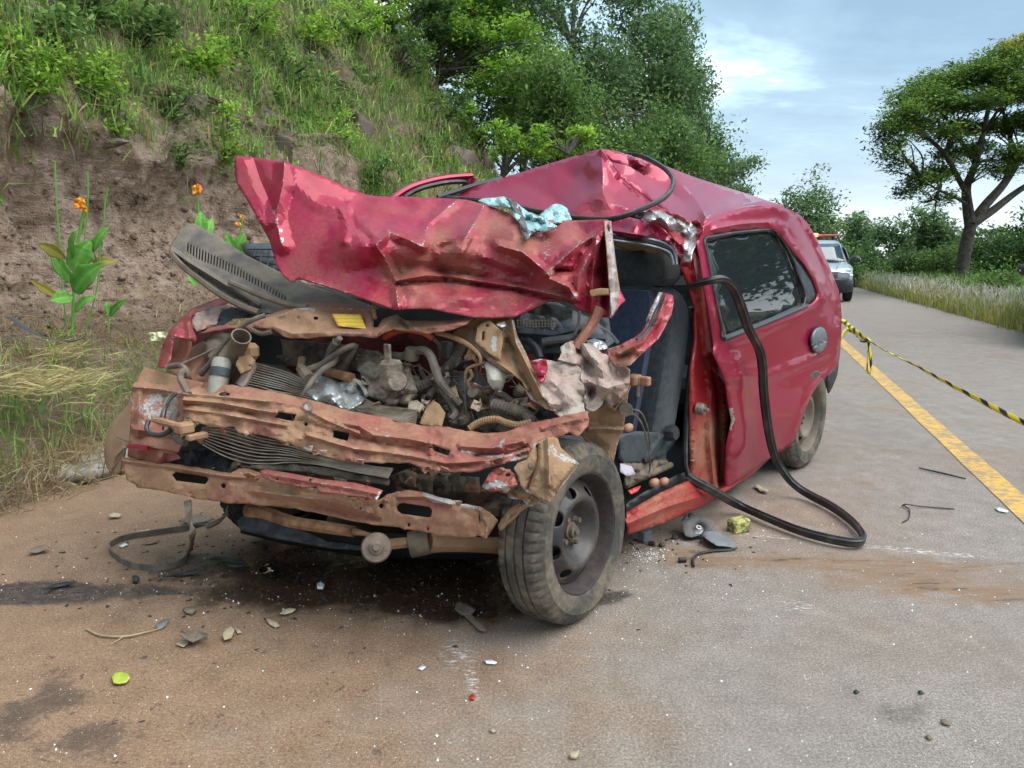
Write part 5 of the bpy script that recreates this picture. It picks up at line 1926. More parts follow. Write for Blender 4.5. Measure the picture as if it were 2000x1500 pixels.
# passenger door frame standing up behind the bonnet
ar = np.array([(755, 398, 4.1), (772, 384, 4.12), (800, 367, 4.16), (840, 354, 4.22), (880, 347, 4.28), (921, 344, 4.32)])
pf = tube('passenger_door_frame', P(ar[:, 0], ar[:, 1], ar[:, 2]), 0.034, M['paint'], CAR, seg=8, flat=0.6)
tube('frame_end', P(np.array([921, 918, 912, 905]), np.array([345, 356, 368, 384]), np.array([4.32, 4.33, 4.34, 4.35])), 0.03, M['paint'], pf, seg=8)
tube('frame_seal', P(np.array([790, 815, 845, 880, 908, 906, 900]), np.array([385, 371, 362, 356, 356, 366, 384]), np.array([4.13, 4.16, 4.2, 4.26, 4.3, 4.31, 4.32])), 0.015, M['rubber'], pf, seg=6)

# ---- windscreen remains
part('windscreen_glass', [(934, 393), (955, 386), (976, 384), (994, 387), (1011, 399), (1034, 415), (1062, 430), (1088, 443), (1068, 455), (1046, 451), (1028, 470), (1019, 452), (1006, 428), (996, 407), (975, 402), (954, 400)],
     [(934, 393, 2.86), (994, 387, 2.84), (1034, 415, 2.72), (1088, 443, 2.60), (1028, 470, 2.52), (1006, 428, 2.64), (954, 400, 2.8)], mat=M['teal'], sp=4, thick=0.005, fac=[(13, 0.09, 3)], wob=4)
part('windscreen_glass', [(1052, 424), (1068, 409), (1086, 399), (1098, 402), (1108, 409), (1117, 429), (1098, 436), (1078, 437)], [(1052, 424, 2.74), (1086, 399, 2.82), (1117, 429, 2.70), (1078, 437, 2.66)], mat=M['teal'], sp=4, thick=0.005, fac=[(16, 0.06, 6)], wob=2)
part('windscreen_frame_strip', [(990, 388), (1002, 390), (1016, 405), (1028, 440), (1034, 466), (1026, 470), (1016, 440), (1004, 412)], [(990, 388, 2.80), (1016, 405, 2.72), (1034, 466, 2.48), (1004, 412, 2.70)], mat=M['slate_dusty'], sp=4, thick=0.005, fac=[(10, 0.04, 2)])

# ---- bonnet
HOOD = [(459, 305), (495, 308), (530, 313), (552, 316), (566, 320), (600, 333), (630, 345), (680, 368), (714, 381), (735, 384), (795, 385), (870, 388), (912, 391), (942, 399), (1000, 419), (1060, 430), (1114, 432), (1150, 430), (1186, 429), (1191, 434),
        (1190, 462), (1199, 498), (1206, 540), (1211, 568), (1221, 587), (1209, 598), (1201, 612), (1194, 621), (1170, 618), (1155, 614), (1131, 604), (1110, 589), (1077, 586), (1050, 600), (1005, 619), (966, 621), (927, 620), (880, 612), (840, 603), (805, 603),
        (774, 606), (750, 600), (712, 584), (669, 570), (625, 556), (588, 546), (580, 544), (574, 552), (564, 548), (555, 541), (545, 528), (540, 518), (534, 495), (528, 471), (514, 446), (501, 423), (484, 394), (465, 363), (459, 345)]
HD = [(459, 305, 2.86), (552, 316, 2.85), (630, 345, 2.86), (714, 381, 2.90), (795, 385, 2.90), (870, 388, 2.88), (942, 399, 2.85), (1000, 419, 2.78), (1114, 432, 2.66), (1188, 430, 2.58),
      (459, 345, 2.85), (501, 423, 2.79), (540, 518, 2.71), (574, 552, 2.68), (640, 450, 2.73), (600, 400, 2.78), (620, 520, 2.67),
      (668, 470, 2.62), (700, 462, 2.60), (735, 480, 2.54), (770, 466, 2.60), (810, 482, 2.55), (850, 486, 2.58), (900, 490, 2.50), (975, 480, 2.54), (1020, 492, 2.48), (1068, 531, 2.42),
      (700, 420, 2.76), (780, 430, 2.74), (850, 440, 2.74), (880, 420, 2.80), (930, 440, 2.66), (960, 420, 2.74), (1000, 450, 2.60), (1060, 460, 2.62), (1100, 470, 2.52), (1140, 460, 2.56),
      (740, 510, 2.60), (775, 547, 2.64), (870, 540, 2.64), (940, 552, 2.60), (1010, 560, 2.56), (850, 512, 2.64), (950, 515, 2.62), (1040, 535, 2.54),
      (669, 570, 2.60), (750, 600, 2.50), (805, 565, 2.50), (840, 603, 2.46), (927, 620, 2.42), (900, 575, 2.48), (1005, 619, 2.42), (1077, 586, 2.46), (1000, 585, 2.48),
      (1120, 520, 2.40), (1150, 500, 2.46), (1150, 560, 2.44), (1110, 575, 2.40), (1170, 470, 2.50), (1168, 540, 2.52), (1160, 612, 2.46), (1194, 621, 2.44), (1210, 570, 2.56), (1195, 480, 2.52), (1090, 555, 2.36)]
hood = part('bonnet', HOOD, HD, mat=M['paint_hood'], sp=6, thick=0.005,
            creases=[([(556, 318), (553, 360), (543, 405), (540, 430), (548, 470), (553, 480)], 0.045, 22, 1), ([(495, 309), (508, 350), (530, 400), (541, 428)], -0.02, 18, 1), ([(541, 430), (520, 440), (503, 425)], 0.03, 12),
                     ([(564, 320), (575, 360), (620, 398), (672, 410)], 0.02, 20), ([(672, 405), (680, 440), (674, 470)], 0.03, 14), ([(735, 480), (750, 500), (772, 546), (778, 600)], 0.035, 14, 1),
                     ([(735, 478), (690, 440), (672, 400)], -0.03, 12), ([(735, 478), (760, 455), (800, 470), (825, 482)], 0.05, 12, 1), ([(825, 482), (835, 440), (870, 410), (890, 395)], 0.03, 16, 1),
                     ([(895, 488), (925, 440), (945, 402)], 0.04, 14, 1), ([(895, 488), (905, 470), (860, 485)], -0.03, 10), ([(775, 548), (830, 538), (880, 540), (940, 550), (1010, 560), (1070, 572), (1120, 582)], 0.045, 8, 1),
                     ([(775, 556), (880, 548), (1010, 568), (1100, 585)], -0.03, 8), ([(975, 480), (1020, 492), (1060, 525), (1070, 535)], 0.05, 12, 1), ([(1068, 534), (1100, 505), (1130, 478), (1180, 452)], 0.05, 10, 1),
                     ([(1075, 545), (1110, 560), (1125, 583)], 0.06, 8, 1), ([(1125, 583), (1130, 540), (1150, 500), (1175, 462)], 0.05, 10, 1), ([(1085, 528), (1120, 530), (1132, 500)], -0.05, 10), ([(1165, 470), (1156, 540), (1155, 610)], 0.05, 8, 1),
                     ([(1190, 440), (1194, 520), (1192, 620)], 0.06, 6, 1), ([(1178, 470), (1180, 600)], -0.05, 7), ([(840, 600), (900, 585), (1000, 580)], 0.02, 20), ([(800, 520), (870, 530), (950, 540)], -0.03, 14), ([(940, 500), (1000, 520), (1060, 545)], 0.02, 12),
                     ([(600, 547), (680, 572), (760, 600)], 0.02, 8, 1)],
            fac=[(75, 0.06, 3), (38, 0.03, 8), (19, 0.008, 5)], mask=lambda x, y: np.clip((x - 640) / 80, 0.05, 1), seed=4,
            dust=[(880, 560, 110, 0.20), (960, 440, 50, 0.38), (1030, 470, 45, 0.45), (860, 465, 30, 0.22), (800, 540, 40, 0.3), (830, 590, 60, 0.1), (1160, 520, 60, 0.15), (900, 520, 60, 0.2), (1040, 570, 70, 0.2), (1100, 440, 40, 0.35), (760, 530, 30, 0.4), (620, 540, 70, 0.1)], dust0=0.03,
            bare=[([(541, 430), (548, 455), (553, 476)], 3.5, 0.9), ([(1040, 455), (1070, 470), (1066, 505)], 14, 0.45), ([(1192, 440), (1197, 520), (1193, 618)], 4, 0.85), ([(775, 548), (780, 560)], 4, 0.6), ([(1075, 545), (1085, 520), (1135, 470)], 4, 0.5), ([(1120, 583), (1126, 575)], 4, 0.8), ([(800, 602), (760, 585)], 2, .3)])
# folded flange at the right end of the bonnet, and its bracket
part('bonnet_side_flange', [(1180, 432), (1193, 432), (1197, 470), (1203, 520), (1210, 568), (1204, 600), (1195, 618), (1190, 560), (1186, 500)],
     [(1180, 432, 2.52), (1193, 432, 2.56), (1203, 520, 2.48), (1210, 568, 2.52), (1195, 618, 2.40), (1186, 500, 2.42)], mat=M['crumple'], sp=4, thick=0.004, fac=[(16, 0.04, 7)], bare=[([(1190, 450), (1198, 530), (1196, 610)], 5, 0.95)])
bk = part('bonnet_bracket', [(1152, 567), (1172, 563), (1188, 564), (1189, 576), (1170, 577), (1153, 580)], [(1152, 567, 2.40), (1188, 564, 2.40), (1170, 577, 2.40)], mat=M['tan'], sp=4, thick=0.012)
tube('wing_strut', P(np.array([1170, 1160, 1148, 1132, 1126]), np.array([600, 625, 645, 668, 680]), np.array([2.44, 2.44, 2.43, 2.42, 2.42])), [0.020, 0.018, 0.016, 0.016, 0.018], M['primer'], CAR, seg=6)

# ---- cowl panel with slots
slots = []
for i in range(34):
    f = i / 33
    tx, ty = 366 + (556 - 366) * f, 476 + (580 - 476) * f - 6 * math.sin(math.pi * f)
    L = 24 * (1 - f) + 9 * f
    slots.append([(tx, ty), (tx + 2.6, ty - 1.2), (tx + 1.4, ty + L - 1), (tx - 1.6, ty + L)])
COWL = [(332, 481), (345, 461), (353, 446), (366, 438), (378, 437), (395, 445), (440, 472), (485, 501), (530, 523), (560, 538), (605, 557), (690, 584), (740, 603), (700, 606), (600, 612), (545, 612), (500, 612), (470, 599), (425, 573), (380, 540), (350, 515), (331, 491)]
part('cowl_panel', COWL, [(332, 485, 3.06), (366, 438, 3.16), (440, 472, 3.06), (530, 523, 2.98), (605, 557, 2.92), (740, 603, 2.80), (500, 612, 2.80), (425, 573, 2.88), (350, 515, 3.0), (380, 513, 2.97), (450, 553, 2.88), (530, 596, 2.80)], mat=M['cowl'], sp=5, holes=slots, thick=0.004,
     creases=[([(334, 488), (372, 514), (440, 556), (505, 596)], 0.035, 6, 1), ([(352, 505), (390, 534), (450, 572), (490, 592)], -0.025, 6)], fb=[(60, 0.01, 3)])
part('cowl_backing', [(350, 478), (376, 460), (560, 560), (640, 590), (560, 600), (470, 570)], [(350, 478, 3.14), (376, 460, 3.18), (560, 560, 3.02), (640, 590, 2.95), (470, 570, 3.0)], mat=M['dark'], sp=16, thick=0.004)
tube('cowl_trim', P(np.array([449, 470, 500, 540, 575, 600]), np.array([551, 560, 573, 588, 597, 601]), np.array([2.84, 2.82, 2.79, 2.76, 2.74, 2.72])), 0.012, M['duct'], CAR, seg=8)
tube('cowl_edge', P(np.array([334, 352, 382, 427, 472, 505]), np.array([492, 515, 540, 573, 598, 610]), np.array([3.02, 2.98, 2.92, 2.85, 2.79, 2.77])), 0.012, M['duct'], CAR, seg=6)
part('vent_box', [(474, 484), (480, 478), (505, 479), (528, 478), (560, 540), (540, 530), (500, 508), (476, 492)], [(474, 484, 3.30), (528, 478, 3.28), (560, 540, 3.12), (500, 508, 3.2)], mat=M['slate'], sp=8, thick=0.02)
gb = MB()
for a, b in (((484, 487), (532, 487)), ((490, 500), (540, 502)), ((505, 512), (545, 517)), ((500, 486), (496, 502)), ((513, 486), (508, 512)), ((526, 487), (522, 520)), ((538, 498), (534, 526))):
    p = P(np.array([a[0], (a[0] + b[0]) / 2, b[0]]), np.array([a[1], (a[1] + b[1]) / 2, b[1]]), np.array([3.24, 3.22, 3.2]) - (np.array([a[1], (a[1] + b[1]) / 2, b[1]]) - 487) * 0.003)
    gb.add(*g_tube(p, 0.0032, 5, 2))
gb.obj('vent_grid', M['black'], CAR)

# ---- slam panel with yellow sticker
SLAM = [(378, 647), (400, 640), (429, 637), (470, 632), (495, 629), (516, 620), (534, 611), (560, 601), (582, 595), (600, 592), (660, 593), (720, 597), (731, 606), (729, 640), (738, 640), (745, 626), (765, 618), (775, 615), (790, 626), (820, 628), (850, 626), (890, 624), (925, 622),
        (910, 634), (880, 646), (835, 652), (815, 649), (796, 646), (769, 643), (750, 652), (730, 661), (700, 656), (660, 657), (600, 661), (570, 660), (555, 657), (534, 643), (495, 640), (450, 641), (420, 647), (390, 652)]
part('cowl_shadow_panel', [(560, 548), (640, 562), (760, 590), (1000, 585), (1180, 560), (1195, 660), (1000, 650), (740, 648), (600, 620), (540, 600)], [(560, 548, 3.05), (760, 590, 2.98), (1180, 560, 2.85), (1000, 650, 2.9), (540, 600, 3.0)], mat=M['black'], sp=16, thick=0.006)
part('slam_panel', SLAM, [(378, 648, 2.84), (495, 635, 2.72), (534, 625, 2.70), (600, 592, 2.80), (720, 597, 2.74), (600, 612, 2.66), (720, 612, 2.60), (600, 660, 2.60), (700, 656, 2.52), (740, 650, 2.50), (790, 630, 2.56), (815, 648, 2.50), (925, 624, 2.46), (880, 640, 2.46)], mat=M['primer'], sp=5, thick=0.004,
     holes=[circ(617, 622, 5, 3.5, 10), circ(583, 622, 2.5, 1.8, 8)],
     creases=[([(500, 634), (534, 622), (582, 604), (650, 602), (722, 606)], 0.02, 7, 1), ([(540, 640), (570, 652), (650, 650), (720, 652)], 0.025, 9, 1), ([(734, 655), (760, 630), (776, 620)], 0.05, 10, 1), ([(776, 620), (800, 642)], -0.04, 8), ([(800, 642), (850, 640), (900, 634)], 0.02, 6, 1), ([(500, 600), (560, 630), (600, 640)], -0.015, 20)],
     fac=[(40, 0.03, 3), (16, 0.012, 5)], wob=2, dust=[(560, 640, 40, 0.3), (640, 640, 60, 0.25), (780, 635, 40, 0.4), (540, 620, 40, 0.2)], dust0=-0.02, bare=[([(578, 606), (600, 603), (612, 608)], 2.5, 0.8), ([(496, 627), (520, 624)], 2, 0.5), ([(800, 644), (812, 636)], 3, 0.5)])
part('warning_sticker', [(648, 613), (705, 614), (715, 642), (660, 637)], [(648, 613, 2.632), (705, 614, 2.585), (715, 642, 2.535), (660, 637, 2.575)], mat=M['sticker'], sp=6, thick=0.001, label='worn yellow warning sticker with faint lines of print')
tube('bonnet_stay', P(np.array([731, 730, 733]), np.array([590, 605, 622]), np.array([2.62, 2.58, 2.56])), 0.007, M['tan'], CAR, seg=6)

# ---- passenger-side wing, folded
part('passenger_wing', [(309, 717), (312, 700), (316, 682), (330, 648), (343, 632), (375, 603), (398, 594), (420, 585), (441, 581), (449, 590), (420, 602), (400, 612), (374, 616), (374, 638), (384, 660), (381, 670), (372, 664), (360, 661), (333, 657), (338, 669), (333, 702), (322, 720)],
     [(309, 717, 2.72), (316, 682, 2.80), (343, 632, 2.92), (420, 585, 3.12), (449, 590, 3.10), (400, 612, 2.95), (374, 620, 2.84), (381, 668, 2.74), (345, 650, 2.74), (338, 669, 2.70), (322, 720, 2.66)], mat=M['paint_dented'], sp=5, thick=0.004,
     creases=[([(335, 655), (352, 630), (378, 608)], 0.03, 9, 1), ([(372, 662), (366, 635), (372, 615)], 0.03, 8, 1)], fb=[(20, 0.02, 2)], dust=[(330, 700, 25, 0.35), (410, 600, 40, 0.45), (375, 640, 20, 0.3)], dust0=0.12)
part('passenger_wing_inner', [(336, 660), (376, 662), (373, 684), (362, 708), (350, 735), (325, 726), (334, 700)], [(336, 660, 2.86), (376, 662, 2.84), (362, 708, 2.80), (325, 726, 2.78)], mat=M['primer'], sp=7, thick=0.004, dust0=0.2)
part('wing_rail', [(374, 616), (400, 606), (440, 596), (455, 602), (430, 616), (424, 634), (400, 642), (384, 648), (376, 636)], [(374, 616, 2.88), (440, 596, 3.0), (455, 602, 2.98), (424, 634, 2.86), (384, 648, 2.80)], mat=M['crumple'], sp=4, thick=0.004, fac=[(14, 0.05, 3)], holes=[circ(402, 604, 8, 5, 10)], rimbare=1)
part('wing_liner_scrap', [(424, 634), (432, 610), (452, 600), (500, 608), (530, 612), (490, 620), (455, 622), (436, 634), (430, 642)], [(424, 634, 2.84), (452, 600, 2.94), (530, 612, 2.84), (455, 622, 2.86)], mat=M['black'], sp=5, thick=0.004, fac=[(14, 0.05, 9)])

# ---- front left corner: lamp housing plate, wing skin and brown bumper end
part('headlamp_housing', [(282, 717), (310, 725), (345, 735), (372, 742), (400, 748), (390, 762), (364, 768), (362, 790), (360, 812), (350, 840), (355, 870), (348, 884), (330, 880), (306, 876), (280, 872), (252, 866), (254, 845), (256, 820), (258, 780), (259, 755), (270, 735)],
     [(282, 717, 2.78), (345, 735, 2.72), (400, 748, 2.62), (362, 790, 2.58), (350, 840, 2.55), (350, 880, 2.52), (300, 872, 2.56), (252, 866, 2.62), (256, 800, 2.66), (300, 770, 2.72), (330, 800, 2.68), (310, 840, 2.62)], mat=M['primer'], sp=5, thick=0.004,
     creases=[([(262, 756), (310, 760), (362, 770)], 0.03, 9, 1), ([(272, 770), (270, 850)], 0.03, 9, 1), ([(262, 838), (310, 846), (352, 848)], 0.035, 9, 1), ([(330, 775), (335, 830)], -0.03, 16)], fb=[(25, 0.012, 3)],
     dust=[(300, 735, 40, 0.4), (330, 745, 40, 0.2)], dust0=0.02, bare=[([(280, 800), (300, 780), (340, 775), (335, 800), (290, 810)], 20, 0.62), ([(275, 822), (285, 830)], 5, 0.8)])
part('bumper_end', [(256, 770), (252, 790), (238, 806), (219, 828), (210, 848), (206, 866), (205, 890), (209, 910), (217, 924), (234, 925), (238, 905), (246, 880), (254, 866), (258, 830), (262, 790)],
     [(256, 770, 2.80), (219, 828, 2.80), (206, 880, 2.80), (217, 924, 2.78), (234, 925, 2.70), (254, 866, 2.66), (262, 790, 2.72), (235, 860, 2.70)], mat=M['brownplastic'], sp=6, thick=0.006, creases=[([(219, 918), (228, 890), (242, 875)], 0.03, 6, 1)])
tube('wing_edge_roll', P(np.array([252, 270, 290]), np.array([871, 872, 875]), np.array([2.58, 2.56, 2.54])), 0.008, M['paint'], CAR, seg=6)
part('lower_red_bracket', [(252, 868), (300, 876), (345, 884), (352, 895), (330, 902), (300, 905), (270, 898), (250, 890)], [(252, 868, 2.62), (345, 884, 2.52), (330, 902, 2.54), (250, 890, 2.64)], mat=M['primer'], sp=6, thick=0.004, fac=[(20, 0.06, 3)], dust0=-0.2)

# ---- bumper beam (upper) and lower crossmember
BEAM = [(357, 767), (378, 758), (400, 748), (480, 756), (535, 766), (585, 777), (690, 804), (780, 823), (820, 832), (868, 835), (910, 842), (940, 847), (985, 846), (1024, 831), (1075, 819), (1126, 807), (1147, 804), (1151, 820), (1149, 830), (1129, 852), (1118, 850), (1111, 843), (1098, 852), (1084, 855),
        (1054, 861), (1044, 870), (1036, 880), (1030, 894), (1000, 900), (970, 909), (925, 921), (880, 922), (840, 918), (820, 912), (799, 904), (745, 904), (690, 903), (640, 894), (600, 879), (540, 858), (495, 849), (465, 846), (456, 834), (430, 836), (408, 832), (380, 824), (357, 812)]
part('bumper_beam', BEAM, [(400, 748, 2.66), (585, 777, 2.54), (780, 823, 2.38), (868, 835, 2.32), (940, 847, 2.28), (1024, 831, 2.24), (1075, 819, 2.20), (1147, 804, 2.16),
                           (360, 770, 2.50), (450, 782, 2.47), (560, 793, 2.40), (620, 818, 2.34), (690, 846, 2.27), (800, 862, 2.22), (900, 876, 2.17), (985, 872, 2.12), (1040, 856, 2.10), (1130, 835, 2.08),
                           (357, 812, 2.50), (408, 832, 2.46), (495, 849, 2.42), (600, 879, 2.32), (690, 903, 2.24), (820, 912, 2.17), (925, 921, 2.10), (1030, 894, 2.06)], mat=M['primer'], sp=5, thick=0.005,
     holes=[[(544, 804), (579, 810), (573, 823), (537, 816)], [(652, 840), (684, 846), (679, 862), (650, 855)], [(847, 870), (880, 880), (877, 891), (847, 881)], circ(598, 829, 4, 4, 10), circ(438, 771, 11, 4.5, 12), circ(432, 800, 2.2, 2.2, 8)],
     creases=[([(358, 781), (430, 787), (500, 800), (540, 806)], 0.020, 5, 1), ([(358, 790), (430, 797), (505, 812)], -0.018, 5), ([(358, 799), (430, 808), (520, 824), (560, 832)], 0.020, 5, 1), ([(358, 769), (450, 777), (540, 786), (585, 794), (640, 822), (700, 846)], 0.02, 5, 1),
              ([(590, 822), (660, 846), (740, 866), (830, 880)], -0.02, 8), ([(600, 850), (690, 876), (800, 890), (870, 905), (960, 900), (1030, 880)], 0.022, 6, 1), ([(660, 826), (700, 832), (730, 850), (800, 858), (850, 868)], 0.03, 7, 1), ([(900, 872), (960, 876), (1020, 862)], 0.035, 7, 1), ([(930, 890), (1000, 886), (1030, 872)], -0.03, 6),
              ([(980, 876), (982, 905)], 0.03, 5), ([(840, 862), (842, 895)], 0.03, 6), ([(1060, 838), (1100, 826), (1145, 818)], 0.025, 7, 1)],
     fac=[(30, 0.03, 3), (13, 0.012, 5)], wob=2.5, dust=[(430, 800, 90, 0.30), (600, 860, 90, 0.3), (720, 880, 60, 0.15), (820, 845, 40, 0.2), (1000, 845, 60, 0.05), (870, 880, 60, -0.22), (980, 880, 60, -0.16), (700, 830, 30, -0.3), (1110, 825, 40, -0.15)], dust0=0.0,
     bare=[([(900, 880), (960, 893), (1010, 888)], 5, 0.7), ([(984, 862), (976, 872)], 5, 0.8), ([(720, 835), (745, 842), (775, 852)], 5, 0.45), ([(598, 795), (606, 815)], 7, 0.8), ([(1000, 900), (1030, 890)], 4, 0.8)])
lathe('beam_fixing', [(0.012, 0.02), (0.014, 0.0), (0.018, -0.03)], P(600, 796, 2.35), ray(600, 760) * -1, M['bare'], CAR, seg=12)
CROSS = [(238, 893), (262, 898), (300, 904), (348, 908), (390, 914), (430, 922), (450, 925), (466, 916), (480, 914), (500, 920), (540, 938), (620, 955), (700, 972), (739, 976), (756, 966), (775, 961), (800, 959), (826, 961), (850, 970), (880, 976), (905, 984), (928, 988), (937, 991), (936, 1018), (939, 1042), (928, 1049), (910, 1051),
         (880, 1047), (850, 1046), (846, 1040), (820, 1037), (790, 1034), (781, 1030), (739, 1025), (690, 1018), (640, 1006), (600, 997), (540, 988), (500, 986), (450, 983), (390, 974), (330, 961), (270, 952), (249, 937), (240, 910)]
part('lower_crossmember', CROSS, [(238, 893, 2.66), (300, 904, 2.58), (390, 914, 2.52), (480, 916, 2.45), (620, 955, 2.30), (739, 976, 2.22), (826, 961, 2.17), (937, 991, 2.06), (245, 925, 2.60), (330, 935, 2.50), (450, 950, 2.42), (560, 965, 2.34), (680, 990, 2.24), (800, 1000, 2.14), (900, 1015, 2.07),
                                  (270, 952, 2.60), (390, 974, 2.50), (540, 988, 2.38), (690, 1018, 2.26), (820, 1037, 2.15), (935, 1045, 2.06)], mat=M['primer'], sp=5, thick=0.005,
     holes=[[(336, 927), (344, 921), (404, 930), (409, 937), (402, 946), (344, 939)], [(774, 990), (779, 984), (788, 982), (838, 990), (845, 997), (843, 1008), (836, 1011), (784, 1004), (776, 998)], circ(437, 949, 5, 5, 12), circ(745, 988, 5, 5.5, 12), circ(338, 957, 2.5, 2.5, 8), circ(372, 965, 2.5, 3, 8), circ(799, 1025, 2.5, 4, 8), circ(836, 1033, 2.5, 4, 8), circ(705, 993, 3, 3, 8)],
     creases=[([(500, 960), (560, 968), (620, 975), (690, 990), (720, 1000)], 0.03, 10, 1), ([(240, 900), (330, 912), (440, 930), (500, 935)], 0.02, 5, 1), ([(560, 990), (620, 992), (690, 1008), (740, 1016)], -0.02, 8), ([(700, 985), (716, 1005), (714, 1020)], 0.02, 8), ([(780, 970), (830, 970), (880, 985)], 0.02, 6, 1)],
     fac=[(36, 0.018, 3), (14, 0.008, 4)], wob=2, dust=[(330, 940, 90, 0.45), (560, 960, 80, 0.35), (800, 1015, 60, 0.35), (900, 1025, 40, 0.35), (690, 1000, 60, 0.1), (860, 985, 25, -0.3)], dust0=0.05, bare=[([(830, 964), (850, 976), (880, 980)], 9, 0.8), ([(885, 980), (930, 992)], 5, 0.9), ([(470, 926), (482, 932)], 6, 0.5)])
part('crossmember_shade_sheet', [(262, 902), (420, 922), (560, 950), (760, 972), (900, 985), (900, 1030), (760, 1012), (560, 982), (420, 962), (262, 942)], [(262, 902, 2.74), (420, 922, 2.62), (560, 950, 2.50), (760, 972, 2.34), (900, 985, 2.22), (560, 982, 2.50)], mat=M['dark'], sp=12, thick=0.004)  # dark sheet added behind the slots to paint their shade
part('crossmember_end', [(937, 991), (955, 1000), (972, 1016), (962, 1032), (948, 1052), (936, 1046), (938, 1018)], [(937, 991, 2.06), (972, 1016, 2.22), (948, 1052, 2.16), (936, 1046, 2.06)], mat=M['dusty'], sp=5, thick=0.005, creases=[([(940, 1000), (950, 1025), (948, 1050)], 0.03, 6, 1)], bare=[([(938, 1010), (955, 1012), (968, 1002)], 3, 0.8)])
part('crossmember_strip', [(507, 921), (520, 917), (560, 924), (585, 928), (630, 937), (690, 943), (720, 950), (748, 958), (742, 968), (736, 977), (720, 973), (670, 966), (624, 961), (618, 950), (596, 953), (576, 949), (540, 943), (513, 932)],
     [(507, 921, 2.38), (585, 928, 2.29), (690, 943, 2.21), (748, 958, 2.17), (720, 973, 2.16), (624, 961, 2.22), (540, 943, 2.32)], mat=M['primer'], sp=5, thick=0.004, holes=[circ(542, 936, 2.4, 2.4, 8), circ(580, 943, 3, 3, 8), circ(606, 938, 2.8, 3, 8)], creases=[([(515, 925), (600, 940), (690, 955), (735, 965)], 0.015, 7, 1)], fb=[(20, 0.012, 3)], dust0=-0.28, bare=[([(742, 962), (736, 974)], 6, 0.8), ([(578, 946), (590, 950)], 5, 0.5)])

# ---- radiators: stacks of thin warped fins
def fins(name, top, bot, dt, db, n, parent, th=0.0032, seed=0, mat='fin', depth=0.03):
    top, bot = cat(np.array(top, float), 6), cat(np.array(bot, float), 6)
    m = 44

    def rs(c):
        k = np.concatenate([[0], np.cumsum(np.linalg.norm(np.diff(c, axis=0), axis=1))])
        u = np.linspace(0, k[-1], m)
        return np.stack([np.interp(u, k, c[:, i]) for i in range(c.shape[1])], 1)
    A, B = rs(top), rs(bot)
    dA, dB = np.interp(np.linspace(0, 1, m), np.linspace(0, 1, len(dt)), dt), np.interp(np.linspace(0, 1, m), np.linspace(0, 1, len(db)), db)
    mb = MB()
    for i in range(n):
        f = i / (n - 1)
        wv = fbm(np.linspace(0, 5, m), np.full(m, f * 4), 3, seed)
        ff = np.clip(f + 0.10 * wv * np.sin(np.pi * np.linspace(0, 1, m)) * (0.2 + f), 0, 1.05)[:, None]
        c = A + (B - A) * ff
        d = dA + (dB - dA) * ff[:, 0] + 0.012 * fbm(np.linspace(0, 9, m), np.full(m, i * 0.6), 3, seed + 3)
        p0, p1 = P(c[:, 0], c[:, 1], d), P(c[:, 0], c[:, 1] + 1.0, d + depth)
        up = np.array([0, 0, th])
        v = np.empty((m * 4, 3))
        v[0::4], v[1::4], v[2::4], v[3::4] = p0, p1, p1 + up, p0 + up
        fs = [(4 * j + a, 4 * j + b, 4 * j + 4 + b, 4 * j + 4 + a) for j in range(m - 1) for a, b in ((0, 1), (1, 2), (2, 3), (3, 0))]
        mb.add(v, fs)
    return mb.obj(name, M[mat], parent, smooth=False, kind='stuff')


part('condenser_core', [(405, 836), (450, 839), (510, 857), (570, 870), (630, 891), (720, 912), (768, 917), (759, 935), (690, 923), (630, 911), (570, 905), (495, 905), (435, 889), (388, 865)], [(405, 836, 2.63), (570, 868, 2.48), (768, 916, 2.28), (690, 922, 2.30), (495, 904, 2.46), (388, 865, 2.6)], mat=M['core'], sp=6, thick=0.004, fac=[(22, 0.03, 4)])
fins('condenser_fins', [(403, 834), (450, 838), (510, 856), (570, 868), (630, 889), (720, 910), (768, 916)], [(389, 865), (435, 889), (495, 904), (570, 904), (630, 910), (690, 922), (759, 934)], [2.56, 2.41, 2.21], [2.53, 2.38, 2.20], 9, CAR, seed=4)
part('condenser_side', [(398, 836), (410, 834), (394, 868), (385, 862)], [(398, 836, 2.56), (410, 834, 2.56), (390, 866, 2.53)], mat=M['tan'], sp=5, thick=0.02)
part('condenser_tube', [(470, 912), (560, 908), (640, 914), (700, 926), (762, 938), (760, 948), (690, 938), (600, 922), (520, 918)], [(470, 912, 2.46), (640, 914, 2.34), (762, 938, 2.24), (600, 922, 2.36)], mat=M['grime'], sp=6, thick=0.01, fac=[(16, 0.03, 4)])
part('radiator_core', [(496, 708), (530, 712), (556, 716), (575, 730), (610, 738), (650, 742), (690, 750), (710, 766), (735, 782), (770, 794), (817, 800), (812, 832), (780, 824), (690, 804), (585, 777), (470, 754), (480, 730)], [(496, 708, 2.80), (556, 716, 2.78), (650, 742, 2.70), (735, 782, 2.58), (817, 800, 2.48), (812, 832, 2.40), (690, 804, 2.50), (585, 777, 2.60), (470, 754, 2.70)], mat=M['core'], sp=5, thick=0.004, fac=[(26, 0.03, 6)])
fins('radiator_fins', [(498, 710), (556, 726), (600, 745), (650, 757), (700, 772), (740, 792), (815, 802)], [(470, 752), (530, 766), (585, 777), (690, 804), (740, 814), (780, 824), (812, 832)], [2.72, 2.61, 2.41], [2.62, 2.50, 2.33], 11, CAR, seed=9)
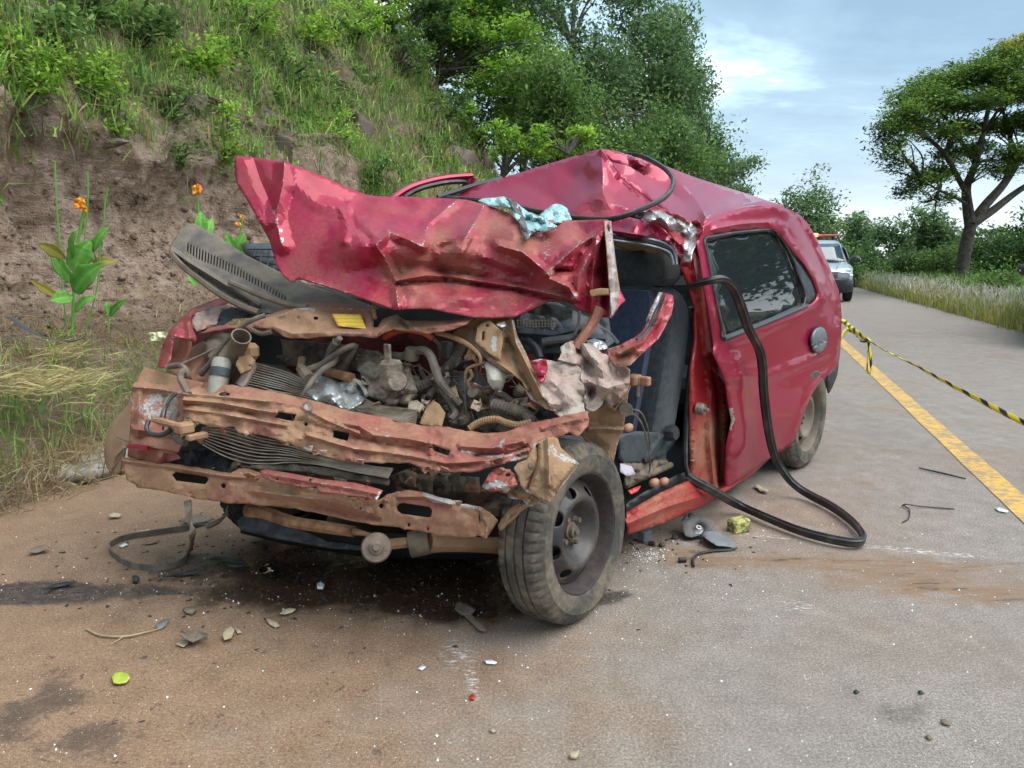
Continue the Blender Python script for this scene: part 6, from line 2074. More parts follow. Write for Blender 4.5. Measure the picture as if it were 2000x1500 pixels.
part('radiator_crush', [(590, 742), (612, 731), (640, 736), (668, 745), (688, 742), (706, 756), (716, 772), (705, 790), (680, 800), (650, 788), (620, 782), (598, 768)], [(590, 742, 2.66), (640, 736, 2.66), (706, 756, 2.56), (705, 790, 2.50), (650, 788, 2.52), (598, 768, 2.60), (650, 760, 2.52)], mat=M['silver'], sp=3.5, thick=0.003, fac=[(24, 0.10, 2), (11, 0.025, 5)], wob=4)
part('radiator_side', [(462, 752), (484, 722), (497, 704), (501, 712), (480, 750), (472, 757)], [(462, 752, 2.64), (497, 704, 2.74), (480, 750, 2.62)], mat=M['crumple'], sp=4, thick=0.02)

# ---- driver-side front: strut panel, crumpled apron, hinge pillar, torn strip
part('strut_panel', [(885, 653), (890, 643), (924, 626), (945, 617), (964, 610), (982, 611), (997, 619), (1003, 627), (1006, 643), (1012, 661), (1024, 685), (1033, 704), (1047, 733), (1057, 757), (1065, 782), (1080, 797), (1088, 804), (1070, 800), (1050, 788), (1038, 780), (1030, 768), (1020, 745), (1005, 733), (978, 721), (964, 713), (945, 697), (930, 677), (907, 664)],
     [(885, 650, 2.56), (924, 626, 2.52), (964, 610, 2.50), (1000, 622, 2.46), (1012, 661, 2.40), (1047, 733, 2.30), (1085, 802, 2.20), (1020, 745, 2.34), (978, 721, 2.36), (930, 677, 2.46), (975, 650, 2.48), (990, 690, 2.44), (950, 660, 2.52)], mat=M['tan'], sp=5, thick=0.004,
     creases=[([(982, 640), (983, 680), (976, 706)], 0.03, 6, 1), ([(1000, 626), (1008, 670), (1030, 715), (1060, 775)], 0.04, 6, 1), ([(992, 665), (1005, 690), (1020, 730), (1050, 785)], -0.03, 10), ([(935, 640), (958, 622), (990, 616)], -0.03, 10), ([(960, 700), (1000, 728), (1030, 760)], 0.03, 8, 1)], fb=[(20, 0.012, 3)], rimbare=1.2,
     bare=[([(985, 636), (991, 640)], 6, 0.6)])
pl = part('strut_bracket', [(933, 638), (944, 630), (956, 624), (964, 633), (981, 647), (982, 670), (977, 704), (955, 690), (928, 668)], [(933, 638, 2.46), (958, 624, 2.45), (981, 647, 2.42), (977, 704, 2.36), (928, 668, 2.42)], mat=M['tan'], sp=5, thick=0.005, holes=[circ(952, 636, 3.2, 3.2, 10), [(942, 648), (947, 648), (946, 664), (941, 667)]], bare=[([(966, 660), (965, 682)], 8, 0.85)])
part('torn_tab', [(968, 634), (985, 629), (990, 637), (980, 640)], [(968, 634, 2.40), (990, 637, 2.40), (985, 629, 2.42)], mat=M['bare'], sp=4, thick=0.004)
part('mud_caked_plate', [(1039, 705), (1052, 702), (1066, 704), (1087, 708), (1110, 706), (1132, 717), (1140, 735), (1141, 770), (1141, 801), (1144, 808), (1120, 812), (1093, 815), (1084, 805), (1072, 792), (1060, 775), (1048, 737)],
     [(1039, 705, 2.34), (1087, 708, 2.34), (1132, 717, 2.32), (1142, 800, 2.22), (1093, 815, 2.20), (1060, 775, 2.24), (1095, 760, 2.24)], mat=M['crumple'], sp=4, thick=0.005, fac=[(26, 0.06, 3), (11, 0.010, 5)], wob=3, dust0=0.15, bare=[([(1100, 800), (1106, 812)], 5, 0.8), ([(1060, 740), (1070, 770), (1085, 795)], 3, 0.5)])
part('red_bracket', [(1036, 706), (1066, 702), (1070, 715), (1066, 735), (1056, 750), (1048, 735)], [(1036, 706, 2.30), (1066, 702, 2.31), (1056, 750, 2.24)], mat=M['paint_dented'], sp=5, thick=0.004, fac=[(12, 0.04, 3)], dust0=0.15)
part('crumpled_apron', [(1094, 676), (1108, 669), (1122, 668), (1150, 672), (1166, 681), (1176, 688), (1204, 706), (1231, 722), (1230, 742), (1222, 762), (1208, 786), (1196, 792), (1182, 782), (1174, 795), (1158, 802), (1144, 800), (1142, 760), (1134, 716), (1110, 706), (1092, 706)],
     [(1094, 676, 2.42), (1122, 668, 2.44), (1176, 688, 2.44), (1231, 722, 2.44), (1208, 786, 2.36), (1144, 800, 2.26), (1142, 740, 2.30), (1110, 700, 2.34), (1170, 740, 2.28), (1190, 720, 2.38)], mat=M['crumple'], sp=3.6, thick=0.004, fac=[(40, 0.10, 7), (16, 0.03, 2)], wob=5, rimbare=1.5, creases=[([(1112, 670), (1126, 715), (1142, 775)], 0.03, 13, 1), ([(1132, 690), (1160, 720), (1150, 790)], -0.04, 14, 1), ([(1140, 673), (1166, 715), (1190, 735)], 0.05, 13, 1), ([(1174, 708), (1180, 755), (1150, 790)], 0.04, 12, 1), ([(1196, 702), (1190, 750), (1200, 788)], -0.03, 12, 1), ([(1150, 745), (1185, 758), (1222, 748)], 0.05, 11, 1)],
     bare=[([(1130, 680), (1160, 690), (1165, 715)], 12, 0.5), ([(1100, 680), (1110, 690)], 6, 0.5)])
part('hinge_pillar_skin', [(1201, 714), (1216, 722), (1236, 735), (1232, 752), (1226, 768), (1222, 800), (1217, 838), (1209, 856), (1204, 872), (1196, 910), (1188, 940), (1176, 920), (1150, 870), (1136, 852), (1146, 806), (1162, 798), (1182, 786), (1200, 790), (1206, 770)],
     [(1201, 714, 2.46), (1236, 735, 2.46), (1226, 768, 2.48), (1217, 838, 2.52), (1196, 910, 2.56), (1150, 870, 2.50), (1146, 806, 2.44), (1206, 770, 2.44)], mat=M['tan'], sp=5, thick=0.005, creases=[([(1150, 838), (1180, 836), (1216, 840)], 0.03, 6, 1), ([(1182, 790), (1200, 800), (1214, 780)], 0.04, 6, 1)], fac=[(30, 0.04, 5)], dust0=-0.15, rimbare=1)
part('torn_pillar_strip', [(1186, 684), (1205, 677), (1222, 668), (1242, 660), (1253, 650), (1260, 638), (1266, 615), (1276, 592), (1287, 572), (1300, 574), (1314, 579), (1315, 600), (1308, 620), (1299, 640), (1290, 655), (1275, 673), (1258, 688), (1245, 698), (1230, 713), (1205, 716), (1190, 700)],
     [(1186, 684, 2.42), (1242, 660, 2.44), (1262, 632, 2.52), (1287, 572, 2.66), (1314, 579, 2.62), (1305, 625, 2.50), (1275, 673, 2.40), (1235, 705, 2.36), (1205, 716, 2.38), (1240, 680, 2.34)], mat=M['torn'], sp=4, thick=0.005, fac=[(24, 0.05, 2), (12, 0.012, 5)], creases=[([(1210, 690), (1255, 668), (1282, 630), (1300, 580)], 0.05, 6, 1)], rimbare=2, wob=2,
     dust=[(1215, 695, 30, 0.7), (1275, 610, 12, 0.4)], bare=[([(1268, 640), (1280, 600), (1290, 575)], 6, 0.8), ([(1215, 690), (1245, 695)], 6, 0.4)])
tube('torn_strip_seal', P(np.array([1244, 1258, 1270, 1280, 1296]), np.array([664, 654, 636, 610, 582]), np.array([2.42, 2.44, 2.48, 2.54, 2.60])), 0.007, M['black'], CAR, seg=6)
hb = box('hinge_bracket', P(1238, 742, 2.42), (0.05, 0.04, 0.035), M['dusty'], CAR, CARX, 0.006)
box('hinge_block', P(1256, 744, 2.42), (0.025, 0.05, 0.03), M['dusty'], hb, CARX, 0.004)
lathe('hinge_pin', [(0.006, 0.03), (0.006, -0.03)], P(1246, 756, 2.41), (0, 0, 1), M['bolt'], hb, seg=8)
lathe('cable_grommet', [(0.0, 0.01), (0.022, 0.01), (0.024, -0.02)], P(1222, 800, 2.44), -ray(1222, 800), M['hose'], CAR, seg=14)
for k, q in enumerate(([(1226, 801), (1245, 815), (1258, 840), (1266, 870), (1270, 905), (1268, 922)], [(1226, 798), (1252, 806), (1266, 840), (1270, 880)], [(1224, 812), (1238, 810), (1252, 824), (1262, 850)])):
    a = np.array(q, float)
    tube('loom_wire', P(a[:, 0], a[:, 1], np.linspace(2.44, 2.6, len(a))), 0.0028, M['hose'], CAR, seg=5)

# ---- scrap over the front tyre
part('wing_scrap', [(1036, 882), (1044, 868), (1062, 860), (1080, 854), (1089, 857), (1095, 875), (1111, 890), (1130, 906), (1119, 920), (1102, 942), (1086, 963), (1074, 984), (1050, 970), (1028, 960), (1018, 950), (1012, 930), (1004, 916), (1012, 905), (1030, 898)],
     [(1036, 882, 2.02), (1080, 854, 2.05), (1095, 875, 2.02), (1130, 906, 1.97), (1086, 963, 1.92), (1074, 984, 1.91), (1028, 960, 1.93), (1012, 905, 2.0), (1065, 915, 1.92), (1040, 925, 1.95)], mat=M['tan'], sp=4, thick=0.005,
     creases=[([(1049, 872), (1050, 900), (1040, 930), (1030, 956)], -0.03, 7, 1), ([(1070, 858), (1072, 900), (1072, 945)], 0.03, 8, 1), ([(1128, 908), (1085, 962)], -0.03, 7, 1)], fb=[(18, 0.01, 3)], dust=[(1072, 970, 16, -0.9), (1055, 963, 10, -0.4), (1120, 912, 8, -0.6), (1100, 945, 9, -0.5)], bare=[([(1078, 872), (1085, 890), (1105, 900)], 10, 0.6), ([(1095, 888), (1125, 906)], 4, 0.8)], rimbare=1)
for q in ((1072, 934), (1037, 910)):
    lathe('scrap_bolt', [(0.0, 0.008), (0.005, 0.008), (0.006, 0.003), (0.010, 0.002), (0.010, -0.004)], P(q[0], q[1], 1.905 if q[0] > 1050 else 1.95), -ray(*q), M['bolt'], CAR, seg=10)
part('torn_knuckle', [(943, 953), (950, 935), (961, 919), (978, 913), (996, 918), (1006, 930), (1010, 945), (1000, 955), (990, 964), (972, 960), (958, 962)], [(943, 953, 2.04), (961, 919, 2.06), (1006, 930, 2.0), (990, 964, 1.98), (975, 938, 1.97)], mat=M['torn'], sp=3.5, thick=0.005, fac=[(20, 0.08, 5), (9, 0.02, 2)], holes=[circ(992, 928, 6, 4.5, 9)], wob=3, dust0=0.5, bare=[([(950, 950), (975, 945), (990, 955)], 9, 0.95)])
part('wing_scrap_lower', [(990, 963), (1005, 958), (1020, 960), (1040, 968), (1056, 979), (1044, 986), (1031, 990), (1022, 976), (1005, 974), (994, 972)], [(990, 963, 2.0), (1020, 960, 1.98), (1056, 979, 1.95), (1031, 990, 1.97)], mat=M['tan'], sp=4, thick=0.004, fac=[(14, 0.04, 3)], rimbare=1.5, bare=[([(1026, 986), (1040, 972)], 5, 0.8)])
part('liner_scrap', [(1026, 984), (1010, 987), (998, 994), (986, 1008), (974, 1026), (977, 1037), (990, 1026), (1002, 1014), (1016, 1000), (1028, 990)], [(1026, 984, 2.0), (998, 994, 2.02), (975, 1030, 2.03), (1016, 1000, 1.98)], mat=M['tan'], sp=4, thick=0.006, creases=[([(1024, 987), (995, 1005), (978, 1032)], 0.02, 5, 1)])
part('apron_edge_scrap', [(800, 1008), (1000, 1008), (1010, 975), (960, 962), (900, 940), (880, 925), (800, 915), (760, 930), (790, 960)], [(800, 1008, 2.5), (1000, 1008, 2.5), (960, 962, 2.45), (800, 915, 2.5)], mat=M['grime'], sp=10, thick=0.006, fac=[(30, 0.1, 3)])
for (a, b, d, m) in (((776, 925), (812, 962), 2.36, 'dusty'), ((814, 918), (846, 962), 2.38, 'duct'), ((848, 922), (876, 965), 2.40, 'grime'), ((880, 930), (935, 962), 2.3, 'grime')):
    part('front_strut', [(a[0], a[1]), (b[0], a[1] + 2), (b[0] - 2, b[1]), (a[0] + 2, b[1])], [(a[0], a[1], d), (b[0], a[1], d - .02), (b[0], b[1], d - .04)], mat=M[m], sp=7, thick=0.02, fb=[(14, 0.015, 4)])

# ---- engine bay
part('bulkhead', [(372, 640), (500, 630), (700, 625), (1000, 610), (1180, 600), (1190, 720), (1150, 850), (1000, 850), (800, 840), (500, 790), (350, 740)], [(372, 640, 3.2), (700, 625, 3.06), (1180, 600, 2.85), (1150, 850, 2.85), (800, 840, 2.95), (350, 740, 3.2)], mat=panel_mat('dark_red_bulkhead', (0.12, 0.012, 0.016), 0.6, 0, 0, 0.2, dust_col=(0.10, 0.065, 0.045)), sp=16, thick=0.005, fac=[(60, 0.08, 3)])
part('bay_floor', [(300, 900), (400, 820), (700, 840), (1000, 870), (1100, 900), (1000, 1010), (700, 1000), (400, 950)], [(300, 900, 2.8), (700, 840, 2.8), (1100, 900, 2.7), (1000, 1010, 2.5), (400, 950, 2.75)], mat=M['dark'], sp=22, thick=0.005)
eng = box('engine_block', C(0.12, 0.76, 0.48), (0.40, 0.58, 0.30), M['grime'], CAR, CARX, 0.02)
box('cam_cover', C(0.10, 0.82, 0.67), (0.24, 0.50, 0.07), M['grime'], eng, CARX, 0.015)
for i in range(4):
    lathe('spark_lead_boot', [(0.0, 0.05), (0.010, 0.05), (0.014, 0.0), (0.016, -0.02)], C(0.02, 0.66 + i * 0.10, 0.72), (-0.3, -0.2, 1), M['hose'], eng, seg=9)
part('cam_side', [(552, 664), (600, 668), (660, 672), (740, 690), (762, 702), (764, 760), (740, 790), (700, 760), (640, 728), (560, 712)], [(552, 664, 2.86), (660, 672, 2.78), (762, 702, 2.68), (740, 790, 2.62), (640, 728, 2.74), (560, 712, 2.82)], mat=M['grime'], sp=6, thick=0.02, fac=[(24, 0.05, 3), (12, 0.012, 2)])
part('inlet_manifold', [(700, 700), (735, 690), (770, 700), (800, 720), (812, 770), (795, 790), (760, 790), (725, 770), (706, 740)], [(700, 700, 2.66), (770, 700, 2.60), (812, 770, 2.54), (760, 790, 2.52), (725, 740, 2.56)], mat=M['alloy'], sp=5, thick=0.03, fac=[(24, 0.07, 6), (11, 0.012, 2)])
th = box('throttle_body', P(764, 732, 2.48), (0.07, 0.06, 0.10), M['alloy'], CAR, CARX, 0.012)
lathe('throttle_boss', [(0.0, 0.03), (0.03, 0.03), (0.034, 0.0)], P(776, 745, 2.46), -ray(776, 745), M['alloy'], th, seg=16)
box('throttle_lever', P(757, 692, 2.48), (0.012, 0.03, 0.07), M['alloy'], th, CARX, 0.003)
lathe('oil_cap', [(0.0, 0.018), (0.022, 0.018), (0.028, 0.0), (0.028, -0.02)], P(804, 690, 2.56), (0.1, -0.3, 1), M['duct'], CAR, seg=14)
# hollow inlet duct
lathe('intake_duct', [(0.026, -0.26), (0.031, -0.05), (0.034, 0.0), (0.0345, 0.004), (0.030, 0.004), (0.027, -0.03), (0.025, -0.2)], P(471, 658, 2.58), P(471, 658, 2.58) - P(446, 728, 2.72), M['duct'], CAR, seg=20)
lathe('filter_can', [(0.0, 0.07), (0.030, 0.07), (0.034, 0.055), (0.034, -0.06), (0.030, -0.08)], P(428, 738, 2.62), P(432, 715, 2.62) - P(424, 760, 2.60), M['reservoir'], CAR, seg=18)
lathe('filter_band', [(0.0355, 0.015), (0.0365, 0.0), (0.0355, -0.015)], P(430, 728, 2.62), P(432, 715, 2.62) - P(424, 760, 2.60), M['slate'], CAR, seg=18)
box('fan_motor', P(486, 686, 2.66), (0.06, 0.07, 0.06), M['tan'], CAR, CARX, 0.015)
part('fan_bracket', [(466, 696), (488, 695), (498, 706), (490, 722), (470, 730), (462, 716)], [(466, 696, 2.62), (498, 706, 2.60), (470, 730, 2.58)], mat=M['tan'], sp=6, thick=0.01, fac=[(14, 0.03, 2)])
part('left_apron', [(345, 720), (372, 680), (410, 660), (440, 690), (446, 730), (420, 752), (385, 748), (355, 738)], [(345, 720, 2.84), (410, 660, 3.0), (446, 730, 2.80), (385, 748, 2.72)], mat=M['primer'], sp=8, thick=0.005, creases=[([(372, 735), (400, 700), (420, 670)], 0.05, 12, 1)], dust0=0.2)
part('left_shell', [(400, 665), (430, 650), (452, 655), (452, 690), (430, 705), (408, 700)], [(400, 665, 2.86), (430, 650, 2.86), (452, 690, 2.78), (425, 680, 2.72)], mat=M['duct'], sp=6, thick=0.01)
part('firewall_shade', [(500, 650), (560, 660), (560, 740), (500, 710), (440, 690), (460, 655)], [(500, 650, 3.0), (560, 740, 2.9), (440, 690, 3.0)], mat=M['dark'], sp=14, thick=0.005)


def hose(name, pts, r, mat='hose', **kw):
    a = np.array(pts, float)
    return tube(name, P(a[:, 0], a[:, 1], a[:, 2]), r, M[mat], CAR, **kw)


hose('hose', [(664, 660, 2.50), (656, 669, 2.52), (647, 682, 2.56), (642, 698, 2.62), (640, 715, 2.68)], [0.010, 0.013, 0.013, 0.013, 0.013])
lathe('hose_clamp', [(0.0145, 0.006), (0.016, 0.0), (0.0145, -0.006)], P(658, 666, 2.51), P(664, 660, 2.5) - P(656, 669, 2.52), M['bare'], CAR, seg=12)
hose('hose', [(698, 677, 2.54), (690, 675, 2.53), (674, 681, 2.53), (652, 693, 2.55), (630, 711, 2.58), (607, 722, 2.60), (596, 726, 2.62)], [0.007, 0.010, 0.010, 0.010, 0.012, 0.016, 0.016])
hose('hose_stub', [(588, 720, 2.62), (596, 729, 2.58), (604, 740, 2.55)], [0.018, 0.021, 0.021], 'duct')
hose('hose', [(658, 694, 2.56), (652, 708, 2.56), (632, 721, 2.54), (613, 740, 2.52), (601, 756, 2.50), (590, 772, 2.50)], [0.009, 0.010, 0.010, 0.010, 0.008, 0.006])
hose('hose', [(700, 672, 2.56), (688, 690, 2.58), (676, 708, 2.62), (670, 720, 2.64)], [0.004, 0.010, 0.014, 0.020])
hose('hose_stub', [(640, 727, 2.64), (660, 731, 2.61), (688, 738, 2.57)], [0.017, 0.017, 0.017], 'rust')
hose('hose', [(690, 742, 2.58), (703, 748, 2.56), (712, 760, 2.54), (717, 772, 2.52)], 0.008, 'reservoir')
hose('hose', [(708, 722, 2.56), (722, 732, 2.55), (736, 736, 2.54), (742, 728, 2.54)], 0.012)
hose('hose', [(590, 700, 2.70), (588, 715, 2.68), (592, 728, 2.66)], 0.014, 'tan')
hose('hose', [(769, 694, 2.60), (786, 696, 2.58), (800, 690, 2.56), (818, 685, 2.54), (832, 686, 2.52), (842, 698, 2.50), (850, 720, 2.49), (858, 742, 2.48), (872, 762, 2.47), (888, 776, 2.46), (901, 790, 2.45)], [0.014, 0.014, 0.015, 0.015, 0.015, 0.015, 0.015, 0.015, 0.014, 0.013, 0.011])
hose('corrugated_hose', [(788, 750, 2.58), (810, 755, 2.56), (832, 749, 2.55), (856, 734, 2.56), (876, 716, 2.58), (890, 698, 2.60), (902, 674, 2.64)], 0.018, 'hose', corr=0.10, n=9)
hose('hose', [(876, 724, 2.60), (890, 731, 2.60), (906, 732, 2.62)], 0.014)
hose('orange_cable', [(752, 660, 2.66), (768, 650, 2.62), (790, 644, 2.58), (812, 646, 2.56), (830, 651, 2.54), (845, 661, 2.54)], 0.011, 'orange')
hose('cable', [(845, 661, 2.54), (856, 672, 2.56), (860, 690, 2.60), (860, 706, 2.64)], 0.007)
box('fuse_connector', P(872, 684, 2.62), (0.03, 0.05, 0.06), M['slate_dusty'], CAR, CARX, 0.006)
hose('cable', [(852, 650, 2.52), (876, 656, 2.50), (905, 668, 2.46), (928, 684, 2.42), (938, 698, 2.40), (938, 708, 2.40)], [0.008, 0.009, 0.009, 0.008, 0.006, 0.005], 'tan')
for k, q in enumerate(([(946, 708), (930, 713), (914, 720), (909, 735), (912, 752), (920, 762)], [(918, 722), (922, 735), (914, 748), (924, 765), (940, 772), (946, 758)], [(908, 745), (908, 780), (912, 815)], [(932, 700), (928, 722), (936, 730), (930, 745)])):
    a = np.array(q, float)
    tube('loom_wire', P(a[:, 0], a[:, 1], np.linspace(2.42, 2.46, len(a))), 0.0055 if k < 2 else 0.003, M['tan' if k < 2 else 'hose'], CAR, seg=6)
lathe('brake_servo', [(0.0, 0.05), (0.02, 0.05), (0.05, 0.035), (0.075, 0.0), (0.075, -0.04), (0.04, -0.06)], P(915, 768, 2.56), -ray(930, 640), M['slate_dusty'], CAR, seg=22)
lathe('master_cylinder', [(0.0, 0.10), (0.018, 0.10), (0.020, -0.05)], P(950, 778, 2.46), P(930, 770, 2.4) - P(975, 790, 2.55), M['grime'], CAR, seg=12)
part('reservoir', [(947, 712), (958, 714), (964, 722), (984, 726), (1004, 734), (986, 738), (980, 746), (976, 760), (960, 757), (956, 740), (950, 726)], [(947, 712, 2.44), (1004, 734, 2.40), (976, 760, 2.38), (965, 740, 2.34)], mat=M['reservoir'], sp=5, thick=0.03)
hose('corrugated_hose', [(916, 838, 2.30), (930, 828, 2.30), (948, 821, 2.29), (970, 819, 2.28), (990, 826, 2.27), (1012, 830, 2.26), (1038, 824, 2.26)], 0.011, 'tan', corr=0.12, n=9)
hose('corrugated_hose', [(962, 790, 2.36), (985, 796, 2.34), (1008, 802, 2.33), (1026, 810, 2.32), (1036, 822, 2.3)], 0.020, 'hose', corr=0.10, n=8)
hose('hose', [(968, 766, 2.42), (985, 772, 2.40), (1000, 786, 2.38), (1015, 800, 2.36)], 0.010)
hose('hose', [(858, 742, 2.6), (846, 760, 2.56), (838, 775, 2.54)], 0.012, 'hose')
hose('hose', [(862, 760, 2.56), (880, 785, 2.50), (890, 806, 2.46), (880, 820, 2.44)], 0.012, 'hose')
part('tan_flap', [(847, 783), (858, 790), (870, 807), (863, 834), (842, 833), (819, 829), (826, 812), (832, 798)], [(847, 783, 2.44), (870, 807, 2.40), (863, 834, 2.34), (819, 829, 2.38)], mat=M['tan'], sp=6, thick=0.005, fb=[(15, 0.01, 3)])
part('grey_flap', [(800, 785), (815, 782), (828, 792), (820, 806), (796, 800)], [(800, 785, 2.48), (828, 792, 2.46), (796, 800, 2.46)], mat=M['fin'], sp=6, thick=0.005)
part('gearbox', [(870, 790), (905, 780), (950, 790), (1000, 810), (1050, 820), (1080, 815), (1060, 840), (1000, 842), (940, 842), (880, 836)], [(870, 790, 2.56), (950, 790, 2.52), (1080, 815, 2.40), (1000, 842, 2.40), (880, 836, 2.46)], mat=M['grime'], sp=6, thick=0.02, fac=[(24, 0.09, 3), (12, 0.02, 5)])
part('dark_filler', [(985, 775), (1030, 780), (1090, 815), (1050, 830), (1000, 815)], [(985, 775, 2.5), (1090, 815, 2.34), (1000, 815, 2.45)], mat=M['black'], sp=8, thick=0.01, creases=[([(995, 790), (1040, 800), (1080, 815)], 0.02, 4), ([(1000, 800), (1040, 812)], 0.02, 4)])
rngc = np.random.default_rng(12)
for i in range(64):                                                     # loom ends and broken leads
    x, y = rngc.uniform(560, 1040), rngc.uniform(690, 815)
    d = 2.86 - (x - 560) / 500 * 0.42 - (y - 690) / 130 * 0.10
    a = np.array([x, y])
    q = [a]
    for k in range(3):
        a = a + rngc.normal(0, 13, 2) + [4, 5]
        q.append(a)
    q = np.array(q)
    tube('loom_wire', P(q[:, 0], q[:, 1], np.linspace(d, d - 0.05, 4)), rngc.uniform(0.0015, 0.0045), M[('hose', 'grime', 'tan', 'alloy')[i % 4]], CAR, seg=5)
for i in range(54):                                                     # small castings, caps and brackets on the engine
    x, y = rngc.uniform(565, 1020), rngc.uniform(680, 815)
    d = 2.84 - (x - 560) / 500 * 0.40 - (y - 690) / 130 * 0.10
    if i % 2:
        s_ = rngc.uniform(0.008, 0.034, 3)
        box('engine_bracket', P(x, y, d), s_, M[('grime', 'alloy', 'tan', 'duct')[i % 4]], CAR, np.linalg.qr(rngc.normal(size=(3, 3)))[0], 0.004)
    else:
        lathe('engine_fitting', [(0.0, 0.016), (0.007, 0.016), (0.009, 0.005), (0.013, 0.003), (0.013, -0.02)], P(x, y, d), rngc.normal(size=3) + [0, -0.6, 0.6], M[('alloy', 'grime', 'bolt')[i % 3]], CAR, seg=10)
for i in range(84):                                                     # torn scraps of sheet metal and fin stock wedged in the wreckage
    if i < 34:
        x, y = rngc.uniform(545, 1060), rngc.uniform(690, 822)
        d = 2.80 - (x - 560) / 500 * 0.42 - (y - 690) / 130 * 0.12
    elif i >= 56:
        x = rngc.uniform(380, 1030)
        k = i % 2
        y = (np.interp(x, [380, 500, 690, 880, 1030], [826, 851, 903, 921, 893]) if k else np.interp(x, [240, 450, 640, 739, 826, 937], [896, 924, 958, 976, 961, 991])) + rngc.uniform(-4, 5)
        d = (np.interp(x, [380, 690, 1030], [2.46, 2.22, 2.04]) if k else np.interp(x, [380, 690, 940], [2.48, 2.20, 2.03]))
    else:
        x, y = rngc.uniform(420, 960), 0
        y = np.interp(x, [420, 560, 760, 960], [905, 922, 945, 962]) + rngc.normal(0, 7)
        d = np.interp(x, [420, 960], [2.56, 2.12]) + rngc.uniform(0, 0.08)
    a = np.sort(rngc.uniform(0, 2 * math.pi, 7))
    r_ = rngc.uniform(5, 17, 7) * (1 if i < 56 else 0.55)
    part('torn_scrap', list(zip(x + np.cos(a) * r_ * 1.3, y + np.sin(a) * r_)), [(x - 15, y, d + rngc.normal(0, .03)), (x + 15, y, d + rngc.normal(0, .03)), (x, y + 12, d + rngc.normal(0, .03))], mat=M[('dusty', 'tan', 'grime', 'fin', 'alloy', 'primer', 'black', 'crumple')[i % 8] if i < 56 else ('primer', 'dusty', 'crumple')[i % 3]], sp=5, thick=0.003, fac=[(10, 0.03, i)], seed=i)
hose('gas_strut', [(392, 730, 2.72), (408, 712, 2.70), (430, 680, 2.68), (452, 655, 2.66), (478, 634, 2.64), (500, 622, 2.63), (518, 616, 2.64)], [0.014, 0.010, 0.008, 0.008, 0.009, 0.009, 0.009])
hose('cable', [(325, 720, 2.66), (345, 714, 2.66), (370, 704, 2.70), (400, 690, 2.72), (432, 672, 2.74)], 0.004, 'hose')
hose('hose', [(330, 716, 2.60), (352, 714, 2.58), (364, 724, 2.56), (368, 735, 2.56)], 0.010, 'hose')
hose('hose', [(368, 770, 2.50), (358, 752, 2.52), (352, 738, 2.54), (356, 726, 2.55), (364, 726, 2.57)], 0.012, 'duct')
hose('hose', [(488, 642, 2.70), (510, 652, 2.68), (530, 648, 2.66)], 0.009)
# lamp loom on the left corner
hose('cable', [(338, 768, 2.56), (326, 780, 2.52), (318, 800, 2.50), (312, 822, 2.50)], 0.004, 'hose')
hose('cable', [(345, 770, 2.55), (332, 782, 2.52), (324, 804, 2.50), (318, 840, 2.50)], 0.003, 'black')
hose('lamp_gasket', [(290, 822, 2.50), (286, 836, 2.48), (292, 846, 2.47), (306, 850, 2.46), (322, 847, 2.46), (334, 838, 2.46)], 0.008, 'rubber')
hose('lamp_gasket', [(345, 806, 2.52), (338, 818, 2.50), (336, 840, 2.48), (344, 856, 2.48), (362, 866, 2.46)], 0.012, 'hose')
hose('level_motor', [(300, 820, 2.50), (318, 824, 2.47), (334, 828, 2.45), (348, 832, 2.44)], [0.008, 0.014, 0.012, 0.012], 'dusty')
lm = box('level_motor_body', P(360, 836, 2.44), (0.05, 0.05, 0.035), M['dusty'], CAR, CARX, 0.006)
box('level_motor_arm', P(385, 852, 2.45), (0.07, 0.03, 0.02), M['dusty'], lm, CARX, 0.004)
for q in (([(252, 868), (240, 885), (226, 905), (218, 918)], 0.003), ([(248, 862), (236, 857), (228, 852)], 0.003)):
    a = np.array(q[0], float)
    tube('loom_wire', P(a[:, 0], a[:, 1], np.full(len(a), 2.62)), q[1], M['hose'], CAR, seg=5)
part('fan_shroud', [(355, 880), (400, 872), (450, 895), (470, 912), (448, 925), (392, 914), (356, 904)], [(355, 880, 2.66), (400, 872, 2.66), (470, 912, 2.52), (392, 914, 2.60)], mat=M['black'], sp=8, thick=0.01, fac=[(20, 0.05, 3)])
# dashboard remains under the bonnet edge
part('dash_top', [(1005, 622), (1030, 602), (1060, 590), (1090, 592), (1125, 610), (1160, 625), (1178, 640), (1200, 668), (1170, 690), (1120, 690), (1060, 690), (1030, 690), (1012, 655)], [(1005, 622, 2.62), (1060, 590, 2.70), (1178, 640, 2.66), (1200, 668, 2.62), (1120, 690, 2.52), (1030, 690, 2.56)], mat=M['slate'], sp=6, thick=0.006, creases=[([(1010, 650), (1080, 655), (1150, 640)], 0.04, 8, 1), ([(1070, 672), (1140, 660), (1180, 662)], 0.04, 6, 1)], fb=[(22, 0.02, 3)])
part('dash_scrap', [(1030, 610), (1060, 592), (1082, 594), (1118, 604), (1116, 620), (1094, 628), (1086, 620), (1050, 614)], [(1030, 610, 2.56), (1082, 594, 2.58), (1116, 620, 2.52), (1050, 614, 2.54)], mat=M['slate_dusty'], sp=5, thick=0.005, fac=[(16, 0.05, 3)], rimbare=0)
dg = MB()
for i in range(13):
    x = 1010 + i * 6
    dg.add(*g_tube(P(np.array([x, x + 1]), np.array([624.0, 640.0 - abs(i - 6) * 0.5]), np.array([2.535, 2.53])), 0.0022, 5, 1))
for j in range(3):
    dg.add(*g_tube(P(np.array([1008, 1086]), np.array([626.0, 626.0]) + j * 6, np.array([2.535, 2.535])), 0.0018, 5, 1))
dg.obj('dash_grille', M['fin'], CAR)
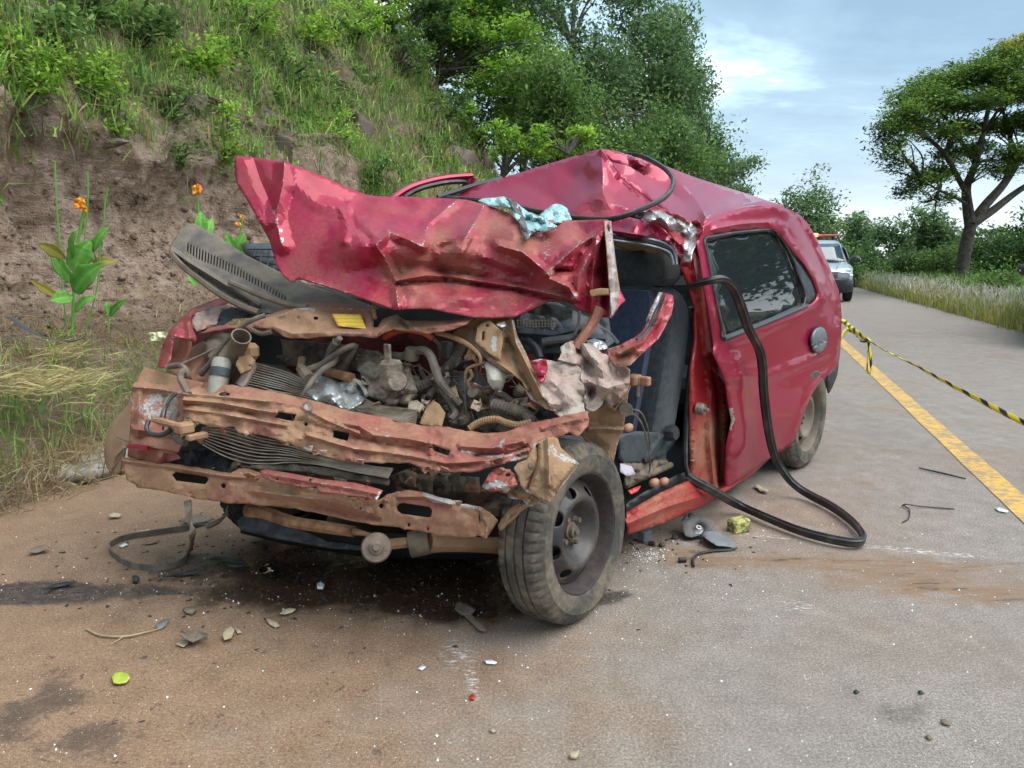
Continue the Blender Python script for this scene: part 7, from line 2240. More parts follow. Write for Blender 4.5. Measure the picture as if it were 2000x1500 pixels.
hose('dash_tube', [(1060, 668, 2.50), (1085, 664, 2.49), (1110, 661, 2.48), (1128, 655, 2.48)], 0.014, 'slate_dusty')
hose('cable', [(1132, 608, 2.44), (1130, 630, 2.45), (1124, 650, 2.46), (1118, 660, 2.47)], 0.005, 'hose')
hose('dash_tube', [(1030, 665, 2.50), (1048, 680, 2.46), (1056, 700, 2.44)], 0.012, 'black')
hose('dash_tube', [(1160, 640, 2.66), (1185, 650, 2.66), (1205, 672, 2.66)], 0.012, 'slate')
part('silver_scrap', [(1145, 666), (1160, 662), (1180, 668), (1188, 680), (1170, 684), (1150, 676)], [(1145, 666, 2.50), (1188, 680, 2.48), (1160, 662, 2.52)], mat=M['silver'], sp=4, thick=0.004, fac=[(9, 0.05, 3)])

# ---- underside
hose('exhaust_pipe', [(486, 996, 2.50), (516, 1001, 2.46), (570, 1019, 2.40), (624, 1028, 2.34), (690, 1038, 2.28)], [0.026, 0.022, 0.020, 0.020, 0.018], 'rust')
hose('tie_rod', [(690, 1038, 2.28), (712, 1042, 2.25), (730, 1048, 2.22)], [0.012, 0.008, 0.008], 'rust')
bx = -ray(720, 1120)
bsh = lathe('stabiliser_bush', [(0.0, 0.05), (0.010, 0.05), (0.011, 0.036), (0.020, 0.034), (0.021, 0.026), (0.040, 0.024), (0.044, 0.018), (0.043, 0.0), (0.036, -0.01), (0.040, -0.02), (0.042, -0.04), (0.0, -0.05)], P(735, 1070, 2.16), bx, M['bolt'], CAR, seg=24)
hose('control_arm', [(752, 1064, 2.22), (790, 1060, 2.26), (828, 1058, 2.30)], [0.017, 0.017, 0.017], 'tan')
lathe('arm_eye', [(0.030, 0.03), (0.040, 0.03), (0.042, -0.03), (0.030, -0.03)], P(820, 1060, 2.28), P(840, 1058, 2.28) - P(800, 1066, 2.28), M['grime'], CAR, seg=18, closed=True)
hose('subframe_arm', [(832, 1058, 2.30), (870, 1062, 2.34), (930, 1064, 2.40), (985, 1066, 2.46)], [0.045, 0.032, 0.030, 0.034], 'tan', seg=10, flat=0.8)
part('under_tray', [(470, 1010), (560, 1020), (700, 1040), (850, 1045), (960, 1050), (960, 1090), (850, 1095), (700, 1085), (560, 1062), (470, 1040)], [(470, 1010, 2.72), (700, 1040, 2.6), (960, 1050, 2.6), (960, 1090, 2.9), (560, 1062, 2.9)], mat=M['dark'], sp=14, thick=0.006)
part('hanging_liner', [(480, 1004), (520, 1000), (560, 1022), (640, 1058), (720, 1068), (720, 1076), (640, 1070), (540, 1052), (470, 1036), (462, 1018)], [(480, 1004, 2.62), (640, 1058, 2.50), (720, 1072, 2.42), (470, 1036, 2.6)], mat=M['black'], sp=8, thick=0.004, fac=[(30, 0.05, 3)])
UB = MB()
UB.add(*g_box(C(0.35, 0.75, 0.24), (0.7, 1.1, 0.14), CARX, 0.02))
UB.obj('subframe', M['dark'], CAR, smooth=False)
belt = [P(366, 978, 2.52), P(369, 1000, 2.50), P(373, 1022, 2.46), P(376, 1046, 2.42), G(372, 1072, .03), G(360, 1092, .015), G(336, 1104, .013), G(300, 1109, .013), G(256, 1103, .013), G(226, 1086, .013), G(214, 1070, .015), G(224, 1057, .015), G(255, 1047, .015), G(300, 1040, .015), G(366, 1031, .015), G(408, 1026, .015), P(435, 1012, 2.72), P(446, 990, 2.75)]


def ribbon(pts, w, th, n=6):
    c = cat(np.array(pts), n)
    t = np.gradient(c, axis=0)
    t /= np.linalg.norm(t, axis=1)[:, None]
    up = np.tile([0, 0, 1.0], (len(c), 1))
    vert = np.abs(t[:, 2])[:, None]
    up = up * (1 - vert) + np.array([0.9, 0.25, 0]) * vert
    up = up - t * (up * t).sum(1)[:, None]
    up /= np.linalg.norm(up, axis=1)[:, None]
    sd = np.cross(t, up)
    rings = [np.array([c[i] + up[i] * (w / 2) * a + sd[i] * th * b for a, b in ((-1, -1), (1, -1), (1, 1), (-1, 1))]) for i in range(len(c))]
    return g_loft(rings)


obj('drive_belt', *ribbon(belt, 0.024, 0.003), M['hose'], CAR, smooth=False)


# ---- seats
def seat():
    s = bpy.data.objects.new('driver_seat', None)
    COLL.objects.link(s)
    s.parent = CAR

    def rr(u, w0, w1, z, th, rnd=0.35):
        """horizontal section: front face towards -u"""
        a = np.linspace(0, 2 * math.pi, 28, endpoint=False)
        cx = np.sign(np.cos(a)) * np.abs(np.cos(a)) ** rnd
        cy = np.sign(np.sin(a)) * np.abs(np.sin(a)) ** rnd
        wc, wh = (w0 + w1) / 2, (w1 - w0) / 2
        bol = 0.045 * np.abs(cy) ** 3 * (cx < 0)
        return np.array([C(u + p * th - b, wc + q * wh, z) for p, q, b in zip(cx, cy, bol)])
    rings = []
    for z, u, w0, w1, th in ((.36, .90, .14, .66, .09), (.45, .92, .13, .67, .11), (.58, .95, .125, .675, .11), (.72, .99, .125, .675, .105), (.86, 1.03, .13, .67, .095), (.95, 1.055, .145, .655, .085), (1.01, 1.07, .18, .62, .075), (1.045, 1.08, .24, .56, .055)):
        rings.append(rr(u, w0, w1, z, th))
    b = obj('backrest', *g_loft(rings), M['fab_grey'], s)
    rings = []
    for z, u, w0, w1, th in ((.44, .815, .21, .59, .02), (.60, .85, .205, .595, .02), (.76, .895, .205, .595, .02), (.90, .935, .21, .59, .022), (.99, .975, .23, .57, .022), (1.03, 1.0, .26, .54, .02)):
        rings.append(rr(u, w0, w1, z, th))
    obj('seat_insert', *g_loft(rings), M['fab_blue'], s)
    rings = []
    for z, u, w0, w1, th in ((1.05, 1.075, .22, .58, .045), (1.08, 1.06, .19, .61, .07), (1.14, 1.06, .185, .615, .075), (1.20, 1.07, .20, .60, .065), (1.22, 1.075, .24, .56, .04)):
        rings.append(rr(u, w0, w1, z, th))
    obj('headrest', *g_loft(rings), M['fab_grey'], s)
    rings = []
    for u, w0, w1, z0, z1 in ((.45, .18, .62, .33, .42), (.50, .15, .65, .30, .46), (.70, .14, .66, .28, .46), (.90, .14, .66, .28, .44), (.98, .16, .64, .28, .40)):
        a = np.linspace(0, 2 * math.pi, 24, endpoint=False)
        cx = np.sign(np.cos(a)) * np.abs(np.cos(a)) ** .4
        cy = np.sign(np.sin(a)) * np.abs(np.sin(a)) ** .4
        rings.append(np.array([C(u, (w0 + w1) / 2 + p * (w1 - w0) / 2, (z0 + z1) / 2 + q * (z1 - z0) / 2) for p, q in zip(cx, cy)]))
    obj('cushion', *g_loft(rings), M['fab_grey'], s)
    return s


seat()
part('seat_side_trim', [(1205, 850), (1240, 842), (1290, 845), (1312, 830), (1322, 838), (1316, 865), (1290, 890), (1262, 900), (1230, 906), (1208, 900)], dW(lambda x, y: 0.135 + 0 * x), mat=M['slate'], sp=8, thick=0.02, creases=[([(1260, 900), (1285, 860), (1312, 835)], 0.04, 7, 1)])
rk = lathe('recliner_knob', [(0.0, 0.03), (0.028, 0.03), (0.032, 0.02), (0.032, -0.01)], S(1308, 846, 0.10), np.array([-WW[0], -WW[1], 0.15]), M['black'], CAR, seg=16, rmod=lambda k, a: 1 + 0.05 * np.sign(np.sin(a * 8)))
hose('seat_rail', [(1222, 948, 2.86), (1260, 930, 2.98), (1310, 908, 3.12)], 0.014, 'grime')
part('floor_clutter', [(1216, 905), (1245, 906), (1270, 900), (1300, 898), (1310, 912), (1262, 935), (1222, 950)], [(1216, 905, 2.85), (1300, 898, 3.15), (1222, 950, 2.8)], mat=M['grime'], sp=7, thick=0.01, fac=[(16, 0.08, 3)])
part('white_slip', [(1211, 905), (1234, 911), (1241, 926), (1226, 930), (1211, 922)], [(1211, 905, 2.72), (1241, 926, 2.74), (1211, 922, 2.70)], mat=flat('pale_slip', (0.42, 0.36, 0.42), 0.5), sp=6, thick=0.002)
part('red_lens_scrap', [(1226, 958), (1240, 952), (1252, 949), (1246, 960), (1232, 966)], [(1226, 958, 2.75), (1252, 949, 2.8), (1232, 966, 2.74)], mat=M['bar_red'], sp=4, thick=0.004)
# passenger seat behind, dark
box('passenger_seat_back', C(1.12, 1.10, 0.72), (0.16, 0.46, 0.70), M['fab_grey'], CAR, CARX, 0.05)
box('steering_column', C(0.62, 0.42, 0.78), (0.30, 0.07, 0.07), M['black'], CAR, CARX, 0.015)


# ---- wheels
def wheel(name, c, ax, mats, R0=0.292, Wd=0.156, shards=False):
    """c: hub centre; ax: outward axis"""
    t = bpy.data.objects.new(name, None)
    COLL.objects.link(t)
    t.parent = CAR
    ax = np.asarray(ax, float) / np.linalg.norm(ax)
    h = Wd / 2
    prof = [(0.195, h * 0.80), (0.199, h * 0.96), (0.205, h * 1.0), (0.218, h * 1.06), (0.238, h * 1.10), (0.252, h * 1.07), (0.2545, h * 1.085), (0.257, h * 1.06), (0.270, h * 0.98), (0.280, h * 0.90), (R0 - 0.006, h * 0.82), (R0, h * 0.72), (R0 + 0.001, h * 0.46), (R0 - 0.007, h * 0.44), (R0 - 0.007, h * 0.38), (R0 + 0.001, h * 0.36), (R0 + 0.001, h * 0.06), (R0 - 0.007, h * 0.03),
            (R0 - 0.007, -h * 0.03), (R0 + 0.001, -h * 0.06), (R0 + 0.001, -h * 0.36), (R0 - 0.007, -h * 0.38), (R0 - 0.007, -h * 0.44), (R0 + 0.001, -h * 0.46), (R0, -h * 0.72), (R0 - 0.012, -h * 0.88), (0.265, -h * 1.0), (0.24, -h * 1.08), (0.20, -h * 1.0), (0.195, -h * 0.80)]

    def rmod(k, a):
        r0 = prof[k][0]
        z = abs(prof[k][1]) / h
        if 0.47 <= z <= 1.0 and r0 > 0.262:
            g = (np.sin(a * 58) > 0.72)
            return 1 - 0.030 * g
        return np.ones_like(a)
    lathe('tyre', prof, c, ax, M[mats[0]], t, seg=232, rmod=rmod)
    lathe('rim_well', [(0.198, h * 0.80), (0.200, h * 0.92), (0.194, h * 0.94), (0.188, h * 0.84), (0.182, h * 0.55), (0.172, h * 0.25), (0.162, 0.0), (0.150, -h * 0.7), (0.180, -h * 0.82)], c, ax, M[mats[2]], t, seg=64)
    # disc with oval vents
    x, y, z = basis(ax)
    holes = [circ(math.cos(k * math.pi / 4 + .2) * 0.138, math.sin(k * math.pi / 4 + .2) * 0.138, 0.015, 0.024, 14, k * math.pi / 4 + .2) for k in range(8)]
    v, f = mesh2d(circ(0, 0, 0.172, 0.172, 72), holes, 0.008)
    r = np.hypot(v[:, 0], v[:, 1])
    hh = np.interp(r, [0, 0.03, 0.050, 0.062, 0.085, 0.105, 0.118, 0.132, 0.155, 0.172], np.array([0.10, 0.10, 0.06, 0.06, 0.40, 0.72, 0.74, 0.60, 0.34, 0.26]) * h * 1.0)
    disc = obj('rim', np.asarray(c) + np.outer(v[:, 0], x) + np.outer(v[:, 1], y) + np.outer(hh, z), f, M[mats[1]], t, thick=0.004)
    lathe('hub', [(0.0, 0.045), (0.010, 0.045), (0.012, 0.036), (0.020, 0.034), (0.022, 0.022), (0.030, 0.020), (0.031, 0.0)], np.asarray(c) + ax * h * 0.02, ax, M['bolt'], t, seg=18)
    for k in range(4):
        a = k * math.pi / 2 + 0.5
        p = np.asarray(c) + (math.cos(a) * x + math.sin(a) * y) * 0.050 + ax * h * 0.05
        lathe('wheel_bolt', [(0.0, 0.026), (0.009, 0.026), (0.010, 0.010), (0.014, 0.006), (0.014, -0.01)], p, ax, M['bolt'], t, seg=6)
    return t


steer = math.radians(3.5)
camb = math.radians(3)
axo = -WW
ax_f = np.array([axo[0] * math.cos(steer) - axo[1] * math.sin(steer), axo[0] * math.sin(steer) + axo[1] * math.cos(steer), math.sin(camb)])
wheel('front_wheel', C(0.045, 0.036, 0.29), ax_f, ('tyre', 'rim', 'rim_rust'))
wheel('rear_wheel', C(2.34, 0.055, 0.287), np.array([axo[0], axo[1], 0.0]), ('tyre', 'rim_dusty', 'rim_dusty'))
wheel('front_wheel', C(-0.12, 1.36, 0.287), -np.array([axo[0], axo[1], 0.0]), ('tyre_black', 'rim', 'rim_rust'))
wheel('rear_wheel', C(2.35, 1.40, 0.287), -np.array([axo[0], axo[1], 0.0]), ('tyre', 'rim_dusty', 'rim_dusty'))

# ------------------------------------------------------------------ other vehicles
def suv(name, label, pos, fwd, paint, lit, group=None):
    """compact off-roader; local y forward, x to its right"""
    pos = np.asarray(pos, float)
    f = np.array([fwd[0], fwd[1], 0.0])
    f /= np.linalg.norm(f)
    r = np.array([f[1], -f[0], 0.0])
    X = np.array([r, f, [0, 0, 1.0]])
    t = thing(name, label, 'car', pos, group)

    def L(p):
        return pos + np.asarray(p, float) @ X

    def sect(y, hw, zb, zt, n=24, e=0.38):
        a = np.linspace(0, 2 * math.pi, n, endpoint=False)
        c, s = np.cos(a), np.sin(a)
        return L(np.stack([hw * np.sign(c) * np.abs(c) ** e, np.full(n, y), (zb + zt) / 2 + (zt - zb) / 2 * np.sign(s) * np.abs(s) ** e], 1))

    def plan(z, y0, y1, hw, n=28, e=0.42):
        a = np.linspace(0, 2 * math.pi, n, endpoint=False)
        c, s = np.cos(a), np.sin(a)
        return L(np.stack([hw * np.sign(c) * np.abs(c) ** e, (y0 + y1) / 2 + (y1 - y0) / 2 * np.sign(s) * np.abs(s) ** e, np.full(n, z)], 1))
    obj('body', *g_loft([sect(-2.1, .74, .48, .98), sect(-2.0, .86, .42, 1.04), sect(-1.0, .905, .40, 1.07), sect(0.6, .905, .40, 1.06), sect(1.15, .895, .42, 1.04), sect(1.6, .87, .46, .99), sect(1.92, .82, .52, .90), sect(2.05, .74, .58, .80)]), M[paint], t)
    obj('cabin', *g_loft([plan(.98, -1.98, 1.20, .86), plan(1.15, -1.92, 1.0, .83), plan(1.36, -1.84, .70, .765), plan(1.56, -1.72, .40, .69), plan(1.63, -1.64, .25, .64), plan(1.66, -1.5, .05, .55)]), M[paint], t)

    def quad(nm, pts, mat, par=t, th=0.012):
        q = np.array(pts, float)
        n = 5
        g = np.array([[q[0] * (1 - i / n) * (1 - j / n) + q[1] * (i / n) * (1 - j / n) + q[2] * (i / n) * (j / n) + q[3] * (1 - i / n) * (j / n) for i in range(n + 1)] for j in range(n + 1)]).reshape(-1, 3)
        fs = [(j * (n + 1) + i, j * (n + 1) + i + 1, (j + 1) * (n + 1) + i + 1, (j + 1) * (n + 1) + i) for i in range(n) for j in range(n)]
        return obj(nm, L(g), fs, M[mat], par, thick=th)
    ws = quad('windscreen', [(-.70, 1.165, 1.05), (.70, 1.165, 1.05), (.60, .46, 1.555), (-.60, .46, 1.555)], 'autoglass')
    tube('wiper', L([(-.50, 1.24, 1.04), (-.1, 1.16, 1.12), (.25, 1.13, 1.13)]), 0.012, M['black'], ws, seg=5)
    tube('wiper', L([(.05, 1.24, 1.04), (.35, 1.16, 1.10), (.62, 1.14, 1.09)]), 0.012, M['black'], ws, seg=5)
    for sx in (-1, 1):
        quad('side_glass', [(sx * .862, .80, 1.09), (sx * .862, -1.5, 1.09), (sx * .735, -1.35, 1.50), (sx * .735, .40, 1.50)], 'autoglass')
        quad('arch_cladding', [(sx * .912, 1.95, .42), (sx * .915, -2.0, .42), (sx * .915, -2.0, .60), (sx * .912, 1.85, .62)], 'black', th=0.03)
        hl = obj('headlamp', *g_loft([L(np.stack([sx * (.60 + .17 * np.cos(a)), np.full(14, 1.90 + dy), .80 + .10 * sc * np.sin(a) + .03 * np.cos(a)], 1)) for a in [np.linspace(0, 2 * math.pi, 14, endpoint=False)] for dy, sc in ((-.05, 1), (.06, 1.0), (.10, .75), (.12, .3))]), M['lens'], t)
        lathe('lamp_bulb', [(0.0, .03), (.05, .02), (.07, 0), (.07, -.03)], L((sx * .56, 2.02, .80)), f, M['headlamp' if lit else 'lens'], hl, seg=14)
        lathe('fog_lamp', [(0.0, .03), (.05, .02), (.06, 0), (.06, -.03)], L((sx * .60, 2.10, .52)), f, M['lens'], t, seg=12)
        quad('bumper_accent', [(sx * .70, 2.09, .50), (sx * .79, 2.03, .52), (sx * .82, 1.99, .74), (sx * .74, 2.06, .74)], 'silverpaint', th=0.03)
        m = obj('mirror', *g_loft([L(np.stack([sx * (1.02 + .125 * k * np.cos(a)), np.full(14, .84 + dy), 1.13 + .095 * k * np.sin(a)], 1)) for a in [np.linspace(0, 2 * math.pi, 14, endpoint=False)] for dy, k in ((-.05, .9), (-.04, 1.0), (.04, .95), (.10, .6), (.12, .2))]), M['black'], t)
        quad('mirror_band', [(sx * .98, .952, 1.11), (sx * 1.12, .91, 1.11), (sx * 1.12, .91, 1.135), (sx * .98, .952, 1.135)], 'white', m)
        tube('mirror_arm', L([(sx * .84, .82, 1.08), (sx * .93, .83, 1.09)]), 0.03, M['black'], m, seg=6, n=1)
        tube('roof_rail', L([(sx * .62, .05, 1.63), (sx * .62, -.05, 1.71), (sx * .62, -1.3, 1.72), (sx * .62, -1.45, 1.64)]), 0.022, M['black'], t, seg=6)
        for y in (1.32, -1.32):
            w = bpy.data.objects.new('wheel', None)
            COLL.objects.link(w)
            w.parent = t
            c = L((sx * .80, y, .335))
            lathe('tyre', [(.20, .09), (.24, .105), (.30, .10), (.33, .08), (.335, .05), (.335, -.05), (.33, -.08), (.30, -.10), (.20, -.10)], c, r * sx, M['tyre_black'], w, seg=40)
            lathe('rim', [(0.0, .06), (.05, .06), (.06, .04), (.17, .05), (.20, .09)], c, r * sx, M['silverpaint'], w, seg=20)
    obj('front_bumper', *g_loft([sect(1.60, .90, .26, .60), sect(1.95, .87, .24, .66), sect(2.12, .76, .26, .66), sect(2.18, .60, .32, .60)]), M['black'], t)
    quad('grille', [(-.45, 2.09, .66), (.45, 2.09, .66), (.44, 2.075, .80), (-.44, 2.075, .80)], 'black', th=0.05)
    for k in range(3):
        tube('grille_bar', L([(-.44, 2.12, .69 + k * .04), (0, 2.13, .69 + k * .04), (.44, 2.12, .69 + k * .04)]), 0.009, M['chrome'], t, seg=5)
    tube('bonnet_crease', L([(.42, 2.0, .90), (.50, 1.6, 1.0), (.56, 1.18, 1.055)]), 0.012, M[paint], t, seg=6)
    tube('bonnet_crease', L([(-.42, 2.0, .90), (-.50, 1.6, 1.0), (-.56, 1.18, 1.055)]), 0.012, M[paint], t, seg=6)
    if lit:
        v, q = g_box(L((0, -.35, 1.80)), (1.36, .26, .07), X, .03)
        lb = obj('light_bar', v, q, M['bar_red'], t, smooth=False)
        fix_normals(lb)
        v, q = g_box(L((0.02, -.28, 1.815)), (.22, .20, .10), X, .03)
        lp_ = obj('lit_beacon', v, q, M['lamp_red'], lb, smooth=False)
        fix_normals(lp_)
        for sx in (-.5, .5):
            tube('bar_foot', L([(sx, -.35, 1.62), (sx, -.35, 1.78)]), 0.03, M['black'], lb, seg=6, n=1)
    return t


pc = at(1618, 21.6)
pc = pc + np.array([-.50, 0, 0])
suv('police_car', 'silver police off-roader with lit red roof beacon behind the wreck', pc, -RD, 'silverpaint', True)
ANG = math.radians(33)
fw = np.array([-math.sin(ANG), -math.cos(ANG)])
rt = np.array([fw[1], -fw[0]])
mp = P(2003, 527, 10.5)
vp = mp[:2] - 0.84 * fw - 1.05 * rt
suv('parked_car', 'dark car at the right edge with only its black mirror in view', (vp[0], vp[1], mp[2] - 1.13), fw, 'darkpaint', False)


# ------------------------------------------------------------------ warning tape
def tape():
    pts = [C(2.95, 0.05, 0.62), P(1640, 626, 6.4), P(1668, 645, 6.1), P(1692, 662, 5.85), P(1740, 690, 5.4), P(1790, 715, 5.0), P(1850, 748, 4.65), P(1920, 785, 4.35), P(2000, 826, 4.05), P(2110, 880, 3.8), G(2230, 935, 0.02)]
    o = thing('warning_tape', 'yellow and black warning tape stretched across the road behind the wreck', 'tape', pts[3])

    def strip(nm, pts, w, tw, seed, n=10, par=o):
        c = cat(np.array(pts), n)
        k = len(c)
        t = np.gradient(c, axis=0)
        t /= np.linalg.norm(t, axis=1)[:, None]
        L = np.concatenate([[0], np.cumsum(np.linalg.norm(np.diff(c, axis=0), axis=1))])
        th = tw * fbm(L * 1.3, L * 0 + seed, 2, seed) * 3.0
        up = np.array([0, 0, 1.0]) - t * t[:, 2:3]
        up /= np.linalg.norm(up, axis=1)[:, None] + 1e-9
        sd = np.cross(t, up)
        e = up * np.cos(th)[:, None] + sd * np.sin(th)[:, None]
        wd = w * (0.55 + 0.45 * vn(L * 2.2, L * 0 + seed, seed))[:, None] / 2
        v = np.empty((k * 3, 3))
        v[0::3], v[1::3], v[2::3] = c + e * wd, c + np.cross(t, e) * 0.006, c - e * wd
        f = [(3 * i + a, 3 * i + a + 1, 3 * i + a + 4, 3 * i + a + 3) for i in range(k - 1) for a in (0, 1)]
        al = np.repeat(L / 0.155, 3) + np.tile([0.16, 0, -0.16], k)
        return obj(nm, v, f, M['tape'], par, attrs={'along': al}, thick=0.0015)
    strip('tape_run', pts, 0.048, 1.3, 3)
    strip('tape_run', [C(2.95, 0.05, 0.60), P(1655, 643, 6.2), P(1680, 662, 5.9), P(1694, 665, 5.82)], 0.04, 0.8, 5)
    kn = P(1695, 664, 5.8)
    strip('tape_loop', [kn, P(1698, 680, 5.78), P(1700, 700, 5.78), P(1702, 720, 5.78), P(1700, 728, 5.78), P(1695, 728, 5.79), P(1693, 715, 5.79), P(1695, 695, 5.79), P(1697, 675, 5.79), kn], 0.03, 0.4, 8, 6)
    strip('tape_knot', [P(1683, 664, 5.8), P(1690, 668, 5.77), P(1698, 664, 5.76), P(1692, 659, 5.78), P(1686, 662, 5.82), P(1682, 667, 5.8)], 0.03, 0.9, 2, 6)


tape()


# ------------------------------------------------------------------ cannas at the foot of the bank
def leaf_blade(name, base, tip, d, wpx, par, mat='canna', droop=0.10, seed=0, fold=0.25, tint=0.5, dd=0.0):
    rng = np.random.default_rng(seed)
    a, b = P(base[0], base[1], d), P(tip[0], tip[1], d + dd)
    n, m = 16, 9
    L = np.linalg.norm(b - a)
    W = wpx * d / FPX * 0.55
    t = np.linspace(0, 1, n)
    mid = a + np.outer(t, b - a) + np.outer(np.sin(t * math.pi) * L * droop, [0, 0, 1.0]) + np.outer(np.sin(t * math.pi) * L * 0.1, [0, -1, 0])
    w = W * np.sin(np.pi * np.clip(t, 0, 1) ** 0.75) ** 0.8 * (1 - t ** 4) ** 0.5 * (1 + 0.10 * np.sin(t * 17 + seed))
    w[0] = 0.004
    ax = (b - a) / L
    view = -ray(base[0], base[1])
    view /= np.linalg.norm(view)
    nv = view + rng.normal(0, 0.45, 3) + [0, 0, 0.35]
    sd = np.cross(ax, nv)
    sd /= np.linalg.norm(sd)
    nn = np.cross(sd, ax)
    v = []
    for i in range(n):
        for j in range(m):
            q = (j - 4) / 4
            v.append(mid[i] + sd * w[i] * q + nn * (abs(q) * fold * w[i] + 0.06 * w[i] * math.sin(i * 1.7 + j) * abs(q)))
    f = [(i * m + j, i * m + j + 1, (i + 1) * m + j + 1, (i + 1) * m + j) for i in range(n - 1) for j in range(m - 1)]
    tt = np.clip(tint + 0.25 * (np.tile([-.3, .5, -.2, .4, 1.9, .4, -.2, .5, -.3], n) - 0.2) + np.repeat(rng.normal(0, .08, n), m) + rng.normal(0, .05, n * m), 0, 1)
    return obj(name, np.array(v), f, M[mat], par, attrs={'tint': tt}, thick=0.0012)


def flower(par, px, py, r, d, seed):
    rng = np.random.default_rng(seed)
    fl = None
    for k in range(6):
        a = k * 1.05 + rng.uniform(-.3, .3)
        c = P(px, py, d)
        dirv = np.array([math.cos(a), -0.4 + rng.uniform(-.4, .4), math.sin(a) * 0.8 + 0.2])
        dirv /= np.linalg.norm(dirv)
        L = r * d / FPX * rng.uniform(.8, 1.25)
        sd = np.cross(dirv, [0, -1, 0.2])
        sd /= np.linalg.norm(sd)
        v, f = [], []
        for i in range(6):
            t = i / 5
            w = L * 0.45 * math.sin(math.pi * min(1, t * .85 + .1)) ** .8
            p = c + dirv * L * t + np.array([0, -0.2, 0.25 * math.sin(t * 3)]) * L
            v += [p - sd * w, p + np.array([0, -.15, 0]) * w, p + sd * w]
        f = [(3 * i + j, 3 * i + j + 1, 3 * i + j + 4, 3 * i + j + 3) for i in range(5) for j in (0, 1)]
        obj('petal', np.array(v), f, M['petal'], par, thick=0.001)


def canna(label, base, d, stems, leaves, flowers, seed):
    b = P(base[0], base[1], d)
    t = thing('canna_plant', label, 'plant', b)
    for i, (q, r) in enumerate(stems):
        a = np.array(q, float)
        v, f = g_tube(P(a[:, 0], a[:, 1], np.full(len(a), d)), r, 7, 4)
        obj('stem', v, f, M['canna'], t, attrs={'tint': np.full(len(v), 0.35)})
    for i, l in enumerate(leaves):
        leaf_blade('leaf', l[0], l[1], d + (i % 3 - 1) * 0.06, l[2], t, l[3] if len(l) > 3 else 'canna', seed=seed + i, tint=0.35 + 0.12 * (i % 4), dd=-0.10 + 0.08 * (i % 3), droop=0.12 if i % 2 else 0.04)
    for i, q in enumerate(flowers):
        flower(t, q[0], q[1], q[2], d - 0.03, seed + 50 + i)
    return t


canna('leafy canna with one orange-yellow flower left of the black cowl panel', (140, 640), 5.35,
      [([(140, 655), (143, 600), (145, 545), (150, 490), (158, 440), (165, 408)], 0.011), ([(130, 640), (122, 560), (116, 470), (110, 390), (107, 315)], 0.005), ([(168, 640), (188, 570), (196, 500), (202, 440), (205, 400), (211, 365)], 0.005), ([(146, 560), (166, 460), (172, 380), (171, 335)], 0.005)],
      [((144, 570), (206, 512), 40), ((147, 535), (180, 468), 42), ((146, 555), (97, 482), 26), ((128, 505), (72, 476), 22, 'canna_dry'), ((182, 492), (216, 440), 18), ((178, 522), (232, 512), 20, 'canna_dry'), ((142, 580), (97, 588), 26), ((147, 610), (192, 578), 18), ((122, 585), (58, 546), 16, 'canna_dry'), ((142, 505), (152, 448), 20), ],
      [(160, 402, 14), (165, 409, 9)], 300)
canna('small canna with a single orange flower above the cowl panel end', (395, 520), 5.6,
      [([(396, 540), (392, 470), (388, 420), (386, 385)], 0.008), ([(400, 530), (398, 470)], 0.008)],
      [((398, 470), (362, 436), 24), ((396, 465), (392, 412), 22), ((402, 480), (416, 422), 20), ((385, 560), (365, 540), 14), ((398, 500), (378, 460), 16)], [(386, 374, 10), (388, 366, 6)], 340)
canna('canna with faded orange blooms beside the raised bonnet corner', (462, 540), 5.5,
      [([(463, 560), (464, 500), (470, 450), (474, 418)], 0.007)],
      [((462, 500), (440, 452), 22), ((465, 500), (478, 455), 20), ((460, 510), (452, 462), 18), ((470, 505), (486, 470), 14)], [(474, 425, 5), (465, 440, 6)], 360)
canna('tiny canna shoot with a pointed leaf right of the leafy canna', (213, 640), 5.2, [([(212, 650), (213, 620), (216, 598)], 0.006)], [((214, 618), (252, 582), 14), ((213, 615), (208, 588), 10)], [], 380)

# ------------------------------------------------------------------ debris on the road
def flake(name, label, cat_, poly, mat, lift=0.006, curl=0.006, th=0.0015, seed=0, z0=0.0, sp=5, group=None):
    """thin fallen piece; outline given where it lies in the photograph"""
    v, t = mesh2d(poly, (), sp, seed=seed)
    c = v.mean(0)
    z = z0 + lift + curl * (np.hypot(v[:, 0] - c[0], v[:, 1] - c[1]) / 20.0) ** 1.5 * (0.5 + vn(v[:, 0] / 9, v[:, 1] / 9, seed)) + 0.3 * curl * facet(v[:, 0] / 8, v[:, 1] / 8, seed)
    p = G(v[:, 0], v[:, 1], z)
    o0 = G(c[0], c[1], z0)
    return obj(name, p, t[:, ::-1].copy(), M[mat] if isinstance(mat, str) else mat, at=o0, label=label, category=cat_, thick=th, group=group)


flake('fallen_leaf', 'bright lime-green leaf lying on the brown asphalt at lower left', 'leaf', [(218, 1322), (224, 1314), (236, 1312), (248, 1315), (254, 1324), (247, 1333), (233, 1336), (222, 1334)], 'limeleaf', .006, .008)
flake('fallen_leaf', 'pale dry leaf right of the oil edge, nearest the wheel', 'leaf', [(546, 1199), (555, 1190), (568, 1187), (578, 1190), (570, 1197), (556, 1200)], 'deadleaf')
flake('fallen_leaf', 'tan oval leaf below the pale dry leaf', 'leaf', [(519, 1208), (528, 1209), (541, 1215), (546, 1222), (538, 1226), (526, 1219)], 'deadleaf')
flake('fallen_leaf', 'broad dry leaf beside the grey crumpled flake', 'leaf', [(434, 1240), (441, 1228), (452, 1223), (458, 1230), (452, 1246), (438, 1250)], 'deadleaf', .008, .01)
flake('fallen_leaf', 'small pale leaf touching the broad dry leaf', 'leaf', [(458, 1226), (466, 1229), (473, 1235), (464, 1237)], 'deadleaf')
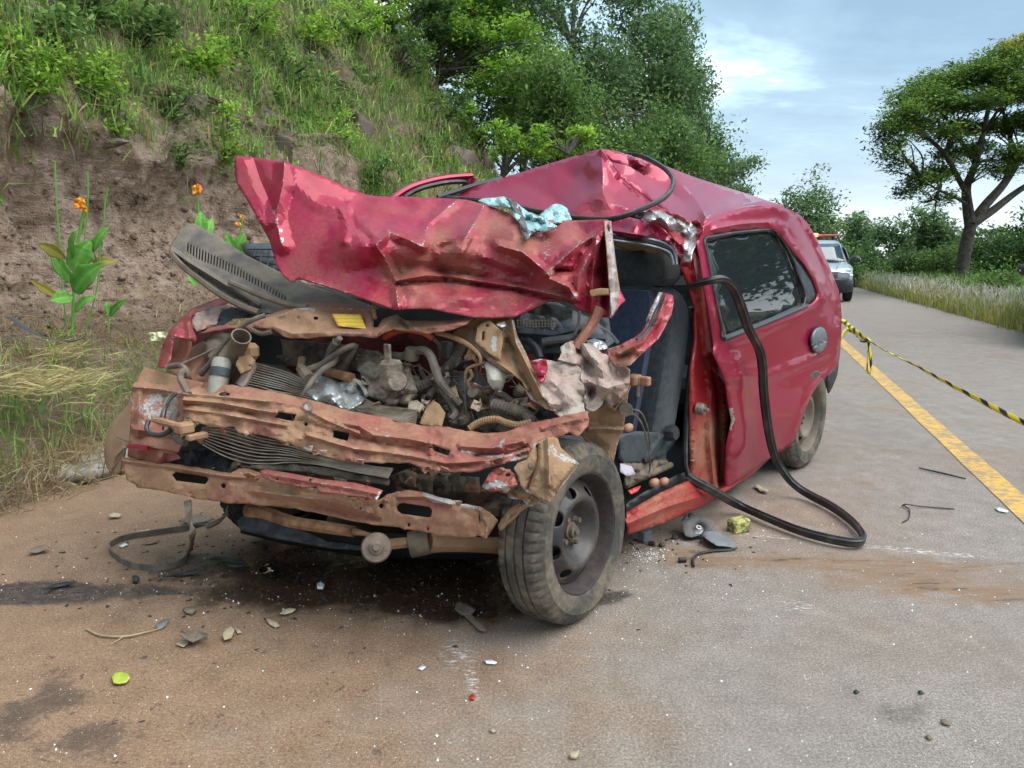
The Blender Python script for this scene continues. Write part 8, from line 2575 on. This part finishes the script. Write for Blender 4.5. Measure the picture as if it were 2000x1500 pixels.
flake('fallen_leaf', 'light dry leaf in front of the grey crumpled flake', 'leaf', [(343, 1258), (352, 1251), (366, 1250), (368, 1257), (358, 1264)], 'deadleaf')
flake('crumpled_flake', 'grey crumpled mud flake at lower left between dry leaves', 'debris', [(352, 1240), (356, 1229), (372, 1232), (388, 1229), (409, 1240), (408, 1248), (392, 1248), (378, 1254), (366, 1250)], 'mudflake', .012, .02, .004, 3)
flake('grey_flake', 'flat dark grey paint flake beside the forked twig', 'debris', [(303, 1222), (316, 1212), (332, 1208), (322, 1224), (308, 1227)], 'greyflake')
flake('mud_flake', 'broken mud plate at the oil edge in front of the car', 'debris', [(888, 1188), (892, 1176), (912, 1180), (928, 1190), (918, 1202), (900, 1200)], 'mudflake', .008, .012, .006, 5)
flake('mud_flake', 'long brown mud slab pointing at the tyre', 'debris', [(908, 1203), (920, 1200), (948, 1226), (948, 1232), (936, 1231)], 'mudflake', .008, .006, .006, 6)
flake('black_shard', 'long black plastic shard left of the chrome shard', 'debris', [(398, 1092), (420, 1087), (442, 1088), (470, 1096), (480, 1100), (452, 1098)], 'black', .01, .012, .002)
flake('black_shard', 'dark grey plastic piece just below the long black shard', 'debris', [(440, 1100), (462, 1098), (480, 1103), (462, 1108), (448, 1106)], 'slate', .006, .004, .003)
flake('black_shard', 'black strip lying in front of the drive belt', 'debris', [(325, 1126), (340, 1121), (372, 1114), (397, 1111), (386, 1120), (345, 1126)], 'black', .008, .01, .003)
flake('black_shard', 'thin black strip on the wet patch at far left', 'debris', [(82, 1151), (100, 1143), (130, 1136), (151, 1135), (138, 1141), (100, 1149)], 'black', .008, .008, .003)
flake('black_shard', 'small black cube of plastic below the drive belt loop', 'debris', [(258, 1128), (266, 1125), (272, 1130), (268, 1136), (259, 1135)], 'black', .012, .0, .012)
flake('chrome_shard', 'curled chrome shard catching the light on the oil', 'debris', [(499, 1120), (510, 1108), (522, 1101), (534, 1106), (534, 1115), (518, 1119)], 'chrome', .012, .025, .002, 2)
flake('glass_shard', 'clear glass lump on the oil right of the chrome shard', 'debris', [(619, 1141), (626, 1137), (634, 1142), (630, 1150), (620, 1149)], 'shard', .01, .01, .006)
flake('glass_shard', 'white glass sliver in front of the pale scrape', 'debris', [(946, 1290), (960, 1289), (971, 1294), (966, 1297), (950, 1296)], 'shard', .005, .002, .003)
flake('glass_shard', 'pale glass chip left of the pale scrape', 'debris', [(816, 1306), (824, 1300), (832, 1303), (824, 1309)], 'shard', .005, .002, .003)
flake('red_chip', 'tiny red lens chip on the asphalt below the pale scrape', 'debris', [(917, 1360), (922, 1356), (929, 1360), (926, 1366), (919, 1366)], 'bar_red', .005, .002, .004)
flake('stone_chip', 'pale pinkish stone at the bottom right of centre', 'debris', [(1112, 1474), (1120, 1469), (1131, 1472), (1126, 1480), (1115, 1480)], 'deadleaf', .006, .004, .008)
flake('stone_chip', 'small light stone left of the bottom wet spot', 'debris', [(956, 1426), (962, 1424), (968, 1428), (962, 1431)], 'deadleaf', .005, .002, .005)
flake('white_sliver', 'white plastic sliver by the yellow line at right', 'debris', [(1943, 992), (1952, 991), (1970, 998), (1966, 1001), (1950, 998)], 'shard', .006, .004, .003)
flake('curled_leaf', 'brown curled leaf on the road between seal and rear wheel', 'leaf', [(1474, 948), (1480, 946), (1490, 954), (1501, 957), (1499, 961), (1484, 959)], 'deadleaf', .012, .01, .004)
flake('wet_leaf', 'dark wet leaf at the lower right with a pale edge', 'leaf', [(1836, 1407), (1846, 1404), (1860, 1412), (1854, 1417), (1842, 1414)], 'mudflake', .005, .003)
flake('wet_leaf', 'small dark leaf at the lower right, nearest the frame bottom', 'leaf', [(1806, 1438), (1814, 1435), (1823, 1442), (1816, 1445)], 'mudflake', .004, .002)
flake('wet_leaf', 'black leaf fragment right of the wet tyre marks', 'leaf', [(1792, 1350), (1798, 1348), (1806, 1354), (1798, 1356)], 'black', .004, .002)
flake('wet_leaf', 'black leaf fragment left of the wet tyre marks', 'leaf', [(1666, 1350), (1672, 1347), (1680, 1352), (1673, 1355)], 'black', .004, .002)
flake('paper_scrap', 'pale crumpled paper scrap on the asphalt near the verge straw', 'debris', [(212, 1006), (222, 1001), (238, 1005), (232, 1010), (218, 1010)], 'deadleaf', .01, .02, .003, 4)
flake('pale_fragment', 'light stone fragment beside the upper arc of the belt', 'debris', [(232, 1066), (244, 1061), (250, 1064), (238, 1069)], 'shard', .006, .004, .005)
flake('pink_fragment', 'pinkish torn fragment on the asphalt above the belt loop', 'debris', [(262, 1040), (276, 1036), (292, 1033), (290, 1040), (274, 1043)], 'deadleaf', .006, .01, .003, 8)
flake('brown_leaf', 'curled brown leaf on the soil at far left', 'leaf', [(52, 1078), (66, 1070), (80, 1066), (96, 1068), (86, 1075), (72, 1080)], 'mudflake', .01, .012, .002)
flake('brown_leaf', 'thin brown leaf inside the belt loop', 'leaf', [(277, 1064), (296, 1058), (312, 1056), (298, 1062)], 'mudflake', .005, .004, .002)
flake('grey_plate', 'grey flat plate lying under the front end behind the belt', 'debris', [(348, 1018), (366, 1008), (396, 1006), (420, 1014), (398, 1020), (376, 1024)], 'mudflake', .01, .01, .003)
flake('pink_stone', 'flat brown stone chip left of the tan oval leaf', 'debris', [(357, 1190), (372, 1187), (384, 1191), (374, 1199), (362, 1196)], 'mudflake', .008, .003, .008)

o = thing('twig', 'forked dry twig on the asphalt left of the crumpled flake', 'twig', G(240, 1242))
tube('twig_stem', [G(168, 1228, .006), G(196, 1240, .008), G(240, 1243, .008), G(280, 1236, .008), G(318, 1226, .006)], [.003, .0035, .0035, .003, .002], M['twig'], o, seg=5)
tube('twig_side_shoot', [G(240, 1243, .008), G(228, 1252, .006), G(216, 1258, .006)], [.003, .002, .0015], M['twig'], o, seg=5)
tube('black_rod', [G(1795, 914, .01), G(1840, 924, .01), G(1886, 935, .008)], [.004, .005, .004], M['black'], at=G(1840, 924), label='thin black rod lying on the road left of the yellow line', category='debris', seg=6)
o = thing('black_wire', 'bent black wire on the road near the yellow line', 'wire', G(1770, 988))
tube('wire_long', [G(1762, 988, .008), G(1770, 985, .02), G(1800, 989, .008), G(1864, 994, .006)], .0035, M['black'], o, seg=5)
tube('wire_short', [G(1764, 986, .008), G(1776, 996, .008), G(1775, 1012, .006), G(1763, 1020, .006)], .003, M['black'], o, seg=5)
tube('black_cable', [G(1440, 1070, .01), G(1420, 1074, .008), G(1390, 1076, .008), G(1364, 1082, .008), G(1354, 1092, .008), G(1355, 1106, .008)], [.003, .005, .005, .005, .006, .005], M['black'], at=G(1390, 1076), label='short black cable in front of the metal speaker plate', category='wire', seg=6)

# metal plate with a round boss, torn from the door
o = thing('torn_plate', 'torn metal plate with a round boss lying under the sill', 'debris', G(1365, 1045))
v, t = mesh2d([(1330, 1018), (1338, 1006), (1350, 1002), (1372, 1008), (1394, 1018), (1392, 1032), (1372, 1044), (1350, 1050), (1340, 1048), (1334, 1038)], [circ(1364, 1033, 4, 4, 10), circ(1343, 1011, 3, 3, 8)], 4)
z = 0.02 + 0.05 * np.clip((1050 - v[:, 1]) / 40, 0, 1) - 0.02 * np.exp(-((v[:, 0] - 1364) ** 2 + (v[:, 1] - 1033) ** 2) / 120)
obj('plate', G(v[:, 0], v[:, 1], z), t[:, ::-1].copy(), M['slate_dusty'], o, thick=0.003)
v, t = mesh2d([(1368, 1044), (1384, 1034), (1400, 1036), (1434, 1058), (1438, 1072), (1424, 1068), (1400, 1066), (1384, 1056)], (), 5)
obj('blue_grey_flap', G(v[:, 0], v[:, 1], 0.035 - 0.03 * np.clip((v[:, 0] - 1380) / 60, 0, 1)), t[:, ::-1].copy(), M['greyflake'], o, thick=0.003)
lathe('boss', [(0.006, .01), (0.012, .01), (0.016, .004), (0.030, -.004)], G(1364, 1033, 0.035), (0.1, -0.5, 1), M['bare'], o, seg=16)
v, f = g_box(G(1259, 1046, .025), (.05, .04, .05), np.array([[.8, .6, 0], [-.6, .8, 0], [0, 0, 1]]), .004)
bo = obj('grey_block', v, f, M['greyflake'], at=G(1259, 1050), label='grey foam block standing under the sill behind the front wheel', category='debris', smooth=False)
fix_normals(bo)
v, f = g_box(G(1443, 1025, .028), (.085, .06, .055), np.array([[.93, .36, .08], [-.36, .93, 0], [-.08, 0, 1]]), .006)
bo = obj('foam_block', v, f, M['sponge'], at=G(1443, 1035), label='yellow speckled foam block beside the hanging door seal', category='debris', smooth=False)
fix_normals(bo)
for px, py, lb, s_ in ((1273, 1062, 'black plastic nugget nearest the grey foam block', .02), (1293, 1064, 'black plastic nugget in front of the torn plate', .018), (1333, 1094, 'black plastic chip in front of the glass crumbs', .022), (1318, 1050, 'black plastic bit at the left end of the torn plate', .018)):
    v, f = g_box(G(px, py, s_ * .4), (s_ * 1.4, s_, s_ * .8), np.linalg.qr(np.random.default_rng(px).normal(size=(3, 3)))[0], .003)
    bo = obj('plastic_nugget', v, f, M['black'], at=G(px, py), label=lb, category='debris', smooth=False)
    fix_normals(bo)
for px, py, W, lb in ((1277, 943, .08, 'larger brown egg on the sill in the door opening'), (1296, 941, .085, 'smaller brown egg at the right on the sill'), (1226, 836, .14, 'brown egg on the seat edge behind the hinge pillar')):
    c = S(px, py, W)
    a = lathe('brown_egg', [(0.0, .024), (.008, .022), (.015, .014), (.018, 0), (.016, -.012), (.009, -.020), (0.0, -.022)], c, (.7, .3, .3), M['egg'], at=c, label=lb, category='egg', seg=14)

# pale plastic bag and black trim strip on the verge
v, t = mesh2d([(282, 652), (300, 649), (326, 648), (330, 662), (318, 676), (296, 668), (284, 660)], (), 4)
obj('plastic_bag', P(v[:, 0], v[:, 1], 4.1 - 0.10 * fbm(v[:, 0] / 12, v[:, 1] / 12, 3, 3)), t[:, ::-1].copy(), flat('yellowish_bag_plastic', (0.62, 0.58, 0.36), 0.5), at=P(305, 662, 4.1), label='crumpled yellowish plastic bag behind the folded passenger wing', category='bag', thick=.004)
c_ = [P(24, 622, 4.9), P(48, 640, 4.8), P(70, 652, 4.75), P(88, 660, 4.7), P(118, 664, 4.68), P(142, 666, 4.66), P(166, 660, 4.68)]
tube('trim_strip', c_, [.018, .018, .016, .008, .008, .014, .008], M['slate'], at=c_[3], label='black plastic trim strip lying on the verge below the canna', category='debris', seg=6, flat=0.4)


def crumbs():
    """granules of safety glass and grit: too many to count"""
    rng = np.random.default_rng(8)
    n1, n2, n3 = 600, 420, 1300
    p = np.concatenate([np.stack([rng.uniform(0, 2000, n1), 1500 - 520 * rng.uniform(0, 1, n1) ** 1.1], 1), np.stack([rng.normal(1262, 22, n2), rng.normal(1084, 9, n2)], 1),
                        np.stack([rng.normal(900, 420, n3), rng.normal(1130, 60, n3)], 1)])
    g = G(p[:, 0], np.maximum(p[:, 1], 930), 0.0)
    n = len(g)
    s_ = rng.uniform(.0006, .0019, n) * rng.choice([1, 1, 1, 1, 2.2], n)
    base = np.array([[1, 0, 0], [-.6, .8, 0], [-.5, -.9, 0], [0.1, 0, 1.2]])
    a = rng.uniform(0, 6.28, n)
    ro = np.stack([np.stack([np.cos(a), -np.sin(a), 0 * a], 1), np.stack([np.sin(a), np.cos(a), 0 * a], 1), np.stack([0 * a, 0 * a, 1 + 0 * a], 1)], 1)
    v = np.einsum('nij,kj->nki', ro, base) * s_[:, None, None] * rng.uniform(.6, 1.4, (n, 1, 3)) + g[:, None, :]
    f = np.concatenate([np.arange(n)[:, None] * 4 + q for q in ([0, 1, 3], [1, 2, 3], [2, 0, 3])])
    obj('glass_crumbs', v.reshape(-1, 3), f, M['shard'], kind='stuff', label='granules of broken glass and grit strewn over the road', category='glass', smooth=False)


crumbs()


def chips():
    rng = np.random.default_rng(18)
    n = 520
    g = G(rng.normal(640, 260, n), np.clip(rng.normal(1115, 50, n), 1000, 1480), 0.002)
    g[:60] = G(rng.normal(1330, 80, 60), rng.normal(1060, 28, 60), 0.002)
    r = rng.uniform(.003, .012, n)
    v, f = leaf_quads(g, r, rng, flatten=2.5, aspect=0.6)
    obj('plastic_chips', v, f, M['black'], kind='stuff', label='small dark plastic chips strewn in front of the wreck', category='debris', smooth=False, thick=0.0015)


chips()
